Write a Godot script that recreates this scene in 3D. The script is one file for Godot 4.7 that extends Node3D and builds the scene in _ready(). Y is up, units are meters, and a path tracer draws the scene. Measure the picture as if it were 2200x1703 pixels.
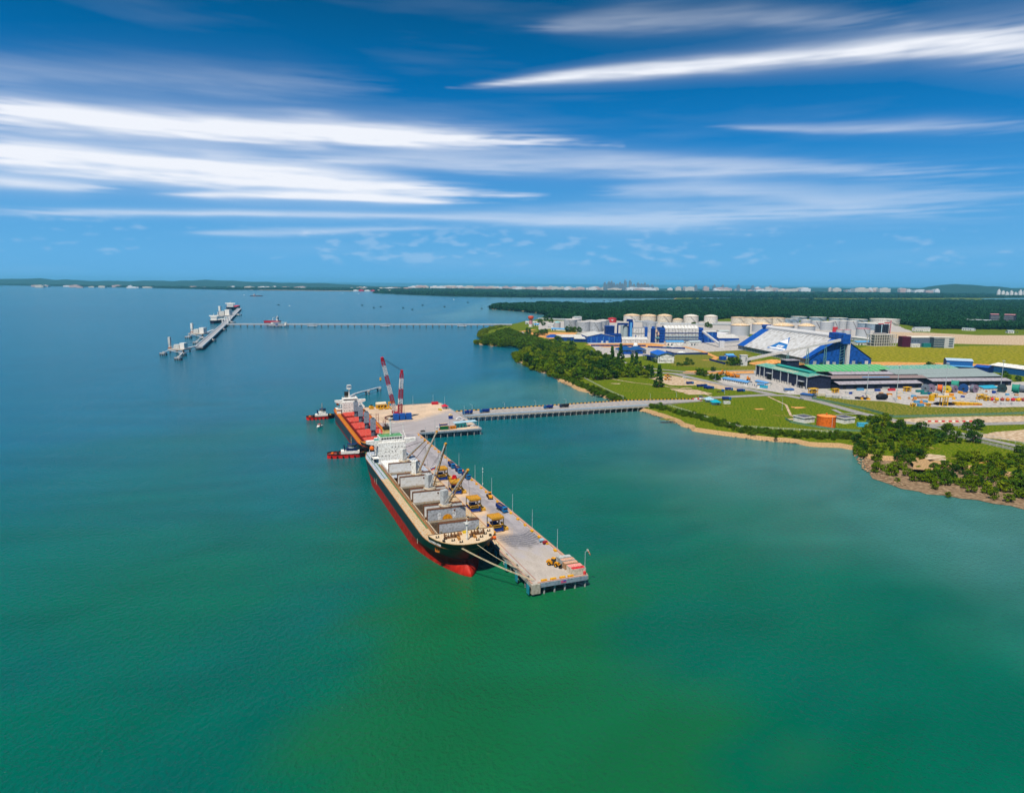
extends Node3D
# A deep-water bulk terminal seen from the air: quay with two bulk carriers, tank farm and
# warehouses on the shore, mangrove, far forest and a city in the haze. Units are metres, y is up.
# The quay has its own axes: QA runs along it away from the viewer, QB across it towards the land.

const QA := Vector3(-0.36916, 0, -0.92936)
const QB := Vector3(0.92936, 0, -0.36916)
const QO := Vector3(31.2, 0, -260.0)
const DECK := 5.0
const LAND := 3.0

var rng := RandomNumberGenerator.new()
var names := {}
var mats := {}
var texs := {}
var water_color: Color

# ------------------------------------------------------------------ helpers
func q(a: float, b: float, h: float = DECK) -> Vector3:
	return QO + QA * a + QB * b + Vector3(0, h, 0)

# a frame standing on the quay; local -z runs along QA, +x along QB, turned by yaw degrees
func qf(a: float, b: float, h: float = DECK, yaw: float = 0.0) -> Transform3D:
	return Transform3D(Basis(QB, Vector3.UP, -QA) * Basis(Vector3.UP, deg_to_rad(yaw)), q(a, b, h))

func at(p: Vector3, yaw: float = 0.0, s: float = 1.0) -> Transform3D:
	return Transform3D(Basis(Vector3.UP, deg_to_rad(yaw)).scaled(Vector3.ONE * s), p)

# a frame at p whose +x points from p to r (on the ground)
func along(p: Vector3, r: Vector3) -> Transform3D:
	var x := (r - p)
	x.y = 0
	x = x.normalized()
	return Transform3D(Basis(x, Vector3.UP, x.cross(Vector3.UP)), p)

class Mb:
	var v := PackedVector3Array()
	var n := PackedVector3Array()
	var c := PackedColorArray()
	var colored := false
	var col := Color.WHITE
	func tri(a: Vector3, b: Vector3, d: Vector3, k := Vector3.ZERO) -> void:
		var m := (d - a).cross(b - a)
		if m.length_squared() < 1e-12:
			return
		m = m.normalized() if k == Vector3.ZERO else k
		v.append(a); v.append(b); v.append(d)
		n.append(m); n.append(m); n.append(m)
		if colored:
			c.append(col); c.append(col); c.append(col)
	func smooth(a: Vector3, b: Vector3, d: Vector3, na: Vector3, nb: Vector3, nd: Vector3) -> void:
		v.append(a); v.append(b); v.append(d)
		n.append(na); n.append(nb); n.append(nd)
		if colored:
			c.append(col); c.append(col); c.append(col)
	func quad(a: Vector3, b: Vector3, d: Vector3, e: Vector3) -> void:
		tri(a, b, d)
		tri(a, d, e)
	# a box with its base centred on p
	func box(p: Vector3, s: Vector3, yaw := 0.0) -> Mb:
		return cube(Transform3D(Basis(Vector3.UP, deg_to_rad(yaw)), p + Vector3(0, s.y / 2, 0)), s)
	func cube(t: Transform3D, s: Vector3) -> Mb:
		var h := s / 2
		var k := []
		for i in 8:
			k.append(t * Vector3(h.x if i & 1 else -h.x, h.y if i & 2 else -h.y, h.z if i & 4 else -h.z))
		for f in [[4, 6, 7, 5], [1, 3, 2, 0], [5, 7, 3, 1], [0, 2, 6, 4], [6, 2, 3, 7], [0, 4, 5, 1]]:
			quad(k[f[0]], k[f[1]], k[f[2]], k[f[3]])
		return self
	# an open tray: four upper corners, h deep
	func quad4(k: Array, h: float) -> Mb:
		for i in 4:
			var j := (i + 1) % 4
			quad(k[i], k[j], k[j] - Vector3.UP * h, k[i] - Vector3.UP * h)
		quad(k[3] - Vector3.UP * h, k[2] - Vector3.UP * h, k[1] - Vector3.UP * h, k[0] - Vector3.UP * h)
		return self
	# a square bar from a to b
	func bar(a: Vector3, b: Vector3, w: float, h := -1.0) -> Mb:
		var d := b - a
		var l := d.length()
		if l < 1e-4:
			return self
		d /= l
		var u := Vector3.UP if absf(d.y) < 0.95 else Vector3.RIGHT
		var x := u.cross(d).normalized()
		return cube(Transform3D(Basis(x, d.cross(x), d), (a + b) / 2), Vector3(w, w if h < 0 else h, l))
	func tube(a: Vector3, b: Vector3, r0: float, r1 := -1.0, seg := 8, caps := true) -> Mb:
		if r1 < 0:
			r1 = r0
		var d := (b - a).normalized()
		var u := Vector3.UP if absf(d.y) < 0.95 else Vector3.RIGHT
		var x := u.cross(d).normalized()
		var y := d.cross(x)
		for i in seg:
			var t0 := TAU * i / seg
			var t1 := TAU * (i + 1) / seg
			var e0 := x * cos(t0) + y * sin(t0)
			var e1 := x * cos(t1) + y * sin(t1)
			smooth(a + e0 * r0, b + e1 * r1, a + e1 * r0, e0, e1, e1)
			smooth(a + e0 * r0, b + e0 * r1, b + e1 * r1, e0, e0, e1)
			if caps:
				tri(b, b + e1 * r1, b + e0 * r1)
				tri(a, a + e0 * r0, a + e1 * r0)
		return self
	# a smooth skin over a grid of points (rows of equal length)
	func skin(g: Array, flip := false) -> Mb:
		var nr := g.size()
		var nc: int = g[0].size()
		var nn := []
		for i in nr:
			var row := []
			for j in nc:
				var du: Vector3 = g[mini(i + 1, nr - 1)][j] - g[maxi(i - 1, 0)][j]
				var dv: Vector3 = g[i][mini(j + 1, nc - 1)] - g[i][maxi(j - 1, 0)]
				var k := du.cross(dv)
				k = k.normalized() if k.length_squared() > 1e-10 else Vector3.UP
				row.append(-k if flip else k)
			nn.append(row)
		for i in nr - 1:
			for j in nc - 1:
				for f in [[[i, j], [i, j + 1], [i + 1, j + 1]], [[i, j], [i + 1, j + 1], [i + 1, j]]]:
					var a: Vector3 = g[f[0][0]][f[0][1]]
					var b: Vector3 = g[f[1][0]][f[1][1]]
					var d: Vector3 = g[f[2][0]][f[2][1]]
					var na: Vector3 = nn[f[0][0]][f[0][1]]
					var nb: Vector3 = nn[f[1][0]][f[1][1]]
					var nd: Vector3 = nn[f[2][0]][f[2][1]]
					if (d - a).cross(b - a).length_squared() < 1e-10:
						continue
					if (d - a).cross(b - a).dot(na + nb + nd) > 0:
						smooth(a, b, d, na, nb, nd)
					else:
						smooth(a, d, b, na, nd, nb)
		return self
	# a turned shape about the vertical through o: list of [radius, height]
	func lathe(o: Vector3, pts: Array, seg := 24, flat := true) -> Mb:
		for k in pts.size() - 1:
			var p: Array = pts[k]
			var r: Array = pts[k + 1]
			var sl := Vector2(r[1] - p[1], p[0] - r[0]).normalized()
			for i in seg:
				var t0 := TAU * i / seg
				var t1 := TAU * (i + 1) / seg
				var e0 := Vector3(cos(t0), 0, sin(t0))
				var e1 := Vector3(cos(t1), 0, sin(t1))
				var n0 := (e0 * sl.x + Vector3.UP * sl.y).normalized()
				var n1 := (e1 * sl.x + Vector3.UP * sl.y).normalized()
				var a: Vector3 = o + e0 * p[0] + Vector3.UP * p[1]
				var b: Vector3 = o + e1 * p[0] + Vector3.UP * p[1]
				var d: Vector3 = o + e1 * r[0] + Vector3.UP * r[1]
				var e: Vector3 = o + e0 * r[0] + Vector3.UP * r[1]
				if p[0] > 1e-4:
					smooth(a, b, e, n0, n1, n0)
				if r[0] > 1e-4:
					smooth(b, d, e, n1, n1, n0)
		return self
	# a flat polygon in x,z lifted to y0..y1 (side walls too when y1 > y0)
	func slab(poly: PackedVector2Array, y0: float, y1: float) -> Mb:
		var pl := poly
		if not Geometry2D.is_polygon_clockwise(pl):
			pl = pl.duplicate()
			pl.reverse()
		var id := Geometry2D.triangulate_polygon(pl)
		for i in range(0, id.size(), 3):
			var a := Vector3(pl[id[i]].x, y1, pl[id[i]].y)
			var b := Vector3(pl[id[i + 1]].x, y1, pl[id[i + 1]].y)
			var d := Vector3(pl[id[i + 2]].x, y1, pl[id[i + 2]].y)
			if (d - a).cross(b - a).y > 0:
				tri(a, b, d)
			else:
				tri(a, d, b)
		if y1 > y0:
			var g := 0.0
			for i in pl.size():
				var s := pl[i]
				var r := pl[(i + 1) % pl.size()]
				g += s.x * r.y - r.x * s.y
			for i in pl.size():
				var s := pl[i]
				var r := pl[(i + 1) % pl.size()]
				if g > 0:
					quad(Vector3(s.x, y1, s.y), Vector3(r.x, y1, r.y), Vector3(r.x, y0, r.y), Vector3(s.x, y0, s.y))
				else:
					quad(Vector3(r.x, y1, r.y), Vector3(s.x, y1, s.y), Vector3(s.x, y0, s.y), Vector3(r.x, y0, r.y))
		return self
	# a profile in x,y pushed along z from z0 to z1, ends closed
	func push(pr: PackedVector2Array, z0: float, z1: float, x := Vector3.RIGHT, z := Vector3.BACK, o := Vector3.ZERO) -> Mb:
		var id := Geometry2D.triangulate_polygon(pr)
		var area := 0.0
		for i in pr.size():
			var s := pr[i]
			var r := pr[(i + 1) % pr.size()]
			area += s.x * r.y - r.x * s.y
			# sides
		for i in pr.size():
			var s := pr[i] if area < 0 else pr[(i + 1) % pr.size()]
			var r := pr[(i + 1) % pr.size()] if area < 0 else pr[i]
			var a := o + x * s.x + Vector3.UP * s.y
			var b := o + x * r.x + Vector3.UP * r.y
			quad(a + z * z0, a + z * z1, b + z * z1, b + z * z0)
		for i in range(0, id.size(), 3):
			var k := []
			for j in 3:
				k.append(o + x * pr[id[i + j]].x + Vector3.UP * pr[id[i + j]].y)
			if (k[2] - k[0]).cross(k[1] - k[0]).dot(z) < 0:
				var w: Vector3 = k[1]
				k[1] = k[2]
				k[2] = w
			tri(k[0] + z * z1, k[1] + z * z1, k[2] + z * z1)
			tri(k[0] + z * z0, k[2] + z * z0, k[1] + z * z0)
		return self
	func mesh() -> ArrayMesh:
		var m := ArrayMesh.new()
		if v.is_empty():
			return m
		var arr := []
		arr.resize(Mesh.ARRAY_MAX)
		arr[Mesh.ARRAY_VERTEX] = v
		arr[Mesh.ARRAY_NORMAL] = n
		if colored:
			arr[Mesh.ARRAY_COLOR] = c
		m.add_surface_from_arrays(Mesh.PRIMITIVE_TRIANGLES, arr)
		return m

func V3(x: float, y: float, z: float) -> Vector3:
	return Vector3(x, y, z)

func V2(x: float, y: float) -> Vector2:
	return Vector2(x, y)

func pt(key: String, r := -1.0, g := -1.0, b := -1.0, rough := 0.55, size := 9.0) -> StandardMaterial3D:
	return paint(key, r, g, b, rough, size)

func mb() -> Mb:
	return Mb.new()

func pv(l: Array) -> PackedVector2Array:
	return PackedVector2Array(l)

# x,z pairs on the ground
func xz(l: Array) -> PackedVector2Array:
	var out := PackedVector2Array()
	for i in range(0, l.size(), 2):
		out.append(Vector2(l[i], l[i + 1]))
	return out

func numbered(nm: String) -> String:
	var k: int = names.get(nm, 0)
	names[nm] = k + 1
	return nm if k == 0 else "%s_%03d" % [nm, k]

func tag(o: Node3D, label: String, category: String, group := "", kind := "") -> void:
	if label:
		o.set_meta("label", label)
	if category:
		o.set_meta("category", category)
	if group:
		o.set_meta("group", group)
	if kind:
		o.set_meta("kind", kind)

func thing(nm: String, label: String, category: String, t: Transform3D, group := "") -> Node3D:
	var o := Node3D.new()
	o.name = numbered(nm)
	add_child(o, true)
	o.transform = t
	tag(o, label, category, group)
	return o

func part(parent: Node3D, nm: String, m, mt: Material, t := Transform3D.IDENTITY) -> MeshInstance3D:
	var o := MeshInstance3D.new()
	o.name = nm
	o.mesh = m.mesh() if m is Mb else m
	o.material_override = mt
	o.transform = t
	parent.add_child(o, true)
	return o

func one(nm: String, label: String, category: String, m, mt: Material, t := Transform3D.IDENTITY, group := "") -> MeshInstance3D:
	var o := part(self, numbered(nm), m, mt, t)
	tag(o, label, category, group)
	return o

func setting(nm: String, m, mt: Material, t := Transform3D.IDENTITY) -> MeshInstance3D:
	var o := part(self, numbered(nm), m, mt, t)
	tag(o, "", "", "", "structure")
	return o

func copy(src: Node3D, t: Transform3D, label := "", group := "") -> Node3D:
	var o: Node3D = src.duplicate()
	var nm := String(src.name)
	if nm.length() > 4 and nm[nm.length() - 4] == "_" and nm.right(3).is_valid_int():
		nm = nm.left(nm.length() - 4)
	o.name = numbered(nm)
	add_child(o, true)
	o.transform = t
	if label:
		o.set_meta("label", label)
	if group:
		o.set_meta("group", group)
	return o

func words(txt: String, height: float, depth: float, bold := true, italic := false) -> TextMesh:
	var f := SystemFont.new()
	f.font_names = PackedStringArray(["Droid Sans"])
	f.font_weight = 700 if bold else 400
	f.font_italic = italic
	var t := TextMesh.new()
	t.text = txt
	t.font = f
	t.font_size = 64
	t.pixel_size = height / 47.0
	t.depth = depth
	t.curve_step = 4.0
	return t

# ------------------------------------------------------------------ materials
func lin(r: float, g: float, b: float) -> Color:
	return Color(r, g, b).linear_to_srgb()

func ramp(stops: Array) -> Gradient:
	var g := Gradient.new()
	g.offsets = PackedFloat32Array(stops.map(func(s): return s[0]))
	g.colors = PackedColorArray(stops.map(func(s): return s[1]))
	return g

func noise_tex(key: String, freq: float, stops: Array, sd: int, size := 512, type := FastNoiseLite.TYPE_SIMPLEX_SMOOTH, octaves := 5) -> Texture2D:
	if texs.has(key):
		return texs[key]
	var nz := FastNoiseLite.new()
	nz.noise_type = type
	nz.seed = sd
	nz.frequency = freq
	nz.fractal_octaves = octaves
	var t := NoiseTexture2D.new()
	t.width = size
	t.height = size
	t.seamless = true
	t.seamless_blend_skirt = 0.25
	t.noise = nz
	t.color_ramp = ramp(stops)
	texs[key] = t
	return t

func grime() -> Texture2D:
	return noise_tex("grime", 0.012, [[0.0, Color(0.66, 0.63, 0.6)], [0.4, Color(0.89, 0.88, 0.87)], [0.6, Color(0.97, 0.97, 0.97)], [1.0, Color(1, 1, 1)]], 11)

func mat(key: String, c: Color = Color.WHITE, rough := 0.7, metal := 0.0, tex: Texture2D = null, size := 10.0) -> StandardMaterial3D:
	if mats.has(key):
		return mats[key]
	var m := StandardMaterial3D.new()
	m.resource_name = key
	m.albedo_color = c
	m.roughness = rough
	m.metallic = metal
	m.metallic_specular = 0.5 if rough < 0.5 else (0.22 if rough < 0.7 else 0.08)   # dusty and matt surfaces barely shine
	if tex:
		m.albedo_texture = tex
		m.uv1_triplanar = true
		m.uv1_world_triplanar = true
		m.uv1_scale = Vector3.ONE / size
	mats[key] = m
	return m

# painted surface with grime patches
func paint(key: String, r := -1.0, g := -1.0, b := -1.0, rough := 0.55, size := 9.0) -> StandardMaterial3D:
	if r < 0 and not mats.has(key):
		printerr("no paint called " + key)
	return mat(key, lin(r, g, b), rough, 0.0, grime(), size)

func veg(key: String, r: float, g: float, b: float) -> StandardMaterial3D:
	if mats.has(key):
		return mats[key]
	var m := mat(key, lin(r, g, b), 0.75)
	m.backlight_enabled = true
	m.backlight = Color(r, g, b).linear_to_srgb() * 0.5
	m.vertex_color_use_as_albedo = true
	return m

# ------------------------------------------------------------------ sky
func sky_panorama() -> ImageTexture:
	var w := 2048
	var h := 2048
	var fine := FastNoiseLite.new()
	fine.seed = 5
	fine.frequency = 1.0
	fine.fractal_octaves = 4
	fine.fractal_gain = 0.55
	var broad := FastNoiseLite.new()
	broad.seed = 9
	broad.frequency = 1.0
	broad.fractal_octaves = 4
	var puff := FastNoiseLite.new()
	puff.seed = 21
	puff.frequency = 1.0
	puff.fractal_octaves = 5
	# cirrus bands as [azimuth, elevation, half width] in degrees, then strength and tilt of the fibres
	var bands := [
		[[[-5.49,14.77,0.06], [-2.39,15.04,0.19], [1.63,15.42,0.32], [7.07,15.80,0.44], [14.10,16.00,0.49], [20.68,16.04,0.59], [28.13,15.94,0.72], [34.70,15.12,1.05], [41.41,14.00,1.12], [48.58,12.64,1.09]], 1.0, 0.10],
		[[[-41.08,9.96,0.98], [-35.43,10.58,0.94], [-30.26,10.78,0.88], [-22.91,11.04,0.94], [-14.65,11.25,0.98], [-5.71,11.16,0.84], [1.70,11.06,0.54], [8.69,10.72,0.17]], 1.15, -0.05],
		[[[-41.34,7.59,1.06], [-35.68,7.86,1.03], [-30.48,8.02,1.09], [-23.10,8.03,1.23], [-14.79,7.55,1.03], [-5.74,7.13,0.50], [2.88,7.00,0.11]], 1.15, -0.06],
		[[[-41.53,5.71,0.38], [-35.83,6.30,0.41], [-31.98,6.26,0.37], [-27.76,6.50,0.13]], 0.6, 0.0],
		[[[-27.79,6.05,0.10], [-21.59,6.35,0.27], [-13.05,6.57,0.31], [-5.75,6.41,0.21], [1.76,6.64,0.11]], 0.75, 0.0],
		[[[-21.45,8.99,0.26], [-7.56,9.50,0.76], [7.27,9.37,0.89], [21.22,8.59,0.52], [37.94,7.14,0.51]], 0.42, 0.0],
		[[[-41.71,3.99,0.22], [-36.00,4.39,0.24], [-21.66,5.10,0.24], [-7.62,5.26,0.29], [11.07,5.17,0.93], [24.62,5.39,0.72], [38.20,4.78,0.57]], 0.42, 0.0],
		[[[-25.56,3.50,0.07], [-18.40,3.74,0.31], [-11.32,4.21,0.22], [-3.89,4.41,0.11]], 0.3, 0.0],
		[[[5.49,7.00,0.36], [14.54,7.57,0.75], [24.56,6.22,0.78], [38.06,6.06,0.68]], 0.3, 0.0],
		[[[14.31,11.87,0.07], [22.62,11.26,0.28], [30.00,10.81,0.41], [37.62,10.03,0.44]], 0.32, 0.0],
		[[[-0.22,18.90,0.18], [8.73,19.29,0.82], [17.27,18.91,0.86], [26.58,17.47,0.61], [31.07,16.28,0.22]], 0.22, 0.05],
		[[[-40.77,12.82,0.50], [-35.19,13.06,0.91], [-27.23,13.65,1.16], [-17.91,14.34,1.05], [-7.48,14.67,0.32]], 0.16, 0.0],
	]
	var col := PackedFloat32Array()
	col.resize(w * h * 3)
	# clear sky by elevation: linear colours
	var e_at := [0.0, 2.0, 5.0, 8.0, 11.0, 15.0, 20.0, 30.0, 90.0]
	var e_col := [V3(0.108, 0.35, 0.625), V3(0.104, 0.345, 0.625), V3(0.082, 0.308, 0.60), V3(0.038, 0.238, 0.54), V3(0.008, 0.17, 0.45), V3(0.001, 0.118, 0.335), V3(0.0005, 0.077, 0.215), V3(0.002, 0.073, 0.20), V3(0.006, 0.07, 0.185)]
	var white := V3(0.74, 0.76, 0.81)
	for j in h / 2:
		var el := 90.0 - (j + 0.5) * 180.0 / h
		var k := 0
		while k < 7 and el > e_at[k + 1]:
			k += 1
		var s: float = clampf((el - e_at[k]) / (e_at[k + 1] - e_at[k]), 0, 1)
		var base: Vector3 = e_col[k].lerp(e_col[k + 1], s)
		var near: bool = el < 24.0
		for i in w:
			var az := i * 360.0 / w
			if az > 180.0:
				az -= 360.0
			var d := 0.0
			# the noise is read on a ring so that it closes behind the viewer
			var rx := cos(deg_to_rad(az)) * 9.0
			var ry := sin(deg_to_rad(az)) * 9.0
			var fib := fine.get_noise_3d(rx * 0.55, ry * 0.55, el * 1.05)
			if near and absf(az) < 50.0:
				for b in bands:
					var pts: Array = b[0]
					if az < pts[0][0] or az > pts[pts.size() - 1][0]:
						continue
					var m := 0
					while az > pts[m + 1][0]:
						m += 1
					var f: float = (az - pts[m][0]) / (pts[m + 1][0] - pts[m][0])
					var ec: float = lerpf(pts[m][1], pts[m + 1][1], f)
					var hw: float = lerpf(pts[m][2], pts[m + 1][2], f)
					var off := (el - ec) / maxf(hw, 0.05)
					if absf(off) > 3.0:
						continue
					var soft := exp(-off * off * 0.3)
					off += fib * 0.45 + broad.get_noise_3d(rx * 0.35, ry * 0.35, el * 0.9) * 0.5
					var g := exp(-off * off * (1.7 if off < 0.0 else 1.1))
					var t: float = (az - pts[0][0]) / (pts[pts.size() - 1][0] - pts[0][0])
					var hair := fine.get_noise_3d(rx * 0.8 + 20.0, ry * 0.8, el * 3.6)
					var ends := smoothstep(0.0, 0.15, t + hair * 0.06) * (1.0 - smoothstep(0.66, 1.0, t + hair * 0.2 + fib * 0.12))
					d += ends * b[1] * (g * clampf(0.88 + 0.32 * fib + 0.26 * hair, 0.2, 1.1) + 0.16 * soft)
			# thin veils over the whole sky
			var veil := broad.get_noise_3d(rx * 0.22, ry * 0.22, el * 0.28 + 40.0)
			d += clampf(veil - 0.08 + fib * 0.35, 0, 1) * (0.07 if near else 0.28)
			# small fair-weather heaps low over the horizon
			if el > 1.2 and el < 5.2:
				var pf := puff.get_noise_3d(rx * 2.6, ry * 2.6, el * 1.3)
				var zone := puff.get_noise_3d(rx * 0.3 + 3.0, ry * 0.3, 7.0)
				d += clampf(pf * 1.5 + zone * 0.8 - 0.28, 0, 0.42) * smoothstep(1.2, 2.0, el) * (1.0 - smoothstep(3.6, 5.2, el)) * 0.34
			d = clampf(d, 0, 1)
			var cc := base.lerp(white, d * 0.96)
			var o := (j * w + i) * 3
			col[o] = cc.x
			col[o + 1] = cc.y
			col[o + 2] = cc.z
	for j in range(h / 2, h):
		for i in range(0, w):
			var o := (j * w + i) * 3
			col[o] = 0.05
			col[o + 1] = 0.2
			col[o + 2] = 0.3
	return ImageTexture.create_from_image(Image.create_from_data(w, h, false, Image.FORMAT_RGBF, col.to_byte_array()))

func light_and_camera() -> void:
	var cam := Camera3D.new()
	cam.name = "camera"
	cam.fov = 60.0
	cam.near = 1.0
	cam.far = 60000.0
	add_child(cam)
	cam.position = V3(0, 120, 0)
	cam.rotation_degrees = V3(-9.32, 0, 0.45)
	cam.current = true
	var sky := Sky.new()
	var sm := PanoramaSkyMaterial.new()
	sm.panorama = sky_panorama()
	sky.sky_material = sm
	var env := Environment.new()
	env.background_mode = Environment.BG_SKY
	env.sky = sky
	env.tonemap_mode = Environment.TONE_MAPPER_LINEAR
	env.tonemap_exposure = 1.25
	env.sdfgi_enabled = true
	env.ssao_enabled = true
	env.ssil_enabled = true
	env.fog_enabled = true
	env.fog_density = 0.00003
	env.fog_light_color = Color(0.48, 0.84, 1.0)
	var we := WorldEnvironment.new()
	we.name = "world_environment"
	we.environment = env
	add_child(we)
	var sun := DirectionalLight3D.new()
	sun.name = "sun"
	sun.light_energy = 1.6
	sun.light_color = Color(1.0, 0.965, 0.9)
	sun.light_angular_distance = 0.5
	sun.shadow_enabled = true
	add_child(sun)
	sun.look_at_from_position(V3(-0.20, 0.86, 0.47) * 100.0, Vector3.ZERO, Vector3.FORWARD)

# ------------------------------------------------------------------ water and land
func wave_normals() -> ImageTexture:
	var n := 1024
	var a := FastNoiseLite.new()
	a.seed = 3
	a.frequency = 0.022
	a.fractal_octaves = 4
	a.fractal_gain = 0.6
	a.domain_warp_enabled = true
	a.domain_warp_amplitude = 10.0
	var im := a.get_seamless_image(n, n, false, false, 0.2)
	im.convert(Image.FORMAT_RGBA8)
	im.bump_map_to_normal_map(5.0)
	return ImageTexture.create_from_image(im)

func make_water() -> void:
	var silt_and_sheen := FastNoiseLite.new()
	silt_and_sheen.seed = 31
	silt_and_sheen.frequency = 0.0035
	silt_and_sheen.fractal_octaves = 5
	silt_and_sheen.fractal_gain = 0.55
	var m := mb()
	m.colored = true
	# green water with suspended silt: a plume, part painted sky sheen, in the right-hand bay and a yellower tongue off the quay head
	var tint := func(p: Vector3) -> Color:
		var deep := V3(0.0015, 0.112, 0.062)
		var n1 := silt_and_sheen.get_noise_2d(p.x, p.z)
		var n2 := silt_and_sheen.get_noise_2d(p.x * 2.3 + 900, p.z * 2.3)
		var col := deep.lerp(V3(0.0012, 0.098, 0.074), clampf(0.5 + n1 * 1.4, 0, 1))
		# bluer out in the strait: sky reflection of far water put into the colour
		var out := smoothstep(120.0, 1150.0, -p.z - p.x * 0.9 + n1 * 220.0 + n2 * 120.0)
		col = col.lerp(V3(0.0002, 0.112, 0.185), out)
		# yellow-green tongue
		var tx: float = p.x - 15.0 - (p.z + 150.0) * 0.10
		var tongue := 1.0 - smoothstep(25.0, 75.0, absf(tx) - n2 * 70.0)
		tongue *= smoothstep(-330.0, -250.0, p.z)
		col = col.lerp(V3(0.0095, 0.118, 0.035), tongue * 0.8)
		# milky silt along the bay, with calm-water sky reflection put into its colour
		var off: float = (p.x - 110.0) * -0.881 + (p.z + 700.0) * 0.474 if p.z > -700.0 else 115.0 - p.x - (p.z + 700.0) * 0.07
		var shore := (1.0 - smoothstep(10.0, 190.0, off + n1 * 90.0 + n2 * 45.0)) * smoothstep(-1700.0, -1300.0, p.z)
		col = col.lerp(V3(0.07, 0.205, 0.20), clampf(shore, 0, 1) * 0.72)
		# far inlets carry the same pale silt
		var far := smoothstep(-420.0, -150.0, p.x + n1 * 300.0) * smoothstep(1900.0, 2500.0, -p.z + n2 * 300.0) * (1.0 - smoothstep(6000.0, 7500.0, -p.z))
		col = col.lerp(V3(0.075, 0.20, 0.22), far * 0.8)
		# wind streaks on the surface, put into the colour as drawn-out mottling
		var n3 := silt_and_sheen.get_noise_2d(p.x * 4.0 + p.z * 2.4, p.z * 9.0 - p.x * 4.0)
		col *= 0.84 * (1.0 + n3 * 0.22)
		return Color(col.x, col.y, col.z)
	var xs := []
	var zs := []
	var t := -1200.0
	while t < 1500.0:
		xs.append(t)
		t += 16.0 if absf(t - 150.0) < 320.0 else 45.0
	xs = [-26000.0, -20000.0, -9000.0, -5000.0, -2500.0] + xs + [1500.0, 2600.0, 5000.0, 10000.0, 20000.0, 26000.0]
	t = 400.0
	while t > -2200.0:
		zs.append(t)
		t -= 14.0 if t > -720.0 else 40.0
	zs = [3000.0] + zs + [-2200.0, -2600.0, -3000.0, -3500.0, -4200.0, -5000.0, -6000.0, -7500.0, -10000.0, -14000.0, -20000.0, -25000.0]
	for i in xs.size() - 1:
		for j in zs.size() - 1:
			var p := [V3(xs[i], 0, zs[j]), V3(xs[i], 0, zs[j + 1]), V3(xs[i + 1], 0, zs[j + 1]), V3(xs[i + 1], 0, zs[j])]
			for f in [[0, 1, 2], [0, 2, 3]]:
				for s in f:
					m.v.append(p[s])
					m.n.append(Vector3.UP)
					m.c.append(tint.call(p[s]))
	var wm := mat("sea_water", Color.WHITE, 0.15)
	wm.vertex_color_use_as_albedo = true
	wm.metallic_specular = 0.22
	wm.normal_enabled = true
	wm.normal_texture = wave_normals()
	wm.normal_scale = 1.5
	wm.uv1_triplanar = true
	wm.uv1_world_triplanar = true
	wm.uv1_scale = V3(1.0 / 50.0, 1.0 / 50.0, 1.0 / 72.0)
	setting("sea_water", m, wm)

var land_inner := PackedVector2Array()

# walks a shoreline, puts points at even steps and roughens it
func roughen(pl: PackedVector2Array, step: float, amp: float, sd: int) -> PackedVector2Array:
	var nz := FastNoiseLite.new()
	nz.seed = sd
	nz.frequency = 0.03
	nz.fractal_octaves = 3
	var out := PackedVector2Array()
	for i in pl.size():
		var a := pl[i]
		var b := pl[(i + 1) % pl.size()]
		var far := -minf(a.y, b.y)
		var st := step if far < 1300.0 else maxf(step, far * 0.02)
		if maxf(absf(a.x), absf(b.x)) > 6000.0 or far > 9000.0:
			st = 3000.0
		var k := maxi(1, int(a.distance_to(b) / st))
		for j in k:
			var p := a.lerp(b, float(j) / k)
			var e := amp if far < 1300.0 else amp * far / 1300.0
			p += V2(nz.get_noise_2d(p.x, p.y), nz.get_noise_2d(p.x + 500.0, p.y)) * e
			out.append(p)
	return out

func shore_land(nm: String, outline: PackedVector2Array, beach_w: float, top: float, ground: Material, beach: Material, step := 9.0, amp := 9.0, sd := 4) -> void:
	var pl := PackedVector2Array()
	var inner := PackedVector2Array()
	var n := 0
	for shrink in [1.0, 0.8, 0.6, 0.4, 0.2, 0.0]:
		pl = roughen(outline, step, amp * shrink, sd)
		if Geometry2D.is_polygon_clockwise(pl):
			pl.reverse()
		n = pl.size()
		inner.clear()
		for i in n:
			var d := (pl[(i + 1) % n] - pl[(i + n - 1) % n]).normalized()
			inner.append(pl[i] + V2(-d.y, d.x) * beach_w * maxf(1.0, -pl[i].y / 1300.0))
		if Geometry2D.triangulate_polygon(inner).size() > 0:
			break
	if nm == "land" and land_inner.is_empty():
		land_inner = inner
	var top_m := mb()
	top_m.slab(inner, top, top)
	var o := setting(nm, top_m, ground)
	var b := mb()
	for i in n:
		var j := (i + 1) % n
		b.quad(V3(pl[i].x, -0.4, pl[i].y), V3(inner[i].x, top, inner[i].y), V3(inner[j].x, top, inner[j].y), V3(pl[j].x, -0.4, pl[j].y))
	part(o, "beach", b, beach)

# a flat piece of ground: roughened polygon a few centimetres above what it lies on
var lift := 0.0
func ground_patch(nm: String, pl: PackedVector2Array, mt: Material, amp := 3.0, layer := 1) -> void:
	lift += 0.0015
	var k := mb()
	k.slab(roughen(pl, 7.0, amp, 13) if amp > 0 else pl, LAND + 0.05 * layer + lift, LAND + 0.05 * layer + lift)
	setting(nm, k, mt)

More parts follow.
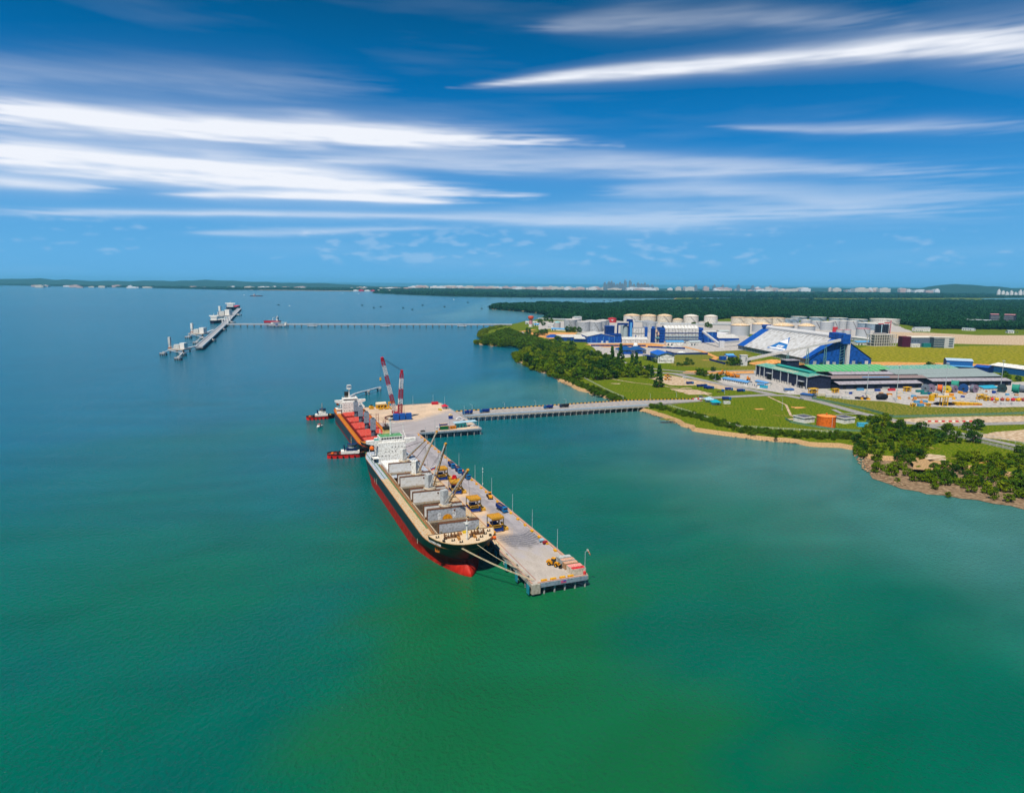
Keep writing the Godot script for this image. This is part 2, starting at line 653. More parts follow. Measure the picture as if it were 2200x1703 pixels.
# a strip of road along a line of points
func road(nm: String, pts: PackedVector2Array, w: float, mt: Material, layer := 4, kerb := false) -> void:
	lift += 0.0015
	var y := LAND + 0.05 * layer + lift
	var m := mb()
	var lft := []
	var rgt := []
	for i in pts.size():
		var d := (pts[mini(i + 1, pts.size() - 1)] - pts[maxi(i - 1, 0)]).normalized()
		var s := V2(-d.y, d.x) * w / 2
		lft.append(pts[i] - s)
		rgt.append(pts[i] + s)
	for i in pts.size() - 1:
		var a: Vector2 = lft[i]
		var b: Vector2 = lft[i + 1]
		var e: Vector2 = rgt[i + 1]
		var f: Vector2 = rgt[i]
		m.quad(V3(f.x, y, f.y), V3(a.x, y, a.y), V3(b.x, y, b.y), V3(e.x, y, e.y))
	setting(nm, m, mt)
	if kerb:
		for side in [lft, rgt]:
			var kb := mb()
			for i in pts.size() - 1:
				kb.bar(V3(side[i].x, y, side[i].y), V3(side[i + 1].x, y, side[i + 1].y), 0.35, 0.24)
			setting("kerb", kb, pt("kerb_concrete", 0.42, 0.41, 0.38))

func grass_tex(key: String, a: Color, b: Color, d: Color, sd: int) -> Texture2D:
	return noise_tex(key, 0.018, [[0.0, a * 0.75], [0.36, a], [0.5, b], [0.6, b.lerp(a, 0.4)], [0.68, b.lerp(d, 0.6)], [0.8, d], [1.0, d.lerp(lin(0.4, 0.27, 0.12), 0.6)]], sd, 1024, FastNoiseLite.TYPE_SIMPLEX, 6)

func make_land() -> void:
	var grass := mat("grass_ground", Color.WHITE, 0.95, 0.0, grass_tex("g1", lin(0.05, 0.095, 0.002), lin(0.10, 0.145, 0.003), lin(0.19, 0.17, 0.02), 2), 48.0)
	var yellow_grass := mat("dry_grass_ground", Color.WHITE, 0.95, 0.0, grass_tex("g2", lin(0.13, 0.14, 0.004), lin(0.215, 0.205, 0.008), lin(0.29, 0.23, 0.03), 6), 160.0)
	var rough_grass := mat("rough_grass_ground", Color.WHITE, 0.95, 0.0, grass_tex("g3", lin(0.07, 0.10, 0.005), lin(0.15, 0.155, 0.015), lin(0.26, 0.19, 0.06), 8), 60.0)
	var soil := mat("orange_soil", Color.WHITE, 0.95, 0.0, noise_tex("soil", 0.02, [[0.0, lin(0.30, 0.12, 0.03)], [0.5, lin(0.52, 0.25, 0.08)], [1.0, lin(0.62, 0.40, 0.20)]], 14), 50.0)
	var dirt := mat("pale_dirt", Color.WHITE, 0.95, 0.0, noise_tex("dirt", 0.02, [[0.0, lin(0.22, 0.13, 0.07)], [0.45, lin(0.40, 0.30, 0.20)], [0.7, lin(0.5, 0.40, 0.30)], [1.0, lin(0.58, 0.46, 0.34)]], 15), 45.0)
	var yard := mat("yard_concrete", Color.WHITE, 0.9, 0.0, noise_tex("yard", 0.015, [[0.0, lin(0.22, 0.21, 0.21)], [0.5, lin(0.36, 0.34, 0.33)], [1.0, lin(0.48, 0.44, 0.40)]], 16), 40.0)
	var sand := mat("beach_sand", Color.WHITE, 0.95, 0.0, noise_tex("sand", 0.03, [[0.0, lin(0.10, 0.07, 0.04)], [0.4, lin(0.30, 0.19, 0.10)], [0.6, lin(0.42, 0.27, 0.13)], [1.0, lin(0.52, 0.38, 0.22)]], 17), 16.0)
	var mud := mat("tidal_mud", Color.WHITE, 0.7, 0.0, noise_tex("mud", 0.02, [[0.0, lin(0.10, 0.07, 0.04)], [0.5, lin(0.20, 0.135, 0.085)], [1.0, lin(0.36, 0.27, 0.17)]], 18), 40.0)
	var asphalt := mat("road_asphalt", Color.WHITE, 0.85, 0.0, noise_tex("asph", 0.02, [[0.0, lin(0.16, 0.15, 0.16)], [0.5, lin(0.24, 0.23, 0.235)], [1.0, lin(0.34, 0.32, 0.30)]], 19), 30.0)
	var forest_floor := mat("forest_floor", Color.WHITE, 0.95, 0.0, noise_tex("ffl", 0.02, [[0.0, lin(0.006, 0.022, 0.012)], [0.5, lin(0.012, 0.034, 0.014)], [1.0, lin(0.035, 0.06, 0.02)]], 20), 300.0)
	# the land on the right, from the near shore to the far peninsula
	var coast := xz([441,-346, 383,-389, 322,-417, 305,-436, 292,-450, 284,-459, 269,-464, 254,-466, 248,-473, 250,-486, 255,-499, 247,-507, 228,-511, 213,-520, 198,-527, 183,-538, 168,-550, 156,-562, 143,-591, 134,-625, 123,-650, 115,-683, 109,-702, 88,-753, 65,-823, 52,-894, 41,-937, 33,-962, 8,-1072, 3,-1142, 32,-1249, 17,-1343, -23,-1330, -74,-1377, -51,-1471, -76,-1574, -77,-1745, -34,-1920, -2,-2081, 67,-2276, 114,-2541, 171,-2703, 38,-3043, -110,-3292, -108,-3862, 24,-4165, 287,-4337, 537,-4025, 767,-4691, 1181,-5198])
	coast.append_array(pv([V2(1500, -6400), V2(2200, -7600), V2(4200, -9000), V2(26000, -14000), V2(26000, 1500), V2(3000, 1500), V2(900, 200)]))
	shore_land("land", coast, 4.0, LAND, grass, sand, 8.0, 12.0)
	# second peninsula and the far shore
	var pen := xz([1566,-6335, 1155,-6182, 615,-6177, -7,-6140, -613,-6447, -1048,-7043, -1655,-8099, -1728,-9482, -760,-11136, 1730,-13022])
	pen.append_array(pv([V2(6000, -12000), V2(5000, -9500), V2(2200, -7700)]))
	shore_land("land", pen, 6.0, LAND, forest_floor, forest_floor, 60.0, 6.0, 8)
	var far := xz([4081,-15298, -866,-12697, -2056,-9835, -2747,-9952, -3712,-10221, -5021,-11151, -6234,-12053, -8471,-13715, -11505,-15585, -16231,-17285])
	far.append_array(pv([V2(-26000, -24000), V2(26000, -24000), V2(26000, -13000), V2(9000, -13500)]))
	shore_land("land", far, 5.0, LAND, forest_floor, sand, 300.0, 3.0, 12)
	# ground cover of the near land
	var flat := mb()
	flat.slab(roughen(xz([245,-473, 235,-441, 233,-421, 236,-402, 246,-387, 264,-375, 283,-364, 337,-339, 394,-307, 460,-362, 401,-408, 337,-438, 306,-487, 275,-493]), 7.0, 7.0, 3), 0.22, 0.22)
	setting("tidal_mud", flat, mud)
	var flat2 := mb()
	flat2.slab(roughen(xz([202,-527, 216,-517, 238,-510, 254,-503, 258,-493, 269,-523, 239,-539]), 6.0, 4.0, 5), 0.2, 0.2)
	setting("tidal_mud", flat2, sand)
	ground_patch("meadow", xz([130,-662, 151,-642, 174,-598, 193,-568, 236,-549, 289,-541, 319,-554, 353,-595, 345,-651, 316,-718, 273,-722, 206,-698]), grass, 2.0)
	ground_patch("meadow", xz([91,-828, 111,-699, 187,-718, 276,-744, 249,-790, 226,-869, 176,-922, 122,-944]), grass, 3.0)
	ground_patch("dry_field", xz([632,-1276, 721,-1382, 896,-1376, 1449,-1528, 1074,-1128, 791,-1056, 584,-1073, 567,-1112]), yellow_grass, 6.0)
	ground_patch("dry_field", xz([909,-1443, 1093,-1415, 1336,-1518, 1536,-1748, 1154,-1707, 1083,-1781, 984,-1822, 868,-1647]), dirt, 6.0)
	ground_patch("rough_meadow", xz([322,-709, 336,-650, 370,-595, 560,-624, 611,-683, 466,-677, 405,-685, 353,-735]), rough_grass, 4.0)
	ground_patch("rough_meadow", xz([339,-1318, 431,-1297, 397,-1080, 341,-952, 305,-971, 238,-1001, 240,-1102, 282,-1221]), rough_grass, 4.0)
	ground_patch("bare_earth", xz([175,-866, 208,-895, 231,-844, 254,-805, 272,-763, 242,-769, 220,-804, 187,-802]), dirt, 3.0, 2)
	ground_patch("bare_earth", xz([181,-776, 210,-767, 219,-741, 191,-733]), dirt, 3.0, 2)
	ground_patch("orange_soil", xz([141,-1351, 186,-1377, 283,-1397, 310,-1346, 264,-1302, 175,-1294]), soil, 2.0, 2)
	ground_patch("orange_soil", xz([31,-1696, 159,-1694, 143,-1571, 79,-1484, 52,-1561]), soil, 4.0, 2)
	ground_patch("orange_soil", xz([57,-1733, 98,-1829, 170,-1746, 158,-1678, 31,-1680]), rough_grass, 4.0, 1)
	ground_patch("orange_soil", xz([359,-1045, 419,-1102, 449,-1039, 432,-991, 363,-986]), soil, 3.0, 2)
	ground_patch("orange_soil", xz([241,-941, 340,-958, 327,-921, 249,-912, 229,-920]), soil, 2.0, 3)
	ground_patch("orange_soil", xz([516,-996, 565,-1078, 698,-1068, 777,-1036, 932,-1053, 879,-992, 653,-977, 575,-946, 515,-943]), soil, 4.0, 3)
	ground_patch("bare_earth", xz([320,-593, 376,-613, 570,-636, 546,-609, 430,-587, 355,-576]), dirt, 3.0, 2)
	ground_patch("bare_earth", xz([365,-537, 429,-564, 530,-581, 435,-473, 393,-515]), dirt, 2.0, 2)
	ground_patch("plant_yard", xz([100,-1486, 152,-1407, 151,-1170, 171,-1097, 264,-1179, 427,-1260, 527,-1442, 575,-1776, 402,-1756, 222,-1735]), yard, 3.0)
	ground_patch("tank_farm_yard", xz([68,-1718, 206,-1606, 476,-1764, 659,-1625, 795,-1467, 860,-1394, 940,-1543, 1170,-2091, 913,-2259, 306,-2284, 72,-2193]), yard, 4.0, 0)
	ground_patch("warehouse_yard", xz([303,-905, 343,-958, 363,-768, 369,-736, 304,-739, 285,-771, 256,-813, 252,-858]), yard, 1.0, 2)
	ground_patch("equipment_yard", xz([328,-746, 372,-775, 505,-819, 801,-902, 611,-683, 440,-665, 404,-674, 385,-701, 352,-710]), yard, 2.0, 2)
	ground_patch("sand_bank", xz([272,-452, 287,-462, 286,-446, 272,-431, 261,-433]), sand, 3.0, 2)
	ground_patch("sand_bank", xz([294,-479, 306,-471, 296,-456, 286,-460]), dirt, 3.0, 2)
	# roads
	road("road", xz([192,-706, 227,-719, 272,-734, 297,-732, 315,-694, 326,-631, 341,-594, 355,-576, 394,-582, 449,-590, 566,-607]), 10.0, asphalt, 5, true)
	road("road", xz([150,-935, 189,-923, 217,-910, 234,-856, 254,-805, 273,-767, 284,-738]), 11.0, asphalt, 6, true)
	road("road", xz([353,-576, 361,-554, 368,-530, 380,-496, 406,-430]), 7.0, asphalt, 6, true)
	road("road", xz([22,-1712, 28,-1559, 57,-1421, 96,-1297, 128,-1184, 151,-1110, 174,-1026, 197,-964, 240,-926]), 8.0, asphalt, 6)
	road("road", xz([239,-921, 296,-944, 351,-953, 440,-948, 512,-963, 580,-989]), 7.0, asphalt, 7)
	road("road", xz([224,-910, 258,-898, 325,-916]), 8.0, asphalt, 8)
	road("dirt_track", xz([-18,-1643, 22,-1712, 59,-1787]), 12.0, soil, 6)
	road("dirt_track", xz([330,-1317, 341,-1226, 336,-1124, 314,-1074]), 9.0, soil, 6)
	road("service_lane", xz([309,-649, 307,-628, 324,-626]), 5.0, asphalt, 6)
	var rr := RandomNumberGenerator.new()
	rr.seed = 15
	for sp in [[V3(190.3, 3.0, -598.5), 60.0, 26.0], [V3(240.6, 3.0, -646.3), 60.0, 40.0], [V3(170.1, 3.0, -775.5), 50.0, 40.0], [V3(368.2, 3.0, -627.9), 90.0, 20.0], [V3(339.4, 3.0, -1109.7), 60.0, 70.0], [V3(760.3, 3.0, -1177.8), 200.0, 60.0], [V3(327.3, 3.0, -469.4), 60.0, 25.0]]:
		for i in 5:
			var c := V2(sp[0].x + rr.randf_range(-1, 1) * sp[1], sp[0].z + rr.randf_range(-1, 1) * sp[2])
			var bl := PackedVector2Array()
			for k in 9:
				bl.append(c + V2(cos(k * TAU / 9) * rr.randf_range(3, 11), sin(k * TAU / 9) * rr.randf_range(2, 6)))
			ground_patch("worn_ground", bl, [dirt, rough_grass, soil][rr.randi() % 3] if i % 2 else rough_grass, 1.5, 2)
	road("dirt_track", xz([118,-863, 146,-823, 179,-794, 207,-753, 213,-722]), 2.4, dirt, 3)
	road("dirt_track", xz([274,-725, 273,-673, 255,-616, 257,-591]), 2.2, dirt, 3)
	# far lagoons behind the forest
	var wm: Material = mats["sea_water"]
	for l in [xz([1711,-6401, 2164,-7038, 2555,-7075, 2514,-6710, 2050,-6128, 1684,-5996]), xz([4891,-7267, 5755,-7958, 7166,-8231, 6033,-6926, 4576,-6632]), xz([2318,-6131, 2755,-6586, 2682,-6260, 2315,-5862])]:
		var lm := mb()
		lm.colored = true
		lm.col = Color(0.075, 0.2, 0.22)
		lm.slab(l, 4.0, 4.0)
		setting("lagoon_water", lm, wm)

# ------------------------------------------------------------------ quay
# a flat rectangle on the quay from (a0,b0) to (a1,b1) at height y, with texture coordinates
func deck_sheet(a0: float, a1: float, b0: float, b1: float, y: float) -> ArrayMesh:
	var m := ArrayMesh.new()
	var arr := []
	arr.resize(Mesh.ARRAY_MAX)
	var p := [q(a0, b0, y), q(a1, b0, y), q(a1, b1, y), q(a0, b1, y)]
	var u := [V2(0, 0), V2(0, 1), V2(1, 1), V2(1, 0)]
	var v := PackedVector3Array()
	var n := PackedVector3Array()
	var uv := PackedVector2Array()
	for i in [0, 1, 2, 0, 2, 3]:
		v.append(p[i])
		n.append(Vector3.UP)
		uv.append(u[i])
	arr[Mesh.ARRAY_VERTEX] = v
	arr[Mesh.ARRAY_NORMAL] = n
	arr[Mesh.ARRAY_TEX_UV] = uv
	m.add_surface_from_arrays(Mesh.PRIMITIVE_TRIANGLES, arr)
	return m

func deck_material(key: String, w: int, h: int, shade: Callable) -> StandardMaterial3D:
	var im := Image.create(w, h, false, Image.FORMAT_RGB8)
	for j in h:
		for i in w:
			var c: Vector3 = shade.call((i + 0.5) / w, (j + 0.5) / h)
			im.set_pixel(i, j, Color(c.x, c.y, c.z).linear_to_srgb())
	var m := StandardMaterial3D.new()
	m.resource_name = key
	m.albedo_texture = ImageTexture.create_from_image(im)
	m.roughness = 0.9
	mats[key] = m
	return m

func concrete() -> StandardMaterial3D:
	return mat("quay_concrete", Color.WHITE, 0.9, 0.0, noise_tex("qconc", 0.02, [[0.0, lin(0.20, 0.17, 0.14)], [0.45, lin(0.36, 0.33, 0.29)], [1.0, lin(0.48, 0.45, 0.41)]], 23), 14.0)

func make_quay() -> void:
	var nz := FastNoiseLite.new()
	nz.seed = 41
	nz.frequency = 1.0
	nz.fractal_octaves = 5
	var edge := concrete()
	var fascia := pt("fascia_steel", 0.22, 0.29, 0.36)
	var rusty := mat("rusty_kerb", Color.WHITE, 0.9, 0.0, noise_tex("rkerb", 0.03, [[0.0, lin(0.25, 0.10, 0.06)], [0.5, lin(0.42, 0.24, 0.18)], [1.0, lin(0.5, 0.42, 0.36)]], 29), 8.0)
	var yellow := pt("safety_yellow", 0.72, 0.36, 0.012)
	var pile_m := mb().tube(V3(0, -2.5, 0), V3(0, 4.0, 0), 0.42, 0.42, 8, false).mesh()
	var pile_mat := pt("pile_concrete", 0.30, 0.31, 0.31)
	# --- pier: long jetty with worn concrete deck
	var pier := thing("pier", "long concrete pier beside the black bulk carrier with yellow wheel stops", "pier", Transform3D.IDENTITY)
	var s := mb()
	s.slab(pv([V2(q(0, -24.7).x, q(0, -24.7).z), V2(q(281, -24.7).x, q(281, -24.7).z), V2(q(281, 0).x, q(281, 0).z), V2(q(0, 0).x, q(0, 0).z)]), 3.4, 5.0)
	part(pier, "slab", s, edge)
	var arc := func(x: float, y: float) -> Vector3:
		var b := x * 24.7 - 24.7
		var a := y * 281.0
		var f := nz.get_noise_2d(a * 0.9, b * 0.9)
		var g := nz.get_noise_2d(a * 0.11 + 50, b * 0.16)
		var long_ := nz.get_noise_2d(a * 0.05 + 9, b * 0.9)
		# grey asphalt, paler towards the pier head
		var head := 1.0 - smoothstep(18.0, 48.0, a + g * 20.0)
		var c := V3(0.265, 0.255, 0.29).lerp(V3(0.345, 0.315, 0.295), head)
		c *= 1.0 + f * 0.16 + g * 0.20
		c = c.lerp(V3(0.36, 0.345, 0.345), clampf(long_ * 1.3 - 0.1, 0, 0.7) * (1.0 - head))
		# grain spilt along the ship side, most of it round the hoppers
		var spill := smoothstep(-14.5, -22.5, b + f * 3.5)
		for h in [60.0, 91.0, 123.0, 156.0]:
			spill = maxf(spill, 1.0 - smoothstep(4.0, 10.0, V2((a - h) * 0.75, b + 17.5).length() + f * 4.0))
		spill *= smoothstep(30.0, 46.0, a) * (1.0 - smoothstep(165.0, 190.0, a))
		c = c.lerp(V3(0.62, 0.42, 0.22), spill * 0.72)
		# rubber swept off turning lorries
		var d := V2((a - 61.0) * 0.9, b + 9.0)
		var ring := d.length()
		if a < 60.0 and ring < 27.0:
			var str_ := 0.5 + 0.5 * sin(ring * 3.3 + f * 2.0 + g * 1.5)
			var wgt := smoothstep(5.0, 10.0, ring) * (1.0 - smoothstep(18.0, 26.0, ring + g * 5.0)) * (1.0 - smoothstep(50.0, 60.0, a)) * smoothstep(-22.5, -18.0, b)
			c = c.lerp(V3(0.085, 0.09, 0.115), wgt * (0.35 + 0.65 * str_))
		# wheel lanes down the landward side
		var lane := exp(-pow((b + 9.0 + g * 3.0) / 1.6, 2.0)) + exp(-pow((b + 6.2 + g * 3.0) / 1.2, 2.0))
		c *= 1.0 - clampf(lane, 0, 1) * 0.22 * smoothstep(45.0, 70.0, a)
		# slab joints
		if fposmod(a, 9.0) < 0.14:
			c *= 0.92
		return c * V3(1.03, 1.0, 0.96)
	part(pier, "deck", deck_sheet(0.4, 281, -24.3, -1.6, 5.006), deck_material("pier_deck", 256, 2048, arc))
	# kerbs
	part(pier, "kerb", mb().bar(q(0.5, -0.6, 5.18), q(280.5, -0.6, 5.18), 1.1, 0.36), rusty)
	part(pier, "kerb", mb().bar(q(0.5, -24.4, 5.16), q(280, -24.4, 5.16), 0.6, 0.32), rusty)
	part(pier, "kerb", mb().bar(q(0.35, -22.0, 5.14), q(0.35, -1.3, 5.14), 0.6, 0.28), rusty)
	part(pier, "rail", mb().bar(q(3, -21.6, 5.06), q(275, -21.6, 5.06), 0.25, 0.1), pt("crane_rail", 0.35, 0.16, 0.12))
	part(pier, "end_beam", mb().bar(q(-0.15, -21.0, 4.1), q(-0.15, -0.6, 4.1), 0.3, 1.7), fascia)
	part(pier, "side_beam", mb().bar(q(0.6, 0.14, 4.2), q(280, 0.14, 4.2), 0.25, 1.3), fascia)
	part(pier, "corner_block", mb().cube(qf(0.9, -23.1, 3.0), V3(3.6, 3.9, 3.2)), pt("old_concrete", 0.42, 0.39, 0.33))
	var flag := part(pier, "flag_board", mb().bar(q(-0.36, -12.4, 4.25), q(-0.36, -10.0, 4.25), 0.06, 1.1), pt("board_pink", 0.55, 0.12, 0.22))
	part(flag, "blue_canton", mb().bar(q(-0.41, -11.3, 4.55), q(-0.41, -10.1, 4.55), 0.05, 0.5), pt("board_blue", 0.03, 0.06, 0.4))
	for i in 36:
		for b in [-23.6, -1.0]:
			part(pier, "pile", pile_m, pile_mat, at(q(0.8 + i * 8.0, b, 0)))
	for b in [-19.0, -14.5, -10.0, -5.5]:
		part(pier, "pile", pile_m, pile_mat, at(q(0.8, b, 0)))
	var stop := mb().box(Vector3.ZERO, V3(1.0, 0.75, 1.7)).mesh()
	for i in 30:
		part(pier, "wheel_stop", stop, yellow, qf(8.0 + i * 9.1 + sin(i * 7.0) * 1.2, -1.9, 5.01, sin(i * 3.0) * 10))
	for b in [-19.0, -15.0, -11.0, -7.4]:
		part(pier, "wheel_stop", mb().box(Vector3.ZERO, V3(2.4, 0.7, 1.0)), yellow, qf(1.1, b, 5.02))
	var fen_p := mb().box(V3(-1.15, -3.6, 0), V3(0.25, 3.8, 2.4)).mesh()
	var fen_r := mb().tube(V3(-1.0, -1.6, 0), V3(0.2, -1.6, 0), 0.75, 0.75, 10).mesh()
	var bol := mb().lathe(Vector3.ZERO, [[0.45, 0.0], [0.3, 0.15], [0.26, 0.6], [0.5, 0.85], [0.0, 1.0]], 10).mesh()
	for i in 23:
		var f := part(pier, "fender", fen_p, pt("fender_cyan", 0.02, 0.26, 0.34), qf(0.9 + i * 12.0, -24.8, 4.6))
		part(f, "rubber", fen_r, pt("rubber", 0.02, 0.02, 0.022))
		part(pier, "bollard", bol, pt("bollard_grey", 0.1, 0.1, 0.1), at(q(6.0 + i * 12.0, -23.6, 5.0)))
	# --- working platform behind the pier
	var plat := thing("platform", "broad dusty concrete platform under the red and white crane", "platform", Transform3D.IDENTITY)
	var ps := mb()
	ps.slab(pv([V2(q(281.02, -25).x, q(281.02, -25).z), V2(q(405, -25).x, q(405, -25).z), V2(q(408, 53.4).x, q(408, 53.4).z), V2(q(281.02, 52.0).x, q(281.02, 52.0).z)]), 3.5, 5.0)
	part(plat, "slab", ps, edge)
	var tan_ := func(x: float, y: float) -> Vector3:
		var b := x * 77.0 - 25.0
		var a := 281.0 + y * 124.0
		var f := nz.get_noise_2d(a * 0.5, b * 0.5 + 90)
		var g := nz.get_noise_2d(a * 0.05 + 20, b * 0.05)
		var st := nz.get_noise_2d(a * 0.25 - b * 0.1, b * 0.03 + 70)
		var c := V3(0.50, 0.37, 0.26) * (1.0 + f * 0.22 + g * 0.28)
		c = c.lerp(V3(0.33, 0.28, 0.25), clampf(st * 1.6, 0, 0.6))
		# the grey lorry lane along the front and down to the trestle
		var lane := 1.0 - smoothstep(20.0, 34.0, absf(a - 304.0 - clampf((b - 10.0) * 0.85, 0.0, 40.0)) + f * 10.0)
		c = c.lerp(V3(0.265, 0.25, 0.27) * (1.0 + st * 0.3), lane * 0.9)
		# oil round the crane
		var oil := 1.0 - smoothstep(6.0, 17.0, V2(a - 347.0, b + 2.0).length() + f * 9.0)
		return c.lerp(V3(0.12, 0.09, 0.075), oil * 0.6)
	part(plat, "deck", deck_sheet(281.0, 404.6, -24.6, 52.0, 5.007), deck_material("platform_deck", 512, 768, tan_))
	part(plat, "front_beam", mb().bar(q(280.8, 0.4, 4.4), q(280.8, 52.0, 4.4), 0.3, 1.0), fascia)
	part(plat, "side_beam", mb().bar(q(281, 52.2, 4.4), q(333, 53.4, 4.4), 0.3, 1.0), fascia)
	part(plat, "kerb", mb().bar(q(281.4, 1.0, 5.15), q(281.4, 52.0, 5.15), 0.5, 0.3), pt("kerb_blue_grey", 0.3, 0.38, 0.46))
	part(plat, "kerb", mb().bar(q(281.4, 51.9, 5.2), q(333, 53.0, 5.2), 0.5, 0.4), pt("kerb_blue_grey"))
	part(plat, "kerb", mb().bar(q(359, 53.2, 5.2), q(404, 53.2, 5.2), 0.5, 0.5), pt("kerb_blue_grey"))
	part(plat, "kerb", mb().bar(q(404.6, -24, 5.2), q(407.5, 53, 5.2), 0.7, 0.4), rusty)
	part(plat, "kerb", mb().bar(q(281, -24.6, 5.2), q(404, -24.6, 5.2), 0.7, 0.4), rusty)
	for i in 10:
		part(plat, "pile", pile_m, pile_mat, at(q(281.6, 1.5 + i * 5.55, 0)))
		part(plat, "pile", pile_m, pile_mat, at(q(286.6, 1.5 + i * 5.55, 0)))
	for i in 9:
		part(plat, "pile", pile_m, pile_mat, at(q(288.0 + i * 5.5, 51.6, 0)))
		part(plat, "pile", pile_m, pile_mat, at(q(404.0, -20.0 + i * 8.5, 0)))
	for i in 10:
		part(plat, "pile", pile_m, pile_mat, at(q(287.0 + i * 12.0, -24.2, 0)))
	# --- trestle bridge to the shore
	var tr := thing("trestle_bridge", "concrete trestle bridge with yellow and black kerb linking platform to shore", "bridge", Transform3D.IDENTITY)
	var td := mb()
	var far_a := func(b: float) -> float: return 359.0 + (b - 53.0) * 0.008
	var near_a := func(b: float) -> float: return 333.5 - (b - 53.0) * 0.035
	td.slab(pv([V2(q(333.5, 53.45).x, q(333.5, 53.45).z), V2(q(359, 53.45).x, q(359, 53.45).z), V2(q(far_a.call(238.0), 238).x, q(far_a.call(238.0), 238).z), V2(q(near_a.call(238.0), 238).x, q(near_a.call(238.0), 238).z)]), 3.7, 4.98)
	part(tr, "deck", td, concrete())
	var rd := mat("trestle_road", Color.WHITE, 0.85, 0.0, noise_tex("trd", 0.012, [[0.0, lin(0.19, 0.18, 0.185)], [0.5, lin(0.285, 0.27, 0.27)], [1.0, lin(0.40, 0.35, 0.30)]], 33), 26.0)
	var rs := mb()
	rs.quad(q(339, 53.45, 4.99), q(358, 53.45, 4.99), q(359.3, 238, 4.99), q(333.0, 238, 4.99))
	part(tr, "road_surface", rs, rd)
	var ab := mb()
	ab.quad(q(333.0, 238, 4.99), q(359.3, 238, 4.99), q(351, 312, 3.4), q(340, 312, 3.4))
	ab.quad(q(333.0, 238, 4.99), q(340, 312, 3.4), q(340, 312, 0.0), q(333.0, 238, 0.0))
	ab.quad(q(359.3, 238, 0), q(351, 312, 0), q(351, 312, 3.4), q(359.3, 238, 4.99))
	part(tr, "approach_ramp", ab, rd)
	var blk := mb().box(Vector3.ZERO, V3(2.0, 0.85, 0.6)).mesh()
	for i in 62:
		var b := 55.0 + i * 4.1
		var y := 4.99 if b < 238.0 else lerpf(4.99, 3.4, (b - 238.0) / 74.0)
		var a: float = far_a.call(b) - (0.0 if b < 238.0 else (b - 238.0) * 0.11) - 0.6
		part(tr, "kerb_block", blk, yellow, qf(a, b, y))
		part(tr, "kerb_gap", blk, pt("kerb_black", 0.015, 0.015, 0.017), qf(a, b + 2.05, y - 0.04))
	part(tr, "parapet", mb().bar(q(337.5, 53.6, 5.35), q(331.0, 238, 5.35), 0.4, 0.75), pt("kerb_blue_grey"))
	# pipe walkway hung along the near side
	part(tr, "walkway", mb().bar(q(334.8, 53.6, 5.1), q(328.5, 238, 5.1), 2.2, 0.25), pt("walkway_steel", 0.34, 0.37, 0.42))
	for k in 3:
		part(tr, "pipe", mb().tube(q(335.6 - k * 0.8, 54, 5.5), q(329.3 - k * 0.8, 238, 5.5), 0.22, 0.22, 6), pt("pipe_blue", 0.30, 0.40, 0.52))
	for i in 32:
		var b := 56.0 + i * 5.9
		var a: float = near_a.call(b)
		part(tr, "pile", pile_m, pile_mat, at(q(a + 0.8, b, -0.2)))
		part(tr, "pile", pile_m, pile_mat, at(q(a + 8.0, b, -0.2)))
		part(tr, "crosshead", mb().bar(q(a - 0.3, b, 3.5), q(a + 24.5, b, 3.5), 0.9, 0.8), pt("crosshead", 0.40, 0.40, 0.38))
	# --- cranked catwalk to the far mooring dolphin
	var cw := thing("catwalk", "pale curved catwalk on piles reaching out beyond the platform", "walkway", Transform3D.IDENTITY)
	var path := [q(404, -22, 5.2), V3(-166.0, 5.0, -690.0), V3(-164.5, 4.6, -712.0), V3(-161.0, 4.2, -728.0), V3(-157.6, 4.0, -737.8), V3(-154.0, 4.0, -748.0), V3(-150.5, 3.9, -759.0), V3(-147.5, 3.9, -763.0)]
	for i in path.size() - 1:
		part(cw, "span", mb().bar(path[i], path[i + 1], 2.0, 1.0), pt("catwalk_white", 0.60, 0.62, 0.66))
		for sd in [-1, 1]:
			part(cw, "railing", mb().bar(path[i] + QA * sd * 0.9 + Vector3.UP * 1.3, path[i + 1] + QA * sd * 0.9 + Vector3.UP * 1.3, 0.1), pt("catwalk_white"))
	for p in [V3(-166, 0, -690), V3(-157.6, 0, -737.8), V3(-149.5, 0, -761.2)]:
		part(cw, "dolphin_cap", mb().box(p + V3(0, 2.6, 0), V3(5.0, 1.0, 5.0)), concrete())
		for k in 4:
			part(cw, "pile", mb().tube(p + V3((k % 2) * 3.4 - 1.7, -2, (k / 2) * 3.4 - 1.7), p + V3((k % 2) * 3.0 - 1.5, 2.8, (k / 2) * 3.0 - 1.5), 0.5), pile_mat)

# ------------------------------------------------------------------ vehicles and gear
func wheel_mesh(r: float, w: float) -> ArrayMesh:
	return mb().tube(V3(-w / 2, 0, 0), V3(w / 2, 0, 0), r, r, 12).mesh()

var protos := {}
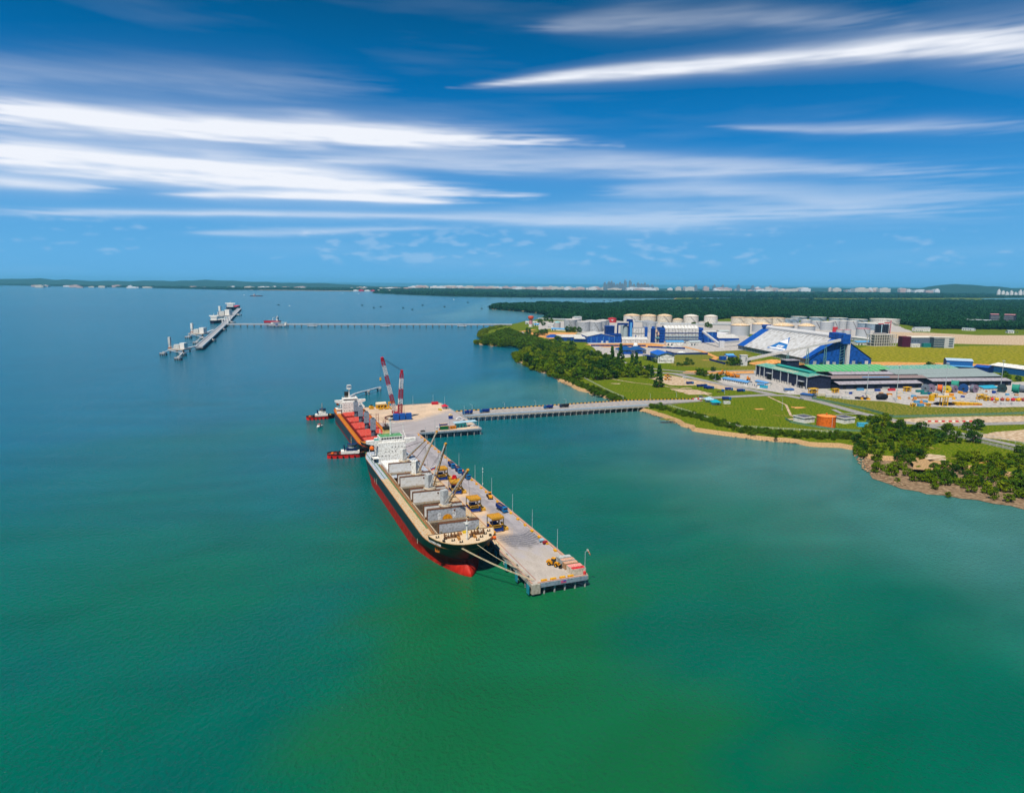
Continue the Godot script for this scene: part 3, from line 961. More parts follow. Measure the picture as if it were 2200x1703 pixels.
# a tipper lorry, nose towards +z; kinds: open (grain in the body), covered (tarpaulin), tractor (no body)
func make_truck(t: Transform3D, label: String, kind := "open", group := "", shade := "blue") -> Node3D:
	var key := "truck_" + kind + shade
	if protos.has(key):
		return copy(protos[key], t, label, group)
	var o := thing("dump_truck", label, "truck", t, group)
	protos[key] = o
	var body := pt("truck_body_blue", 0.008, 0.035, 0.21) if shade == "blue" else pt("truck_body_black", 0.02, 0.022, 0.03)
	var cabm := pt("truck_cab_blue", 0.012, 0.16, 0.42) if shade == "blue" else pt("truck_cab_dark", 0.03, 0.05, 0.1)
	part(o, "chassis", mb().box(V3(0, 0.75, -0.3), V3(0.9, 0.35, 8.4)), pt("chassis_black", 0.02, 0.02, 0.02))
	var cab := mb()
	cab.push(pv([V2(2.4, 0.7), V2(4.45, 0.7), V2(4.45, 1.9), V2(4.25, 2.95), V2(2.6, 3.05), V2(2.4, 2.9)]), -1.22, 1.22, Vector3.BACK, Vector3.RIGHT)
	var cb := part(o, "cab", cab, cabm)
	part(cb, "windscreen", mb().bar(V3(-1.05, 2.35, 4.42), V3(1.05, 2.35, 4.42), 0.12, 0.8), mat("dark_glass", lin(0.012, 0.016, 0.02), 0.08))
	for s in [-1, 1]:
		part(cb, "side_window", mb().box(V3(s * 1.22, 2.0, 3.5), V3(0.06, 0.75, 1.1)), mats["dark_glass"])
	if kind != "tractor":
		var b := mb()
		var l0 := -4.6
		var l1 := 2.1
		for s in [-1, 1]:
			b.box(V3(s * 1.2, 1.2, (l0 + l1) / 2), V3(0.1, 1.75, l1 - l0))
			for k in 6:
				b.box(V3(s * 1.29, 1.2, l0 + 0.3 + k * 1.2), V3(0.1, 1.7, 0.14))
		b.box(V3(0, 1.2, l0), V3(2.5, 1.75, 0.12))
		b.box(V3(0, 1.2, l1), V3(2.5, 2.0, 0.12))
		b.box(V3(0, 1.15, (l0 + l1) / 2), V3(2.4, 0.1, l1 - l0))
		part(o, "tipper_body", b, body)
		if kind == "covered":
			var tp := mb()
			tp.push(pv([V2(-1.3, 2.6), V2(-1.3, 2.96), V2(-0.7, 3.3), V2(0, 3.4), V2(0.7, 3.3), V2(1.3, 2.96), V2(1.3, 2.6)]), l0 - 0.1, l1)
			part(o, "tarpaulin", tp, pt("tarp_blue", 0.008, 0.03, 0.2) if shade == "blue" else pt("tarp_black", 0.02, 0.022, 0.028))
		else:
			var ld := mb()
			ld.quad(V3(-1.1, 2.45, l0 + 0.1), V3(-1.1, 2.45, l1 - 0.1), V3(0, 2.8, l1 - 1.2), V3(0, 2.8, l0 + 1.2))
			ld.quad(V3(0, 2.8, l0 + 1.2), V3(0, 2.8, l1 - 1.2), V3(1.1, 2.45, l1 - 0.1), V3(1.1, 2.45, l0 + 0.1))
			part(o, "load", ld, mat("dark_cargo", lin(0.10, 0.07, 0.05), 0.95))
	var wm := wheel_mesh(0.52, 0.4)
	for z in [3.2, -1.8, -3.2]:
		for s in [-1, 1]:
			var w := part(o, "wheel", wm, pt("tyre", 0.015, 0.015, 0.016), Transform3D(Basis.IDENTITY, V3(s * 1.05, 0.52, z)))
			part(w, "hub", mb().tube(V3(s * 0.19, 0, 0), V3(s * 0.24, 0, 0), 0.26), pt("hub_grey", 0.3, 0.3, 0.3))
	return o

func make_car(t: Transform3D, label: String, r: float, g: float, b: float, van := false, group := "") -> Node3D:
	var o := thing("parked_van" if van else "parked_car", label, "van" if van else "car", t, group)
	var pm := mat("car_%.2f_%.2f_%.2f" % [r, g, b], lin(r, g, b), 0.3)
	var h := 1.95 if van else 1.42
	var body := mb()
	if van:
		body.push(pv([V2(-2.4, 0.35), V2(2.4, 0.35), V2(2.45, 0.9), V2(1.7, 1.15), V2(1.2, h), V2(-2.3, h), V2(-2.45, 1.0)]), -0.85, 0.85, Vector3.BACK, Vector3.RIGHT)
	else:
		body.push(pv([V2(-2.15, 0.35), V2(2.15, 0.35), V2(2.2, 0.75), V2(1.1, 0.95), V2(0.4, h), V2(-1.2, h), V2(-1.9, 0.95), V2(-2.2, 0.85)]), -0.85, 0.85, Vector3.BACK, Vector3.RIGHT)
	part(o, "body", body, pm)
	var gl := mat("dark_glass", lin(0.012, 0.016, 0.02), 0.08)
	for s in [-1, 1]:
		part(o, "side_window", mb().box(V3(s * 0.86, h - 0.55, -0.4), V3(0.04, 0.42, 2.6 if van else 1.7)), gl)
	part(o, "windscreen", mb().bar(V3(-0.7, h - 0.28, 1.5 if van else 0.8), V3(0.7, h - 0.28, 1.5 if van else 0.8), 0.1, 0.45), gl)
	var wm := wheel_mesh(0.33, 0.22)
	for z in [1.4, -1.4]:
		for s in [-1, 1]:
			part(o, "wheel", wm, pt("tyre", 0.015, 0.015, 0.016), Transform3D(Basis.IDENTITY, V3(s * 0.78, 0.33, z)))
	return o

func make_loader(t: Transform3D, label: String, group := "") -> Node3D:
	if protos.has("loader"):
		return copy(protos["loader"], t, label, group)
	var o := thing("wheel_loader", label, "loader", t, group)
	protos["loader"] = o
	var y := pt("loader_yellow", 0.68, 0.30, 0.015)
	var dark := pt("loader_dark", 0.03, 0.028, 0.025)
	var eng := mb()
	eng.push(pv([V2(-3.2, 0.9), V2(-0.2, 0.9), V2(-0.2, 2.1), V2(-2.9, 2.0), V2(-3.2, 1.7)]), -0.9, 0.9, Vector3.BACK, Vector3.RIGHT)
	part(o, "engine_hood", eng, y)
	var cab := part(o, "cab", mb().box(V3(0.0, 1.6, -0.1), V3(1.5, 1.6, 1.5)), mat("dark_glass", lin(0.012, 0.016, 0.02), 0.08))
	part(cab, "roof", mb().box(V3(0, 3.2, -0.1), V3(1.7, 0.18, 1.7)), y)
	part(o, "front_frame", mb().box(V3(0, 0.9, 1.3), V3(1.2, 0.8, 1.8)), y)
	for s in [-1, 1]:
		part(o, "lift_arm", mb().bar(V3(s * 0.55, 1.7, 0.9), V3(s * 0.55, 0.6, 3.2), 0.25, 0.35), y)
	var bk := mb()
	bk.push(pv([V2(3.1, 0.15), V2(4.3, 0.1), V2(4.2, 0.25), V2(3.35, 0.35), V2(3.25, 1.0), V2(3.5, 1.35), V2(3.05, 1.1)]), -1.45, 1.45, Vector3.BACK, Vector3.RIGHT)
	part(o, "bucket", bk, dark)
	var wm := wheel_mesh(0.75, 0.55)
	for z in [1.5, -1.7]:
		for s in [-1, 1]:
			var w := part(o, "wheel", wm, pt("tyre", 0.015, 0.015, 0.016), Transform3D(Basis.IDENTITY, V3(s * 1.05, 0.75, z)))
			part(w, "rim", mb().tube(V3(s * 0.27, 0, 0), V3(s * 0.3, 0, 0), 0.38), y)
	return o

# a mobile grain hopper: yellow receiving pan on posts over a blue discharge frame, with a yellow feed bin at its side
func make_hopper(t: Transform3D, label: String, group := "") -> Node3D:
	if protos.has("hopper"):
		return copy(protos["hopper"], t, label, group)
	var o := thing("grain_hopper", label, "hopper", t, group)
	protos["hopper"] = o
	var y := mat("hopper_yellow", Color.WHITE, 0.8, 0.0, noise_tex("hopy", 0.03, [[0.0, lin(0.20, 0.07, 0.012)], [0.35, lin(0.46, 0.22, 0.02)], [0.55, lin(0.62, 0.34, 0.03)], [0.75, lin(0.66, 0.46, 0.14)], [1.0, lin(0.7, 0.56, 0.3)]], 43), 5.0)
	var bl := pt("hopper_blue", 0.012, 0.045, 0.26)
	var pan := mb()
	var r := 3.1
	var k := [V3(-r, 7.4, -r), V3(r, 7.4, -r), V3(r, 7.4, r), V3(-r, 7.4, r)]
	var l := [V3(-r, 6.6, -r), V3(r, 6.6, -r), V3(r, 6.6, r), V3(-r, 6.6, r)]
	var g := [V3(-1.9, 5.6, -1.9), V3(1.9, 5.6, -1.9), V3(1.9, 5.6, 1.9), V3(-1.9, 5.6, 1.9)]
	var lo := [V3(-2.2, 2.5, -2.2), V3(2.2, 2.5, -2.2), V3(2.2, 2.5, 2.2), V3(-2.2, 2.5, 2.2)]
	for i in 4:
		var j := (i + 1) % 4
		pan.quad(k[i], k[j], l[j], l[i])
		pan.quad(l[i], l[j], g[j], g[i])
	part(o, "lower_tray", mb().quad4(lo, 0.7), y)
	var pn := part(o, "receiving_pan", pan, y)
	var grid := mb()
	for i in 7:
		grid.bar(V3(-r, 7.2, -r + i * r / 3.0), V3(r, 7.2, -r + i * r / 3.0), 0.12)
		grid.bar(V3(-r + i * r / 3.0, 7.22, -r), V3(-r + i * r / 3.0, 7.22, r), 0.12)
	grid.quad(V3(-r, 7.0, -r), V3(-r, 7.0, r), V3(r, 7.0, r), V3(r, 7.0, -r))
	part(pn, "grating", grid, y)
	for i in 4:
		part(o, "leg", mb().bar(V3(k[i].x * 0.94, 0.3, k[i].z * 0.94), V3(k[i].x * 0.94, 6.6, k[i].z * 0.94), 0.32), pt("hopper_leg", 0.10, 0.08, 0.05))
		var j := (i + 1) % 4
		part(o, "brace", mb().bar(V3(l[i].x, 3.6, l[i].z) * V3(0.94, 1, 0.94), V3(l[j].x, 3.6, l[j].z) * V3(0.94, 1, 0.94), 0.22), y)
	var fr := mb()
	fr.box(V3(0, 0.5, -2.9), V3(6.2, 2.2, 0.25))
	fr.box(V3(0, 0.5, 2.9), V3(6.2, 1.3, 0.25))
	fr.box(V3(-2.9, 0.5, 0), V3(0.25, 1.6, 5.6))
	fr.box(V3(2.9, 0.5, 0), V3(0.25, 1.6, 5.6))
	fr.box(V3(0, 2.2, -2.2), V3(3.0, 1.6, 1.4))
	part(o, "discharge_frame", fr, bl)
	var bin := mb()
	bin.box(V3(4.6, 0.2, 0.6), V3(2.6, 1.2, 3.2))
	bin.bar(V3(3.2, 3.6, -0.4), V3(4.6, 1.2, 0.4), 1.2, 0.9)
	part(o, "feed_bin", bin, y)
	part(o, "ladder", mb().bar(V3(3.3, 0.3, -2.6), V3(3.3, 6.8, -2.6), 0.5, 0.12), bl)
	var wm := wheel_mesh(0.5, 0.35)
	for z in [2.4, -2.4]:
		for s in [-1, 1]:
			part(o, "wheel", wm, pt("tyre", 0.015, 0.015, 0.016), Transform3D(Basis.IDENTITY, V3(s * 2.6, 0.5, z)))
	return o

# a ribbed freight container, long side along x
func make_container(t: Transform3D, label: String, key: String, len: float, roof: Material = null, group := "", h := 2.6) -> Node3D:
	var o := thing("freight_container", label, "container", t, group)
	var m: Material = mats[key]
	var b := mb()
	b.box(V3(0, 0.12, 0), V3(len - 0.1, h - 0.2, 2.34))
	var n := int(len / 0.55)
	for i in n:
		for s in [-1, 1]:
			b.box(V3(-len / 2 + 0.4 + i * (len - 0.8) / (n - 1), 0.2, s * 1.19), V3(0.26, h - 0.4, 0.06))
	part(o, "walls", b, m)
	var f := mb()
	for x in [-1, 1]:
		for z in [-1, 1]:
			f.box(V3(x * (len / 2 - 0.08), 0, z * 1.14), V3(0.18, h, 0.18))
		f.bar(V3(x * (len / 2 - 0.06), h - 0.1, -1.2), V3(x * (len / 2 - 0.06), h - 0.1, 1.2), 0.16)
	for z in [-1, 1]:
		f.bar(V3(-len / 2, h - 0.1, z * 1.15), V3(len / 2, h - 0.1, z * 1.15), 0.16)
	part(o, "corner_posts", f, m)
	part(o, "roof", mb().box(V3(0, h - 0.1, 0), V3(len - 0.2, 0.12, 2.2)), roof if roof else m)
	for z in [-0.6, 0.6]:
		part(o, "door", mb().box(V3(len / 2 - 0.04, 0.2, z), V3(0.06, h - 0.5, 1.05)), m)
	return o

func make_pole(t: Transform3D, label: String, h: float, group: String, arm := true, masts := false) -> Node3D:
	var key := "pole_%.1f_%s_%s" % [h, arm, masts]
	if protos.has(key):
		return copy(protos[key], t, label, group)
	var o := thing("light_mast" if masts else "lamp_post", label, "mast" if masts else "lamp post", t, group)
	protos[key] = o
	var m := pt("galvanised", 0.42, 0.50, 0.54)
	part(o, "column", mb().tube(Vector3.ZERO, V3(0, h, 0), 0.16 if not masts else 0.4, 0.1 if not masts else 0.22, 8), m)
	part(o, "foot", mb().box(Vector3.ZERO, V3(0.7, 0.35, 0.7) * (1.0 if not masts else 2.2)), pt("kerb_concrete", 0.42, 0.41, 0.38))
	if masts:
		part(o, "ring", mb().tube(V3(0, h - 0.6, 0), V3(0, h, 0), 1.3, 1.3, 10), m)
		for i in 6:
			part(o, "floodlight", mb().cube(Transform3D(Basis(Vector3.UP, i * TAU / 6), V3(cos(i * TAU / 6) * 1.5, h - 0.5, -sin(i * TAU / 6) * 1.5)), V3(0.3, 0.6, 0.7)), pt("lamp_housing", 0.6, 0.62, 0.64))
	elif arm:
		part(o, "arm", mb().bar(V3(0, h - 0.1, 0), V3(-1.6, h + 0.15, 0), 0.1), m)
		part(o, "lamp_head", mb().box(V3(-1.8, h + 0.1, 0), V3(0.8, 0.14, 0.32)), pt("lamp_housing", 0.6, 0.62, 0.64))
	return o

func make_quay_things() -> void:
	# hoppers along the ship
	make_hopper(qf(60.5, -17.5, DECK, 4), "rusty yellow grain hopper nearest the pier head, beside the ship's bow", "grain hoppers on the pier")
	make_hopper(qf(91, -18.2, DECK, 0), "yellow grain hopper second from the pier head", "grain hoppers on the pier")
	make_hopper(qf(123, -18.2, DECK, -3), "yellow grain hopper third from the pier head, behind a slanting ship's jib", "grain hoppers on the pier")
	make_hopper(qf(152, -18.0, DECK, 2), "yellow grain hopper farthest along the pier, beside the white deckhouse", "grain hoppers on the pier")
	# lorries
	make_truck(qf(86, -4.6, DECK, 6), "bright blue tipper lorry alone on the pier near a lamp post", "open")
	make_truck(qf(149, -3.4, DECK, 4), "blue tipper lorry on the pier, front of the three in the queue", "open")
	make_truck(qf(163.5, -3.8, DECK, -2), "blue tipper lorry with red cover flap, middle of the pier queue", "open")
	make_truck(qf(176, -4.4, DECK, 0), "blue tipper lorry at the back of the pier queue", "open")
	make_truck(qf(343, 60, 5.0, -90), "dark blue tarpaulin-covered lorry first onto the platform from the trestle", "covered")
	make_truck(qf(345.5, 77, 5.0, -90), "dark blue tarpaulin-covered lorry second behind on the trestle", "covered")
	make_truck(qf(345, 140, 5.0, -90), "blue covered lorry halfway along the trestle bridge", "covered")
	make_truck(qf(346, 157, 5.0, -90), "black covered lorry halfway along the trestle bridge", "covered", "", "black")
	make_loader(qf(13.5, -9.0, DECK, 35), "yellow wheel loader parked at the pier head beside containers")
	make_loader(qf(108, -3.2, DECK, 170), "small yellow loader at the landward kerb of the pier")
	make_loader(qf(57, -21.5, DECK, 200), "yellow loader tucked behind the ship's bow on the pier edge")
	# containers at the pier head
	pt("box_grey", 0.42, 0.44, 0.44)
	pt("box_cream", 0.62, 0.56, 0.46)
	pt("box_rust", 0.45, 0.26, 0.14)
	var rust := mat("rusty_roof", Color.WHITE, 0.85, 0.0, noise_tex("rroof", 0.02, [[0.0, lin(0.30, 0.08, 0.03)], [0.45, lin(0.45, 0.20, 0.11)], [0.6, lin(0.52, 0.40, 0.32)], [1.0, lin(0.6, 0.55, 0.5)]], 47), 5.0)
	var pink := mat("pink_roof", Color.WHITE, 0.8, 0.0, noise_tex("proof", 0.03, [[0.0, lin(0.5, 0.03, 0.03)], [0.5, lin(0.65, 0.16, 0.14)], [0.7, lin(0.7, 0.5, 0.45)], [1.0, lin(0.75, 0.68, 0.62)]], 48), 5.0)
	var red := pt("red_tarp", 0.58, 0.035, 0.04)
	make_container(qf(2.9, -3.3, DECK), "cream container with bright red roof at the very corner of the pier", "box_cream", 6.0, red)
	make_container(qf(5.6, -3.4, DECK), "cream container with torn pink and white roof behind the red-roofed one", "box_cream", 6.0, pink)
	make_container(qf(9.0, -3.6, DECK), "rust-brown container in the middle of the pier head row", "box_rust", 6.0, rust)
	make_container(qf(12.2, -3.4, DECK), "container with rusty orange roof second from the far end of the pier head row", "box_grey", 6.0, rust)
	make_container(qf(15.2, -3.5, DECK), "grey container farthest from the corner in the pier head row", "box_grey", 6.0)
	one("oil_drum", "small red box at the corner of the pier beside the cream container", "box", mb().lathe(Vector3.ZERO, [[0.55, 0], [0.58, 0.1], [0.55, 0.5], [0.58, 0.9], [0.55, 1.3], [0, 1.3]], 12), pt("red_tarp"), qf(1.0, -1.2, DECK + 0.02))
	# lamp posts
	for p in [[28.8, "at the landward edge near the containers"], [56.7, "on the pier across from the ship's bow"], [82.2, "on the pier beside the lone blue lorry"], [113.5, "on the pier nearest the signal mast, towards the viewer"], [142.3, "on the pier just beyond the signal mast"], [174.2, "on the pier beside the lorry queue"], [203.3, "on the pier just beyond the lorry queue"], [232.0, "on the pier where it nears the platform"], [258.0, "at the inner corner of pier and platform"]]:
		make_pole(qf(p[0], 0.75 - 0.9, DECK), "slender grey lamp post " + p[1], 9.5, "lamp posts along the pier", false)
	for p in [[283.5, 14.0, "on the front edge of the platform near the pier"], [283.5, 26.0, "on the front edge of the platform by the green container"], [284.0, 50.5, "on the outer front corner of the platform"], [310.0, 51.5, "on the side edge of the platform by the parked cars"], [335.0, 54.5, "where trestle and platform meet"], [403.0, 25.0, "on the far edge of the platform"], [403.0, 5.0, "on the far edge of the platform beside the crane boom"], [404.0, 45.0, "on the far edge of the platform by the red container"], [388.0, 52.0, "on the far right corner of the platform by the red-roofed hut"]]:
		make_pole(qf(p[0], p[1], DECK), "slender grey lamp post " + p[2], 9.5, "lamp posts on the platform", false)
	for i in 8:
		make_pole(qf(359.8 + i * 0.2, 70.0 + i * 32.0, 5.0), "short lamp post behind the yellow and black trestle kerb", 5.5, "lamp posts along the trestle", true)
	# signal mast
	var sg := thing("signal_mast", "thin white signal mast with small lamps on the landward pier edge", "mast", qf(130, 0.2, DECK))
	part(sg, "column", mb().tube(Vector3.ZERO, V3(0, 11.5, 0), 0.12, 0.06, 6), pt("mast_white", 0.7, 0.7, 0.7))
	for y in [1.2, 8.2, 10.0]:
		part(sg, "lamp", mb().lathe(V3(0.2, y, 0), [[0, 0], [0.3, 0.2], [0.3, 0.5], [0, 0.7]], 8), pt("mast_white"))
	# wind sock
	var ws := thing("windsock", "orange and white windsock on a pole at the pier corner", "windsock", qf(1.8, 0.2 - 0.9, DECK))
	part(ws, "column", mb().tube(Vector3.ZERO, V3(0, 9.3, 0), 0.14, 0.1, 8), pt("galvanised", 0.42, 0.50, 0.54))
	part(ws, "swivel", mb().bar(V3(0, 9.2, 0), V3(0.8, 9.5, 0), 0.1), pt("galvanised"))
	for i in 4:
		part(ws, "sleeve_band", mb().tube(V3(0.9 + i * 0.35, 10.1 - i * 0.6, 0), V3(1.25 + i * 0.35, 9.5 - i * 0.6, 0), 0.42 - i * 0.06, 0.36 - i * 0.06, 8, false), pt("sock_orange", 0.75, 0.16, 0.03) if i % 2 else pt("sock_white", 0.75, 0.7, 0.65))
	# platform: huts, boxes, cars
	pt("box_green", 0.012, 0.13, 0.045)
	pt("box_teal", 0.02, 0.20, 0.21)
	pt("box_orange", 0.62, 0.22, 0.015)
	pt("box_red", 0.55, 0.03, 0.05)
	pt("box_blue", 0.012, 0.05, 0.28)
	make_container(qf(287.5, 22.6, DECK), "green container with white stencils on the platform front", "box_green", 6.4, pt("tan_roof", 0.62, 0.42, 0.22), "", 3.0)
	make_container(qf(291.5, 23.2, DECK), "blue container with tan roof behind the green one", "box_blue", 6.2, pt("tan_roof"), "", 4.0)
	var sk := thing("waste_skip", "orange waste skip between green container and teal shed", "skip", qf(288.2, 29.6, DECK))
	var skm := mb()
	skm.push(pv([V2(-3.1, 2.3), V2(-2.5, 0.1), V2(2.5, 0.1), V2(3.1, 2.3), V2(2.9, 2.3), V2(2.4, 0.4), V2(-2.4, 0.4), V2(-2.9, 2.3)]), -1.2, 1.2)
	skm.box(V3(0, 0.1, 1.15), V3(5.2, 2.1, 0.12))
	skm.box(V3(0, 0.1, -1.15), V3(5.2, 2.1, 0.12))
	part(sk, "hopper_body", skm, mats["box_orange"])
	for i in 2:
		part(sk, "hatch", mb().box(V3(-1.2 + i * 2.2, 0.8, 1.23), V3(0.9, 0.8, 0.05)), pt("kerb_black", 0.015, 0.015, 0.017))
	var sh := thing("lean_to_shed", "teal shed with a long pale blue canopy on the platform corner", "shed", qf(291.5, 39.5, DECK))
	part(sh, "wall", mb().box(V3(-1.8, 0, 0), V3(9.0, 3.4, 3.4)), mats["box_teal"])
	part(sh, "canopy", mb().cube(Transform3D(Basis(Vector3.FORWARD, deg_to_rad(-2.0)), V3(2.2, 4.0, -1.6)), V3(19.0, 0.25, 6.6)), pt("canopy_blue", 0.36, 0.56, 0.68))
	for x in [-6.5, 3.5, 11.0]:
		part(sh, "post", mb().bar(V3(x, 0, 1.2), V3(x, 3.9, 1.2), 0.2), pt("galvanised", 0.42, 0.50, 0.54))
	for i in 3:
		part(sh, "doorway", mb().box(V3(-4.5 + i * 2.8, 0.05, 1.72), V3(1.1, 2.2, 0.06)), pt("door_dark", 0.02, 0.06, 0.1))
	var gk := thing("guard_kiosk", "white kiosk with orange panel beside the green container", "kiosk", qf(287.2, 17.2, DECK))
	part(gk, "cabin", mb().box(Vector3.ZERO, V3(2.6, 2.5, 2.2)), pt("kiosk_white", 0.66, 0.66, 0.66))
	part(gk, "roof", mb().box(V3(0, 2.5, 0), V3(3.0, 0.25, 2.6)), pt("kiosk_white"))
	part(gk, "panel", mb().box(V3(0.9, 0, 1.13), V3(0.8, 1.6, 0.06)), mats["box_orange"])
	one("pallet_rack", "small dark rack lying at the inner corner of the platform", "rack", mb().box(V3(0, 0.6, 0), V3(3.4, 0.15, 2.0)).box(V3(-1.5, 0, 0), V3(0.2, 0.6, 1.8)).box(V3(1.5, 0, 0), V3(0.2, 0.6, 1.8)).box(V3(0, 0.75, 0), V3(2.6, 0.5, 0.3)), pt("loader_dark", 0.03, 0.028, 0.025), qf(285, 4.5, DECK))
	var wb := thing("waste_bin", "dark blue bin with a cream domed lid alone on the platform lane", "bin", qf(328, 40.0, DECK))
	part(wb, "bin_body", mb().box(Vector3.ZERO, V3(3.2, 3.0, 2.4)), mats["box_blue"])
	part(wb, "lid", mb().push(pv([V2(-1.7, 3.0), V2(-1.5, 3.7), V2(-0.7, 4.4), V2(0.7, 4.4), V2(1.5, 3.7), V2(1.7, 3.0)]), -1.3, 1.3), pt("lid_cream", 0.7, 0.52, 0.28))
	make_car(qf(322.5, 45.5, DECK, -75), "white van parked on the platform beside the trestle", 0.75, 0.75, 0.76, true)
	make_car(qf(315.5, 47.0, DECK, -75), "silver car parked next to the white van", 0.5, 0.52, 0.55)
	make_car(qf(310.5, 48.8, DECK, -80), "orange pickup parked at the platform's side edge", 0.75, 0.3, 0.03)
	make_car(qf(291, 47.8, DECK, -85), "white saloon parked under the pale blue canopy", 0.7, 0.72, 0.75)
	make_container(qf(401, 46, DECK), "red container on the far corner of the platform", "box_red", 6.2)
	var hut := thing("gate_hut", "white hut with red hipped roof on the platform's far right corner", "hut", qf(376, 48.6, DECK))
	part(hut, "wall", mb().box(Vector3.ZERO, V3(4.6, 2.6, 4.0)), pt("kiosk_white"))
	part(hut, "roof", mb().lathe(V3(0, 2.6, 0), [[4.4, 0], [0.0, 1.9]], 4), pt("hut_red", 0.55, 0.02, 0.05), Transform3D(Basis(Vector3.UP, PI / 4), Vector3.ZERO))
	part(hut, "doorway", mb().box(V3(0.8, 0, 2.02), V3(1.0, 2.1, 0.05)), pt("door_dark", 0.02, 0.06, 0.1))
	make_car(qf(370.5, 42.5, DECK, 20), "yellow utility cart beside the red-roofed hut", 0.7, 0.5, 0.03)
	# yellow attachments stacked behind the crane
	var yk := pt("machine_yellow", 0.66, 0.34, 0.015)
	var grab := thing("clamshell_grab", "yellow clamshell grab at the left end of the stacked attachments", "grab", qf(397, -15.5, DECK, 10))
	for s in [-1, 1]:
		part(grab, "jaw", mb().push(pv([V2(0.05 * s, 0), V2(1.6 * s, 0.2), V2(2.2 * s, 1.6), V2(1.3 * s, 2.8), V2(0.2 * s, 3.0)]), -1.7, 1.7), yk)
	part(grab, "head_block", mb().box(V3(0, 3.0, 0), V3(1.6, 0.9, 1.6)), pt("loader_dark", 0.03, 0.028, 0.025))
	var gen := thing("power_pack", "yellow power pack with white rounded top behind the crane boom", "machine", qf(398, -6.0, DECK, 6))
	part(gen, "housing", mb().box(Vector3.ZERO, V3(10.0, 3.8, 4.0)), yk)
	part(gen, "canopy", mb().push(pv([V2(-2.1, 3.8), V2(-1.9, 5.0), V2(-0.8, 5.8), V2(0.8, 5.8), V2(1.9, 5.0), V2(2.1, 3.8)]), -5.2, 4.0, Vector3.BACK, Vector3.RIGHT), pt("canopy_cream", 0.75, 0.66, 0.5))
	for i in 3:
		part(gen, "louvre", mb().box(V3(-3 + i * 3, 1.0, 2.02), V3(1.8, 1.8, 0.08)), pt("loader_dark"))
	for i in 3:
		var bk := thing("grab_bucket", ["low yellow grab bucket left of the crane base", "low yellow grab bucket in the middle of the row behind the crane", "low yellow grab bucket closest to the crane's slewing column"][i], "bucket", qf(392 - i * 0.6, -8.0 + i * 5.2, DECK, i * 7))
		part(bk, "shell", mb().push(pv([V2(-2.3, 2.2), V2(-1.9, 0.6), V2(-0.8, 0.0), V2(0.8, 0.0), V2(1.9, 0.6), V2(2.3, 2.2), V2(2.0, 2.2), V2(1.6, 0.8), V2(-1.6, 0.8), V2(-2.0, 2.2)]), -1.3, 1.3), yk)
		part(bk, "lip", mb().box(V3(0, 0.0, 1.3), V3(4.0, 0.4, 0.3)), pt("loader_dark"))
	var tw := thing("spreader_frame", "tall yellow spreader frame behind the crane's mast", "frame", qf(398, 3.0, DECK, 4))
	for s in [-1, 1]:
		part(tw, "upright", mb().box(V3(s * 2.2, 0, 0), V3(0.9, 5.6, 1.6)), yk)
	part(tw, "crossbeam", mb().box(V3(0, 4.4, 0), V3(5.6, 1.3, 1.4)), yk)
	# brown steel racks on the quay edge beside the red ship
	for p in [[325.7, "taller brown gangway rack on the quay edge beside the red-decked ship, far one"], [296.0, "brown gangway rack on the quay edge beside the red-decked ship, near one"]]:
		var rk := thing("gangway_rack", p[1], "rack", qf(p[0], -23.4, DECK))
		var rb := pt("rack_brown", 0.22, 0.04, 0.03)
		for s in [-1, 1]:
			part(rk, "upright", mb().bar(V3(s * 1.1, 0, 0), V3(s * 0.9, 9.0, 0), 0.3), rb)
		for y in [1.5, 3.5, 5.5, 7.5, 8.9]:
			part(rk, "rung", mb().bar(V3(-1.1, y, 0), V3(1.1, y, 0), 0.22), rb)
	# red grabs between the hoppers
	for p in [[139.0, -13.8, "upright red grab standing on the pier between the hoppers", 1.0], [108.0, -19.6, "red gangway leaning from the ship's deck towards the pier", 0.0]]:
		if p[3] > 0.5:
			var g := thing("clamshell_grab", p[2], "grab", qf(p[0], p[1], DECK, 30))
			for s in [-1, 1]:
				part(g, "jaw", mb().push(pv([V2(0.05 * s, 0), V2(1.5 * s, 0.1), V2(2.6 * s, 1.3), V2(0.9 * s, 3.4), V2(0.15 * s, 5.2)]), -1.5, 1.5), pt("grab_red", 0.5, 0.012, 0.02))
			part(g, "head_block", mb().box(V3(0, 4.6, 0), V3(1.2, 1.0, 1.8)), pt("grab_red"))
		else:
			var g := thing("gangway", p[2], "gangway", Transform3D.IDENTITY)
			for s in [-0.6, 0.6]:
				part(g, "rail", mb().bar(q(p[0] + s, -27.0, 11.8), q(p[0] - 9 + s, -22.6, 5.6), 0.18, 1.0), pt("grab_red"))
			part(g, "treads", mb().bar(q(p[0], -27.0, 11.4), q(p[0] - 9, -22.6, 5.2), 1.2, 0.12), pt("box_grey"))
	# crew on the pier edge near the ship's bow: survival kit boxes
	for p in [[50.0, -22.2, "orange rope bin on the pier edge below the ship's bow", 0.75, 0.14, 0.02], [163.0, -1.6, "pale red tank on the kerb beside the lorry queue", 0.6, 0.16, 0.12], [36.5, -2.6, "dark red drum cradle at the landward kerb near the third lamp post", 0.25, 0.02, 0.03], [39.5, -3.0, "pale blue drum cradle at the landward kerb near the third lamp post", 0.25, 0.45, 0.6]]:
		var dr := thing("drum_cradle", p[2], "drum", qf(p[0], p[1], DECK))
		part(dr, "drum", mb().tube(V3(-1.0, 0.85, 0), V3(1.0, 0.85, 0), 0.75, 0.75, 12), pt("drum_%.2f" % p[4], p[3], p[4], p[5]))
		for s in [-0.7, 0.7]:
			part(dr, "cradle", mb().box(V3(s, 0, 0), V3(0.25, 0.5, 1.6)), pt("loader_dark"))

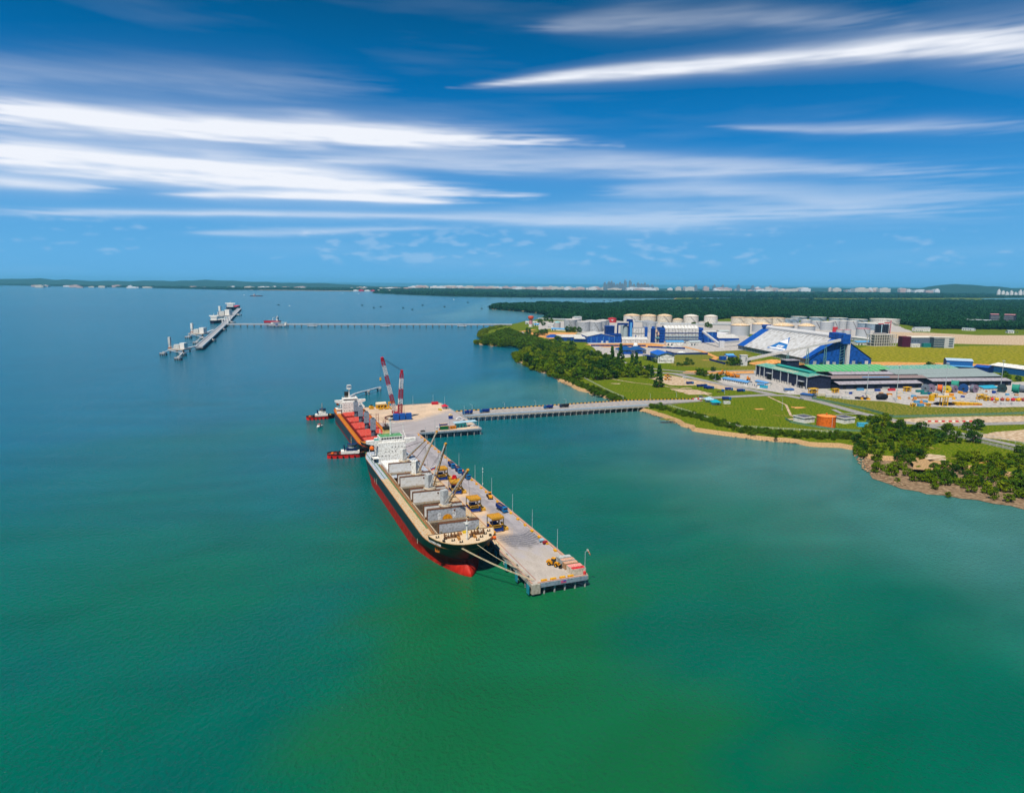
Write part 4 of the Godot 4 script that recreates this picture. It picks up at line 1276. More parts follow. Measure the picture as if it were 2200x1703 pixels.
# lattice girder between two points: four chords, laced sides, painted in bands
func lattice(o: Node3D, nm: String, p0: Vector3, p1: Vector3, w0: float, w1: float, bands: Array, side: Vector3) -> void:
	var d := (p1 - p0).normalized()
	var x := (side - d * side.dot(d)).normalized()
	var y := d.cross(x)
	var n := bands.size()
	for k in n:
		var m := mb()
		var sub := 3
		for sidx in sub:
			var t0 := (k + float(sidx) / sub) / n
			var t1 := (k + float(sidx + 1) / sub) / n
			var a := []
			var b := []
			for c in [[-1, -1], [1, -1], [1, 1], [-1, 1]]:
				a.append(p0.lerp(p1, t0) + (x * c[0] + y * c[1]) * lerpf(w0, w1, t0) / 2)
				b.append(p0.lerp(p1, t1) + (x * c[0] + y * c[1]) * lerpf(w0, w1, t1) / 2)
			for i in 4:
				var j := (i + 1) % 4
				m.bar(a[i], b[i], 0.42)
				m.bar(a[i] if sidx % 2 == 0 else b[i], b[j] if sidx % 2 == 0 else a[j], 0.26)
				m.bar(b[i], b[j], 0.26)
		part(o, nm, m, bands[k])

func make_mobile_crane() -> void:
	var o := thing("lattice_crane", "tall red and white lattice boom crane with blue counterweights on the platform", "crane", Transform3D.IDENTITY)
	var red := pt("crane_red", 0.42, 0.012, 0.035)
	var white := pt("crane_white", 0.74, 0.74, 0.76)
	var blue := pt("crane_blue", 0.015, 0.10, 0.40)
	var dark := pt("loader_dark")
	var c := q(347, -1.5)
	# ring track and undercarriage
	var ring := mb()
	for i in 40:
		var t0 := TAU * i / 40
		var t1 := TAU * (i + 1) / 40
		ring.bar(c + V3(cos(t0) * 11, 0.35, sin(t0) * 11), c + V3(cos(t1) * 11, 0.35, sin(t1) * 11), 1.1, 0.6)
	part(o, "ring_track", ring, pt("ring_dark", 0.10, 0.035, 0.03))
	for s in [-1, 1]:
		var cr := mb()
		cr.push(pv([V2(-6.0, 0.5), V2(-5.2, 0), V2(5.2, 0), V2(6.0, 0.5), V2(6.0, 1.3), V2(5.2, 1.8), V2(-5.2, 1.8), V2(-6.0, 1.3)]), s * 4.0 - 0.8, s * 4.0 + 0.8)
		part(o, "crawler", cr, dark, qf(347, -1.5))
	var deck := mb()
	deck.cube(qf(347, -1.5, DECK + 2.6), V3(6.0, 1.6, 12.0))
	part(o, "slewing_platform", deck, red)
	part(o, "engine_house", mb().cube(qf(343.5, -3.8, DECK + 4.6), V3(2.2, 2.6, 6.0)), red)
	var cabn := part(o, "operator_cab", mb().cube(qf(352.5, -4.6, DECK + 4.6), V3(1.8, 2.4, 2.4)), red)
	part(cabn, "window", mb().cube(qf(352.5, -5.55, DECK + 4.9), V3(0.08, 1.4, 1.8)), mats["dark_glass"])
	for i in 3:
		part(o, "counterweight", mb().cube(qf(337.0, -5.4 + i * 5.4, DECK + 3.0), V3(4.6, 5.2, 3.2)), blue)
	part(o, "counterweight_tray", mb().cube(qf(338.5, 0, DECK + 0.9), V3(16.5, 0.9, 4.2)), dark)
	var foot := q(351.5, -3.0, DECK + 4.0)
	var tip := V3(-109.3, 55.0, -576.0)
	var side := V3(0.95, 0, -0.3)
	lattice(o, "boom_section", foot, tip, 3.0, 2.6, [white, white, red, red, white, white, red, red, white, white, red], side)
	part(o, "boom_head", mb().bar(tip, tip + (tip - foot).normalized() * 3.2, 2.4, 2.2), red)
	var mf := q(344.5, -0.5, DECK + 4.0)
	var mt := V3(-93.5, 44.5, -576.0)
	lattice(o, "mast_section", mf, mt, 3.4, 2.4, [red, red, white, red, red, white, white, red], side)
	part(o, "mast_head", mb().bar(mt, mt + (mt - mf).normalized() * 3.0, 2.2, 2.0), red)
	for s in [-0.8, 0.8]:
		part(o, "pendant", mb().tube(mt + side * s + Vector3.UP * 2.5, tip + side * s + Vector3.UP * 2.0, 0.13, 0.13, 5), dark)
		part(o, "backstay", mb().tube(mt + side * s + Vector3.UP * 1.0, q(338, -0.5 + s * 3, DECK + 5), 0.12, 0.12, 5), dark)
	var hk := tip + V3(-2.2, -14, 0.6)
	part(o, "hoist_rope", mb().tube(tip + V3(-1.6, 1.5, 0.6), hk, 0.08, 0.08, 5), dark)
	var hb := part(o, "hook_block", mb().box(hk - V3(0, 2.4, 0), V3(1.3, 2.4, 1.0)), pt("safety_yellow", 0.72, 0.36, 0.012))
	part(hb, "hook", mb().tube(hk - V3(0, 3.8, 0), hk - V3(0, 2.3, 0), 0.3, 0.3, 6), dark)

# ------------------------------------------------------------------ ships
# half-breadth of a hull at station z and height y; spec gives length, beam and the run of stem and stern
class Hull:
	var beam := 15.0
	var z_stern := -90.0
	var stem := []      # [height, z] from low to high
	var entry := []     # [height, length of the bow curve, power]
	var stern_w := []   # [height, share of the beam at the stern, run]
	func look(t: Array, y: float, k: int) -> float:
		if y <= t[0][0]:
			return t[0][k]
		for i in t.size() - 1:
			if y <= t[i + 1][0]:
				return lerpf(t[i][k], t[i + 1][k], (y - t[i][0]) / (t[i + 1][0] - t[i][0]))
		return t[t.size() - 1][k]
	func zs(y: float) -> float:
		return look(stem, y, 1)
	func hb(z: float, y: float) -> float:
		var d := clampf((zs(y) - z) / look(entry, y, 1), 0, 1)
		var p := look(entry, y, 2)
		var f := pow(1.0 - pow(1.0 - d, p), 1.0 / p)
		var s := clampf((z - z_stern) / look(stern_w, y, 2), 0, 1)
		f *= lerpf(look(stern_w, y, 1), 1.0, sin(s * PI / 2))
		return beam * f
	func row(y: float, z0: float, n: int, side: int) -> Array:
		var out := []
		for k in n + 1:
			var t := float(k) / n
			t = 1.0 - pow(1.0 - t, 1.8)
			var z := lerpf(z0, zs(y), t)
			out.append(Vector3(side * hb(z, y), y, z))
		return out
	func shell(levels: Array, z0: float, n := 44, closed := true) -> Mb:
		var m := Mb.new()
		for side in [-1, 1]:
			var g := []
			for y in levels:
				g.append(row(y, z0, n, side))
			m.skin(g, side > 0)
		if closed:
			for i in levels.size() - 1:
				var a: float = hb(z0, levels[i])
				var b: float = hb(z0, levels[i + 1])
				m.quad(Vector3(a, levels[i], z0), Vector3(b, levels[i + 1], z0), Vector3(-b, levels[i + 1], z0), Vector3(-a, levels[i], z0))
		return m
	# deck from z0 to the stem, with openings [z0, z1, half width]
	func deck(y: float, z0: float, z1: float, holes: Array) -> Mb:
		var cuts := [z0, z1]
		for h in holes:
			cuts.append(h[0])
			cuts.append(h[1])
		var z := z0
		while z < z1:
			cuts.append(z)
			z += 4.0 if z < zs(y) - 30.0 else 1.2
		cuts.sort()
		var m := Mb.new()
		for i in cuts.size() - 1:
			var a: float = cuts[i]
			var b: float = cuts[i + 1]
			if b - a < 0.001:
				continue
			var ha := hb(a, y)
			var hz := hb(b, y)
			var w := 0.0
			for h in holes:
				if (a + b) / 2 > h[0] and (a + b) / 2 < h[1]:
					w = h[2]
			if w > 0.0:
				for s in [-1.0, 1.0]:
					var p := [Vector3(s * ha, y, a), Vector3(s * w, y, a), Vector3(s * w, y, b), Vector3(s * hz, y, b)]
					if s < 0:
						m.quad(p[3], p[2], p[1], p[0])
					else:
						m.quad(p[0], p[1], p[2], p[3])
			else:
				m.quad(Vector3(ha, y, a), Vector3(-ha, y, a), Vector3(-hz, y, b), Vector3(hz, y, b))
		return m
	func rim(y: float, z0: float, w: float, h: float, n := 40) -> Mb:
		var m := Mb.new()
		for side in [-1, 1]:
			var r := row(y, z0, n, side)
			for i in n:
				m.bar(r[i], r[i + 1], w, h)
		return m

func rust_tex(key: String, base: Color, sd: int) -> Texture2D:
	return noise_tex(key, 0.016, [[0.0, lin(0.22, 0.09, 0.03)], [0.30, lin(0.40, 0.22, 0.09)], [0.45, base], [0.75, base], [1.0, base.lerp(Color.WHITE, 0.15)]], sd, 512, FastNoiseLite.TYPE_SIMPLEX_SMOOTH, 6)

func railing(o: Node3D, nm: String, pts: Array, h: float, m: Material, posts := true) -> void:
	var r := mb()
	for i in pts.size() - 1:
		for k in 2:
			r.bar(pts[i] + Vector3.UP * h * (1.0 - k * 0.5), pts[i + 1] + Vector3.UP * h * (1.0 - k * 0.5), 0.07)
		if posts:
			var n := maxi(1, int(pts[i].distance_to(pts[i + 1]) / 2.2))
			for j in n + 1:
				var p: Vector3 = pts[i].lerp(pts[i + 1], float(j) / n)
				r.bar(p, p + Vector3.UP * h, 0.07)
	part(o, nm, r, m)

func make_black_carrier() -> void:
	var F := qf(116, -41, 0)
	var inv := F.affine_inverse()
	var o := thing("bulk_carrier", "black and red bulk carrier with open white hatch covers moored at the pier", "ship", F)
	var hull := Hull.new()
	hull.beam = 15.0
	hull.z_stern = -90.0
	hull.stem = [[-1.5, 90.0], [0.0, 90.5], [1.5, 90.0], [3.0, 87.8], [4.5, 86.0], [5.8, 86.0], [8.5, 88.0], [11.8, 90.2], [15.0, 92.0]]
	hull.entry = [[-1.5, 46.0, 1.45], [1.5, 44.0, 1.42], [4.5, 38.0, 1.55], [8.5, 29.0, 1.9], [11.8, 25.0, 2.1], [15.0, 22.0, 2.25]]
	hull.stern_w = [[-1.5, 0.15, 40.0], [3.0, 0.4, 34.0], [6.0, 0.62, 26.0], [9.0, 0.74, 20.0], [15.0, 0.8, 18.0]]
	var black := mat("hull_black", Color.WHITE, 0.42, 0.0, noise_tex("hblk", 0.02, [[0.0, lin(0.004, 0.006, 0.009)], [0.5, lin(0.007, 0.012, 0.018)], [0.7, lin(0.014, 0.022, 0.028)], [0.85, lin(0.05, 0.035, 0.025)], [1.0, lin(0.12, 0.06, 0.03)]], 51), 22.0)
	black.uv1_scale = V3(0.12, 0.02, 0.12)   # streaks run down the plating
	var red := mat("hull_red", Color.WHITE, 0.5, 0.0, noise_tex("hred", 0.014, [[0.0, lin(0.16, 0.012, 0.006)], [0.4, lin(0.30, 0.012, 0.007)], [0.7, lin(0.42, 0.018, 0.009)], [1.0, lin(0.46, 0.09, 0.05)]], 52), 26.0)
	red.uv1_scale = V3(0.08, 0.025, 0.08)
	var decky := mat("rusty_deck", Color.WHITE, 0.85, 0.0, noise_tex("rdeck", 0.02, [[0.0, lin(0.20, 0.08, 0.025)], [0.34, lin(0.42, 0.24, 0.09)], [0.46, lin(0.46, 0.36, 0.22)], [0.56, lin(0.36, 0.35, 0.34)], [0.68, lin(0.48, 0.36, 0.2)], [0.85, lin(0.38, 0.2, 0.08)], [1.0, lin(0.56, 0.5, 0.4)]], 53, 1024), 24.0)
	var greyd := pt("aft_deck_grey", 0.38, 0.43, 0.52)
	var rustl := pt("rust_line", 0.42, 0.20, 0.08)
	var white := pt("ship_white", 0.78, 0.78, 0.76)
	var cover := mat("cover_grey", Color.WHITE, 0.6, 0.0, noise_tex("covg", 0.012, [[0.0, lin(0.42, 0.36, 0.29)], [0.3, lin(0.56, 0.54, 0.51)], [0.5, lin(0.64, 0.64, 0.64)], [1.0, lin(0.67, 0.67, 0.67)]], 54), 12.0)
	var coam := mat("coaming_tan", Color.WHITE, 0.85, 0.0, rust_tex("coam", lin(0.40, 0.36, 0.29), 55), 9.0)
	var crn := pt("ship_crane_grey", 0.50, 0.52, 0.54)
	var dark := pt("loader_dark")
	part(o, "lower_hull", hull.shell([-1.5, 0.0, 1.5, 3.0, 4.5, 5.8], -90.0, 60), red)
	var uh := part(o, "upper_hull", hull.shell([5.8, 8.5, 11.8], -90.0, 60), black)
	part(uh, "rust_rim", hull.rim(11.86, -90.0, 0.3, 0.22, 60), rustl)
	part(uh, "waterline_stripe", hull.rim(5.8, -90.0, 0.06, 0.16, 60), pt("stripe_dull_red", 0.28, 0.05, 0.04))
	var fz := 76.0
	part(o, "forecastle_hull", hull.shell([11.8, 13.4, 15.0], fz, 30), black)
	part(o, "forecastle_deck", hull.deck(14.7, fz, 91.6, []), mat("forecastle_buff", Color.WHITE, 0.85, 0.0, noise_tex("fbuff", 0.03, [[0.0, lin(0.34, 0.15, 0.05)], [0.38, lin(0.50, 0.33, 0.16)], [0.5, lin(0.52, 0.44, 0.33)], [1.0, lin(0.56, 0.5, 0.42)]], 56), 8.0))
	part(o, "forecastle_rail", hull.rim(15.0, fz, 0.16, 0.22, 30), pt("rail_buff", 0.58, 0.38, 0.18))
	# hatches: [z aft, z fore] in ship space, folded covers at both ends
	var hats := [[116 - 147.0, 116 - 125.0], [116 - 117.7, 116 - 96.3], [116 - 89.1, 116 - 68.5], [116 - 61.0, 116 - 43.2]]
	var holes := []
	for h in hats:
		holes.append([h[0], h[1], 9.0])
	part(o, "main_deck", hull.deck(11.8, -58.0, 76.5, holes), decky)
	part(o, "aft_deck", hull.deck(11.82, -90.0, -25.0, []), greyd)
	part(o, "poop_side_plating", mb().box(V3(-12.6, 11.84, -58.0), V3(0.4, 0.03, 66)), pt("deck_green", 0.03, 0.16, 0.08))
	part(o, "walkway_stripe", mb().box(V3(-10.6, 11.83, -5.0), V3(0.7, 0.03, 130)), pt("stripe_green", 0.10, 0.20, 0.09))
	# pipes and stanchions in the wing passages
	for s in [-1, 1]:
		for k in 2:
			part(o, "deck_pipe", mb().bar(V3(s * (9.75 + k * 0.5), 12.3, -56), V3(s * (9.75 + k * 0.5), 12.3, 70), 0.22), rustl)
		var st := mb()
		for i in 62:
			st.bar(V3(s * 9.5, 11.8, -52 + i * 2.0), V3(s * 9.35, 13.2, -51.2 + i * 2.0), 0.28)
		part(o, "coaming_stays", st, rustl).set_meta("kind", "stuff")
	for i in hats.size():
		var h: Array = hats[i]
		var z0: float = h[0]
		var z1: float = h[1]
		var cm := mb()
		for s in [-1, 1]:
			cm.box(V3(s * 9.1, 11.8, (z0 + z1) / 2), V3(0.4, 1.5, z1 - z0))
		cm.box(V3(0, 11.8, z0 - 0.1), V3(18.6, 1.5, 0.4))
		cm.box(V3(0, 11.8, z1 + 0.1), V3(18.6, 1.5, 0.4))
		var hc := part(o, "hatch_coaming", cm, coam)
		var hd := mb()
		var k := [V3(-8.9, 0, z0 + 0.1), V3(8.9, 0, z0 + 0.1), V3(8.9, 0, z1 - 0.1), V3(-8.9, 0, z1 - 0.1)]
		for e in 4:
			var p: Vector3 = k[e]
			var r: Vector3 = k[(e + 1) % 4]
			hd.quad(p + Vector3.UP * 12.4, r + Vector3.UP * 12.4, r + Vector3.UP * 2.0, p + Vector3.UP * 2.0)
		part(hc, "hold_walls", hd, pt("hold_wall", 0.13, 0.10, 0.075))
		var gr := mb()
		var nzg := FastNoiseLite.new()
		nzg.seed = 60 + i
		nzg.frequency = 0.08
		var gp := []
		for u in 9:
			var rw := []
			for w in 9:
				var x := lerpf(-8.9, 8.9, u / 8.0)
				var z := lerpf(z0 + 0.1, z1 - 0.1, w / 8.0)
				rw.append(V3(x, 4.0 + 2.5 * cos(x / 8.9 * 1.4) + nzg.get_noise_2d(x * 3, z * 3) * 1.2, z))
			gp.append(rw)
		gr.skin(gp)
		part(hc, "cargo", gr, mat("grain", lin(0.42, 0.30, 0.16), 0.95))
		# folded leaves: two at the aft end, two at the fore end
		for e in 2:
			var zc: float = z0 - 0.7 if e == 0 else z1 + 0.7
			for l in 2:
				var lz: float = zc + (l - 0.5) * 1.15
				var lf := mb()
				lf.box(V3(0, 13.35, lz), V3(18.0, 5.1, 0.5))
				var leaf := part(o, "hatch_cover", lf, cover if i < 3 else pt("cover_blue_grey", 0.40, 0.43, 0.48))
				part(leaf, "rusty_edge", mb().box(V3(0, 18.46, lz), V3(18.2, 0.22, 0.7)), pt("edge_rust", 0.16, 0.07, 0.035))
				part(leaf, "rusty_side", mb().box(V3(-9.1, 13.4, lz), V3(0.14, 5.0, 0.6)), pt("edge_rust"))
				if l == 1:
					part(leaf, "boss", mb().tube(V3(3.6, 17.2, lz + 0.2), V3(3.6, 17.2, lz + 0.36), 0.45, 0.45, 10), pt("edge_rust"))
					if e == 0 and i == 3:
						# painted emblem: half sun between sideways letters
						var sun := mb()
						for t in 16:
							var t0 := PI * t / 16
							var t1 := PI * (t + 1) / 16
							sun.tri(V3(0.2, 13.4, lz + 0.27), V3(0.2 + cos(t1) * 2.4, 13.4 + sin(t1) * 2.4, lz + 0.27), V3(0.2 + cos(t0) * 2.4, 13.4 + sin(t0) * 2.4, lz + 0.27))
						part(leaf, "sun_emblem", sun, pt("emblem_orange", 0.72, 0.30, 0.01))
						part(leaf, "lettering", words("NO", 1.5, 0.05), pt("emblem_white", 0.85, 0.85, 0.85), Transform3D(Basis(Vector3.BACK, PI / 2), V3(-3.6, 15.1, lz + 0.27)))
						part(leaf, "lettering", words("NIA", 1.5, 0.05), pt("emblem_white"), Transform3D(Basis(Vector3.BACK, PI / 2), V3(3.5, 15.4, lz + 0.27)))
					if e == 1 and i == 3:
						for s in [-1, 1]:
							part(leaf, "yellow_stripe", mb().bar(V3(s * 8.7, 15.4, lz + 0.27), V3(s * 6.6, 13.5, lz + 0.27), 0.5, 0.04), pt("stripe_yellow", 0.7, 0.5, 0.02))
	# closed aft hatch with four white leaves
	for i in 4:
		part(o, "hatch_cover", mb().box(V3(-0.5, 11.9, 116 - 170.5 + i * 5.0), V3(17.0, 2.0, 4.7)), white)
	# crane pedestals between the hatches: [a, jib tip]
	var cr := [[150.2, V3(-48.5, 33.6, -372.9)], [121.2, V3(-39.7, 42.5, -354.4)], [92.8, V3(-32.1, 43.0, -324.6)], [64.8, V3(-19.3, 38.9, -292.4)]]
	for i in 4:
		var z: float = 116.0 - cr[i][0]
		var tip: Vector3 = inv * (cr[i][1] as Vector3)
		var c := part(o, "deck_crane", mb().lathe(V3(0.5, 11.8, z), [[1.9, 0], [1.7, 1.0], [1.55, 5.6], [2.5, 6.4], [2.6, 7.0], [0, 7.0]], 16), crn)
		var dir := V3(tip.x - 0.5, 0, tip.z - z).normalized()
		var sd := Vector3.UP.cross(dir)
		var root := V3(0.5, 20.4, z) + dir * 1.4
		var hb := mb()
		hb.cube(Transform3D(Basis(sd, Vector3.UP, dir), V3(0.5, 22.3, z) - dir * 0.9), V3(2.9, 7.2, 2.6))
		part(c, "machine_house", hb, white if i < 2 else crn)
		part(c, "gallery", mb().lathe(V3(0.5, 18.7, z), [[2.6, 0.0], [3.3, 0.1], [3.3, 0.35], [0, 0.36]], 12), coam)
		var rustj: Material = crn if i % 2 == 0 else pt("jib_grey", 0.44, 0.42, 0.38)
		for s in [-1, 1]:
			part(c, "jib_girder", mb().bar(root + sd * s * 1.3, tip + sd * s * 0.35, 0.4, 0.6), rustj if s < 0 else pt("jib_rust", 0.34, 0.20, 0.09))
		for k in 6:
			var t := 0.12 + k * 0.15
			part(c, "jib_tie", mb().bar((root + sd * 1.3).lerp(tip + sd * 0.35, t), (root - sd * 1.3).lerp(tip - sd * 0.35, t), 0.22), rustj)
		part(c, "jib_head", mb().bar(tip - (tip - root).normalized() * 1.0, tip + (tip - root).normalized() * 0.7, 1.0, 1.0), pt("head_yellow", 0.55, 0.26, 0.02))
		var top := V3(0.5, 26.0, z) - dir * 1.2
		for s in [-1, 1]:
			part(c, "luffing_rope", mb().tube(top + sd * s * 0.7, tip + sd * s * 0.2, 0.06, 0.06, 4, false), dark)
		part(c, "hoist_rope", mb().tube(tip, V3(tip.x + 2.5, 14.0, tip.z - 1.0), 0.05, 0.05, 4, false), dark)
	# accommodation block
	var hz := 116 - 184.0
	var ac := part(o, "deckhouse", mb().box(V3(-1.0, 11.8, hz), V3(16.5, 12.4, 15.5)), white)
	var gl := mat("dark_glass", lin(0.012, 0.016, 0.02), 0.08)
	for lv in 3:
		for i in 7:
			if (lv * 3 + i * 2) % 7 in [1, 3, 6]:
				continue
			part(ac, "porthole", mb().box(V3(-7.0 + i * 2.0, 15.6 + lv * 2.6, hz + 7.78), V3(0.55, 0.6, 0.08)), gl)
	for lv in 4:
		for i in 5:
			for s in [-1, 1]:
				part(ac, "side_window", mb().box(V3(-1.0 + s * 8.28, 13.0 + lv * 2.6, hz - 6 + i * 3.0), V3(0.08, 0.7, 0.9)), gl)
	part(ac, "side_gallery", mb().box(V3(-10.9, 14.4, hz + 2.5), V3(3.6, 0.25, 10.5)), white)
	part(ac, "side_gallery", mb().box(V3(-12.6, 11.8, hz + 7.6), V3(0.3, 2.7, 0.3)), white)
	part(ac, "shade_sheet", mb().box(V3(-10.9, 11.8, hz - 1.0), V3(3.0, 2.4, 0.2)), pt("shade_blue", 0.02, 0.03, 0.1))  # dark sheet standing in for the shade under the side gallery
	# bridge with full-width wings
	var br := part(o, "bridge", mb().box(V3(-1.0, 24.2, hz + 2.2), V3(14.5, 3.2, 8.4)), white)
	for s in [-1, 1]:
		var wg := mb()
		wg.push(pv([V2(s * 7.0 - 1, 21.6), V2(s * 15.2 - 1, 23.7), V2(s * 15.2 - 1, 25.4), V2(s * 7.0 - 1, 25.4)]), hz + 3.0, hz + 6.0)
		part(br, "wing", wg, white)
	for i in 8:
		part(br, "bridge_window", mb().box(V3(-6.6 + i * 1.6, 25.9, hz + 6.42), V3(1.3, 0.9, 0.08)), gl)
	part(br, "roof", mb().box(V3(-1.0, 27.4, hz + 2.2), V3(13.6, 0.15, 8.0)), pt("roof_green", 0.035, 0.27, 0.08))
	part(br, "wing_deck", mb().box(V3(-8.2, 25.42, hz + 3.0), V3(6.0, 0.06, 4.6)), pt("deck_green_blue", 0.03, 0.24, 0.22))
	railing(o, "railing", [V3(-7.6, 27.5, hz + 6.0), V3(5.6, 27.5, hz + 6.0), V3(5.6, 27.5, hz - 1.6), V3(-7.6, 27.5, hz - 1.6)], 1.1, white)
	railing(o, "railing", [V3(-12.4, 14.6, hz + 7.6), V3(-12.4, 14.6, hz - 6.0)], 1.1, white)
	# mast, radar, funnel
	var ms := part(o, "radar_mast", mb().tube(V3(-0.5, 27.4, hz + 1.0), V3(-0.5, 38.0, hz + 1.0), 0.55, 0.32, 10), white)
	part(ms, "yard", mb().bar(V3(-3.4, 34.6, hz + 1), V3(2.4, 34.6, hz + 1), 0.3), white)
	part(ms, "yard", mb().bar(V3(-2.0, 36.4, hz + 1), V3(1.2, 36.4, hz + 1), 0.3), white)
	part(ms, "scanner", mb().bar(V3(-2.0, 37.6, hz + 1.8), V3(1.0, 37.9, hz + 1.6), 0.35, 0.5), white)
	var fn := part(o, "funnel", mb().box(V3(-1.5, 24.2, 116 - 190.5), V3(4.0, 5.2, 4.6)), pt("funnel_buff", 0.74, 0.52, 0.18))
	part(fn, "black_top", mb().box(V3(-1.5, 29.4, 116 - 190.5), V3(4.1, 1.6, 4.7)), dark)
	for k in 3:
		part(fn, "exhaust", mb().tube(V3(-2.4 + k * 0.9, 31.0, 116 - 190.5), V3(-2.4 + k * 0.9, 33.2, 116 - 190.9), 0.3), dark)
	part(o, "aft_house", mb().box(V3(-1.0, 11.8, 116 - 194.5), V3(14.0, 8.4, 5.5)), white)
	# provision derrick and davits
	part(o, "derrick", mb().tube(V3(8.5, 24.0, hz - 4), V3(8.5, 33.0, hz - 4), 0.2), white)
	part(o, "derrick", mb().tube(V3(8.5, 32.8, hz - 4), V3(-1.0, 34.0, hz - 2), 0.14), white)
	part(o, "derrick", mb().tube(V3(8.5, 28.6, hz - 4), V3(8.9, 24.5, hz + 3), 0.14), white)
	var lb := part(o, "lifeboat", mb().lathe(V3(-11.2, 16.6, hz - 5.5), [[0, 0], [1.0, 0.3], [1.5, 1.2], [1.3, 2.2], [0.6, 2.9], [0, 3.0]], 12), pt("lifeboat_orange", 0.72, 0.14, 0.015))
	part(lb, "davit", mb().bar(V3(-12.6, 14.6, hz - 8.0), V3(-11.2, 19.8, hz - 6.5), 0.3), white)
	for i in 5:
		part(o, "vent", mb().lathe(V3(9.2 - i * 0.3, 11.8, -50 - i * 3.0), [[0.3, 0], [0.3, 1.4], [0.55, 1.5], [0.45, 2.1], [0, 2.2]], 8), white)
	# fore deck gear
	var fm := part(o, "foremast", mb().tube(V3(-0.5, 14.7, 86.4), V3(-0.5, 23.2, 86.4), 0.4, 0.22, 10), white)
	part(fm, "crosstree", mb().bar(V3(-2.0, 22.4, 86.4), V3(1.0, 22.4, 86.4), 0.25), white)
	part(fm, "lamp_platform", mb().lathe(V3(-0.5, 21.6, 86.4), [[0.2, 0], [0.9, 0.2], [0.9, 0.35], [0, 0.36]], 10), white)
	var wbr := pt("windlass_rust", 0.20, 0.10, 0.045)
	for s in [-1, 1]:
		var wl := mb()
		wl.tube(V3(s * 2.6, 15.9, 82.2), V3(s * 9.0, 15.9, 81.0), 0.25, 0.25, 8)
		for k in 5:
			var p := V3(s * 3.0, 15.9, 82.1).lerp(V3(s * 8.6, 15.9, 81.1), k / 4.0)
			wl.tube(p - V3(0.12, 0, 0), p + V3(0.12, 0, 0), 1.0, 1.0, 12)
		wl.box(V3(s * 5.5, 14.7, 81.6), V3(6.6, 0.5, 1.6))
		var ww := part(o, "windlass", wl, wbr)
		part(ww, "rope_drum", mb().tube(V3(s * 6.4, 15.9, 81.5), V3(s * 7.6, 15.9, 81.3), 0.8, 0.8, 12), pt("rope_pale", 0.62, 0.56, 0.46))
		part(o, "chain_stopper", mb().box(V3(s * 3.4, 14.7, 84.4), V3(1.0, 0.9, 2.0)).bar(V3(s * 3.4, 15.3, 82.4), V3(s * 3.9, 14.9, 86.0), 0.45), pt("chain_rust", 0.40, 0.19, 0.05))
		for k in 4:
			part(o, "bitts", mb().box(V3(s * (11.4 - k * 2.6), 14.7, 80.0 + k * 2.8), V3(1.5, 0.2, 0.6)).tube(V3(s * (11.4 - k * 2.6) - 0.5, 14.8, 80.0 + k * 2.8), V3(s * (11.4 - k * 2.6) - 0.5, 15.6, 80.0 + k * 2.8), 0.22).tube(V3(s * (11.4 - k * 2.6) + 0.5, 14.8, 80.0 + k * 2.8), V3(s * (11.4 - k * 2.6) + 0.5, 15.6, 80.0 + k * 2.8), 0.22), dark)
		part(o, "fairlead", mb().box(V3(s * 10.2, 14.7, 85.4), V3(1.0, 0.8, 1.0)), dark)
	part(o, "hatchway", mb().box(V3(-1.5, 14.7, 79.5), V3(1.6, 1.0, 1.6)), rustl)
	part(o, "store_hatch", mb().box(V3(1.4, 14.7, 78.2), V3(2.2, 0.8, 1.4)), pt("stripe_yellow", 0.7, 0.5, 0.02))
	# anchors, name and draught marks
	for s in [-1, 1]:
		var az := 79.5
		var ay := 9.6
		var ax: float = s * hull.hb(az, ay)
		var outn := V3(s * 0.8, 0, 0.6)
		var p := V3(ax, ay, az) + outn * 0.35
		var tg := V3(s * -0.6, 0, 0.8)
		var an := mb()
		an.bar(p + Vector3.UP * 1.4, p - Vector3.UP * 0.9, 0.4, 0.4)
		an.bar(p - Vector3.UP * 0.9 - tg * 1.1, p - Vector3.UP * 0.9 + tg * 1.1, 0.5, 0.6)
		an.bar(p - Vector3.UP * 0.9 - tg * 1.0, p + Vector3.UP * 0.5 - tg * 1.2, 0.35, 0.35)
		an.bar(p - Vector3.UP * 0.9 + tg * 1.0, p + Vector3.UP * 0.5 + tg * 1.2, 0.35, 0.35)
		part(o, "anchor", an, pt("anchor_orange", 0.60, 0.18, 0.03))
	var nzp := 82.0
	var np := V3(-hull.hb(nzp - 4, 13.6), 13.5, nzp - 4)
	var np2 := V3(-hull.hb(nzp + 2.5, 13.6), 13.5, nzp + 2.5)
	var nd := (np2 - np).normalized()
	var nn := nd.cross(Vector3.UP)
	if nn.x > 0:
		nn = -nn
	part(o, "name_lettering", words("VICTORIA WIND", 0.8, 0.05), pt("emblem_white"), Transform3D(Basis(nd, Vector3.UP, nn), (np + np2) / 2 + nn * 0.55 - Vector3.UP * 0.3))
	for d in [[-44.0, 4.4, 3.0], [-38.5, 4.9, 3.6], [58.0, 4.6, 3.2]]:
		part(o, "draught_marks", mb().box(V3(-hull.hb(d[0], 6.5) - 0.03, d[1], d[0]), V3(0.1, d[2], 0.35)), pt("mark_cream", 0.7, 0.66, 0.5))
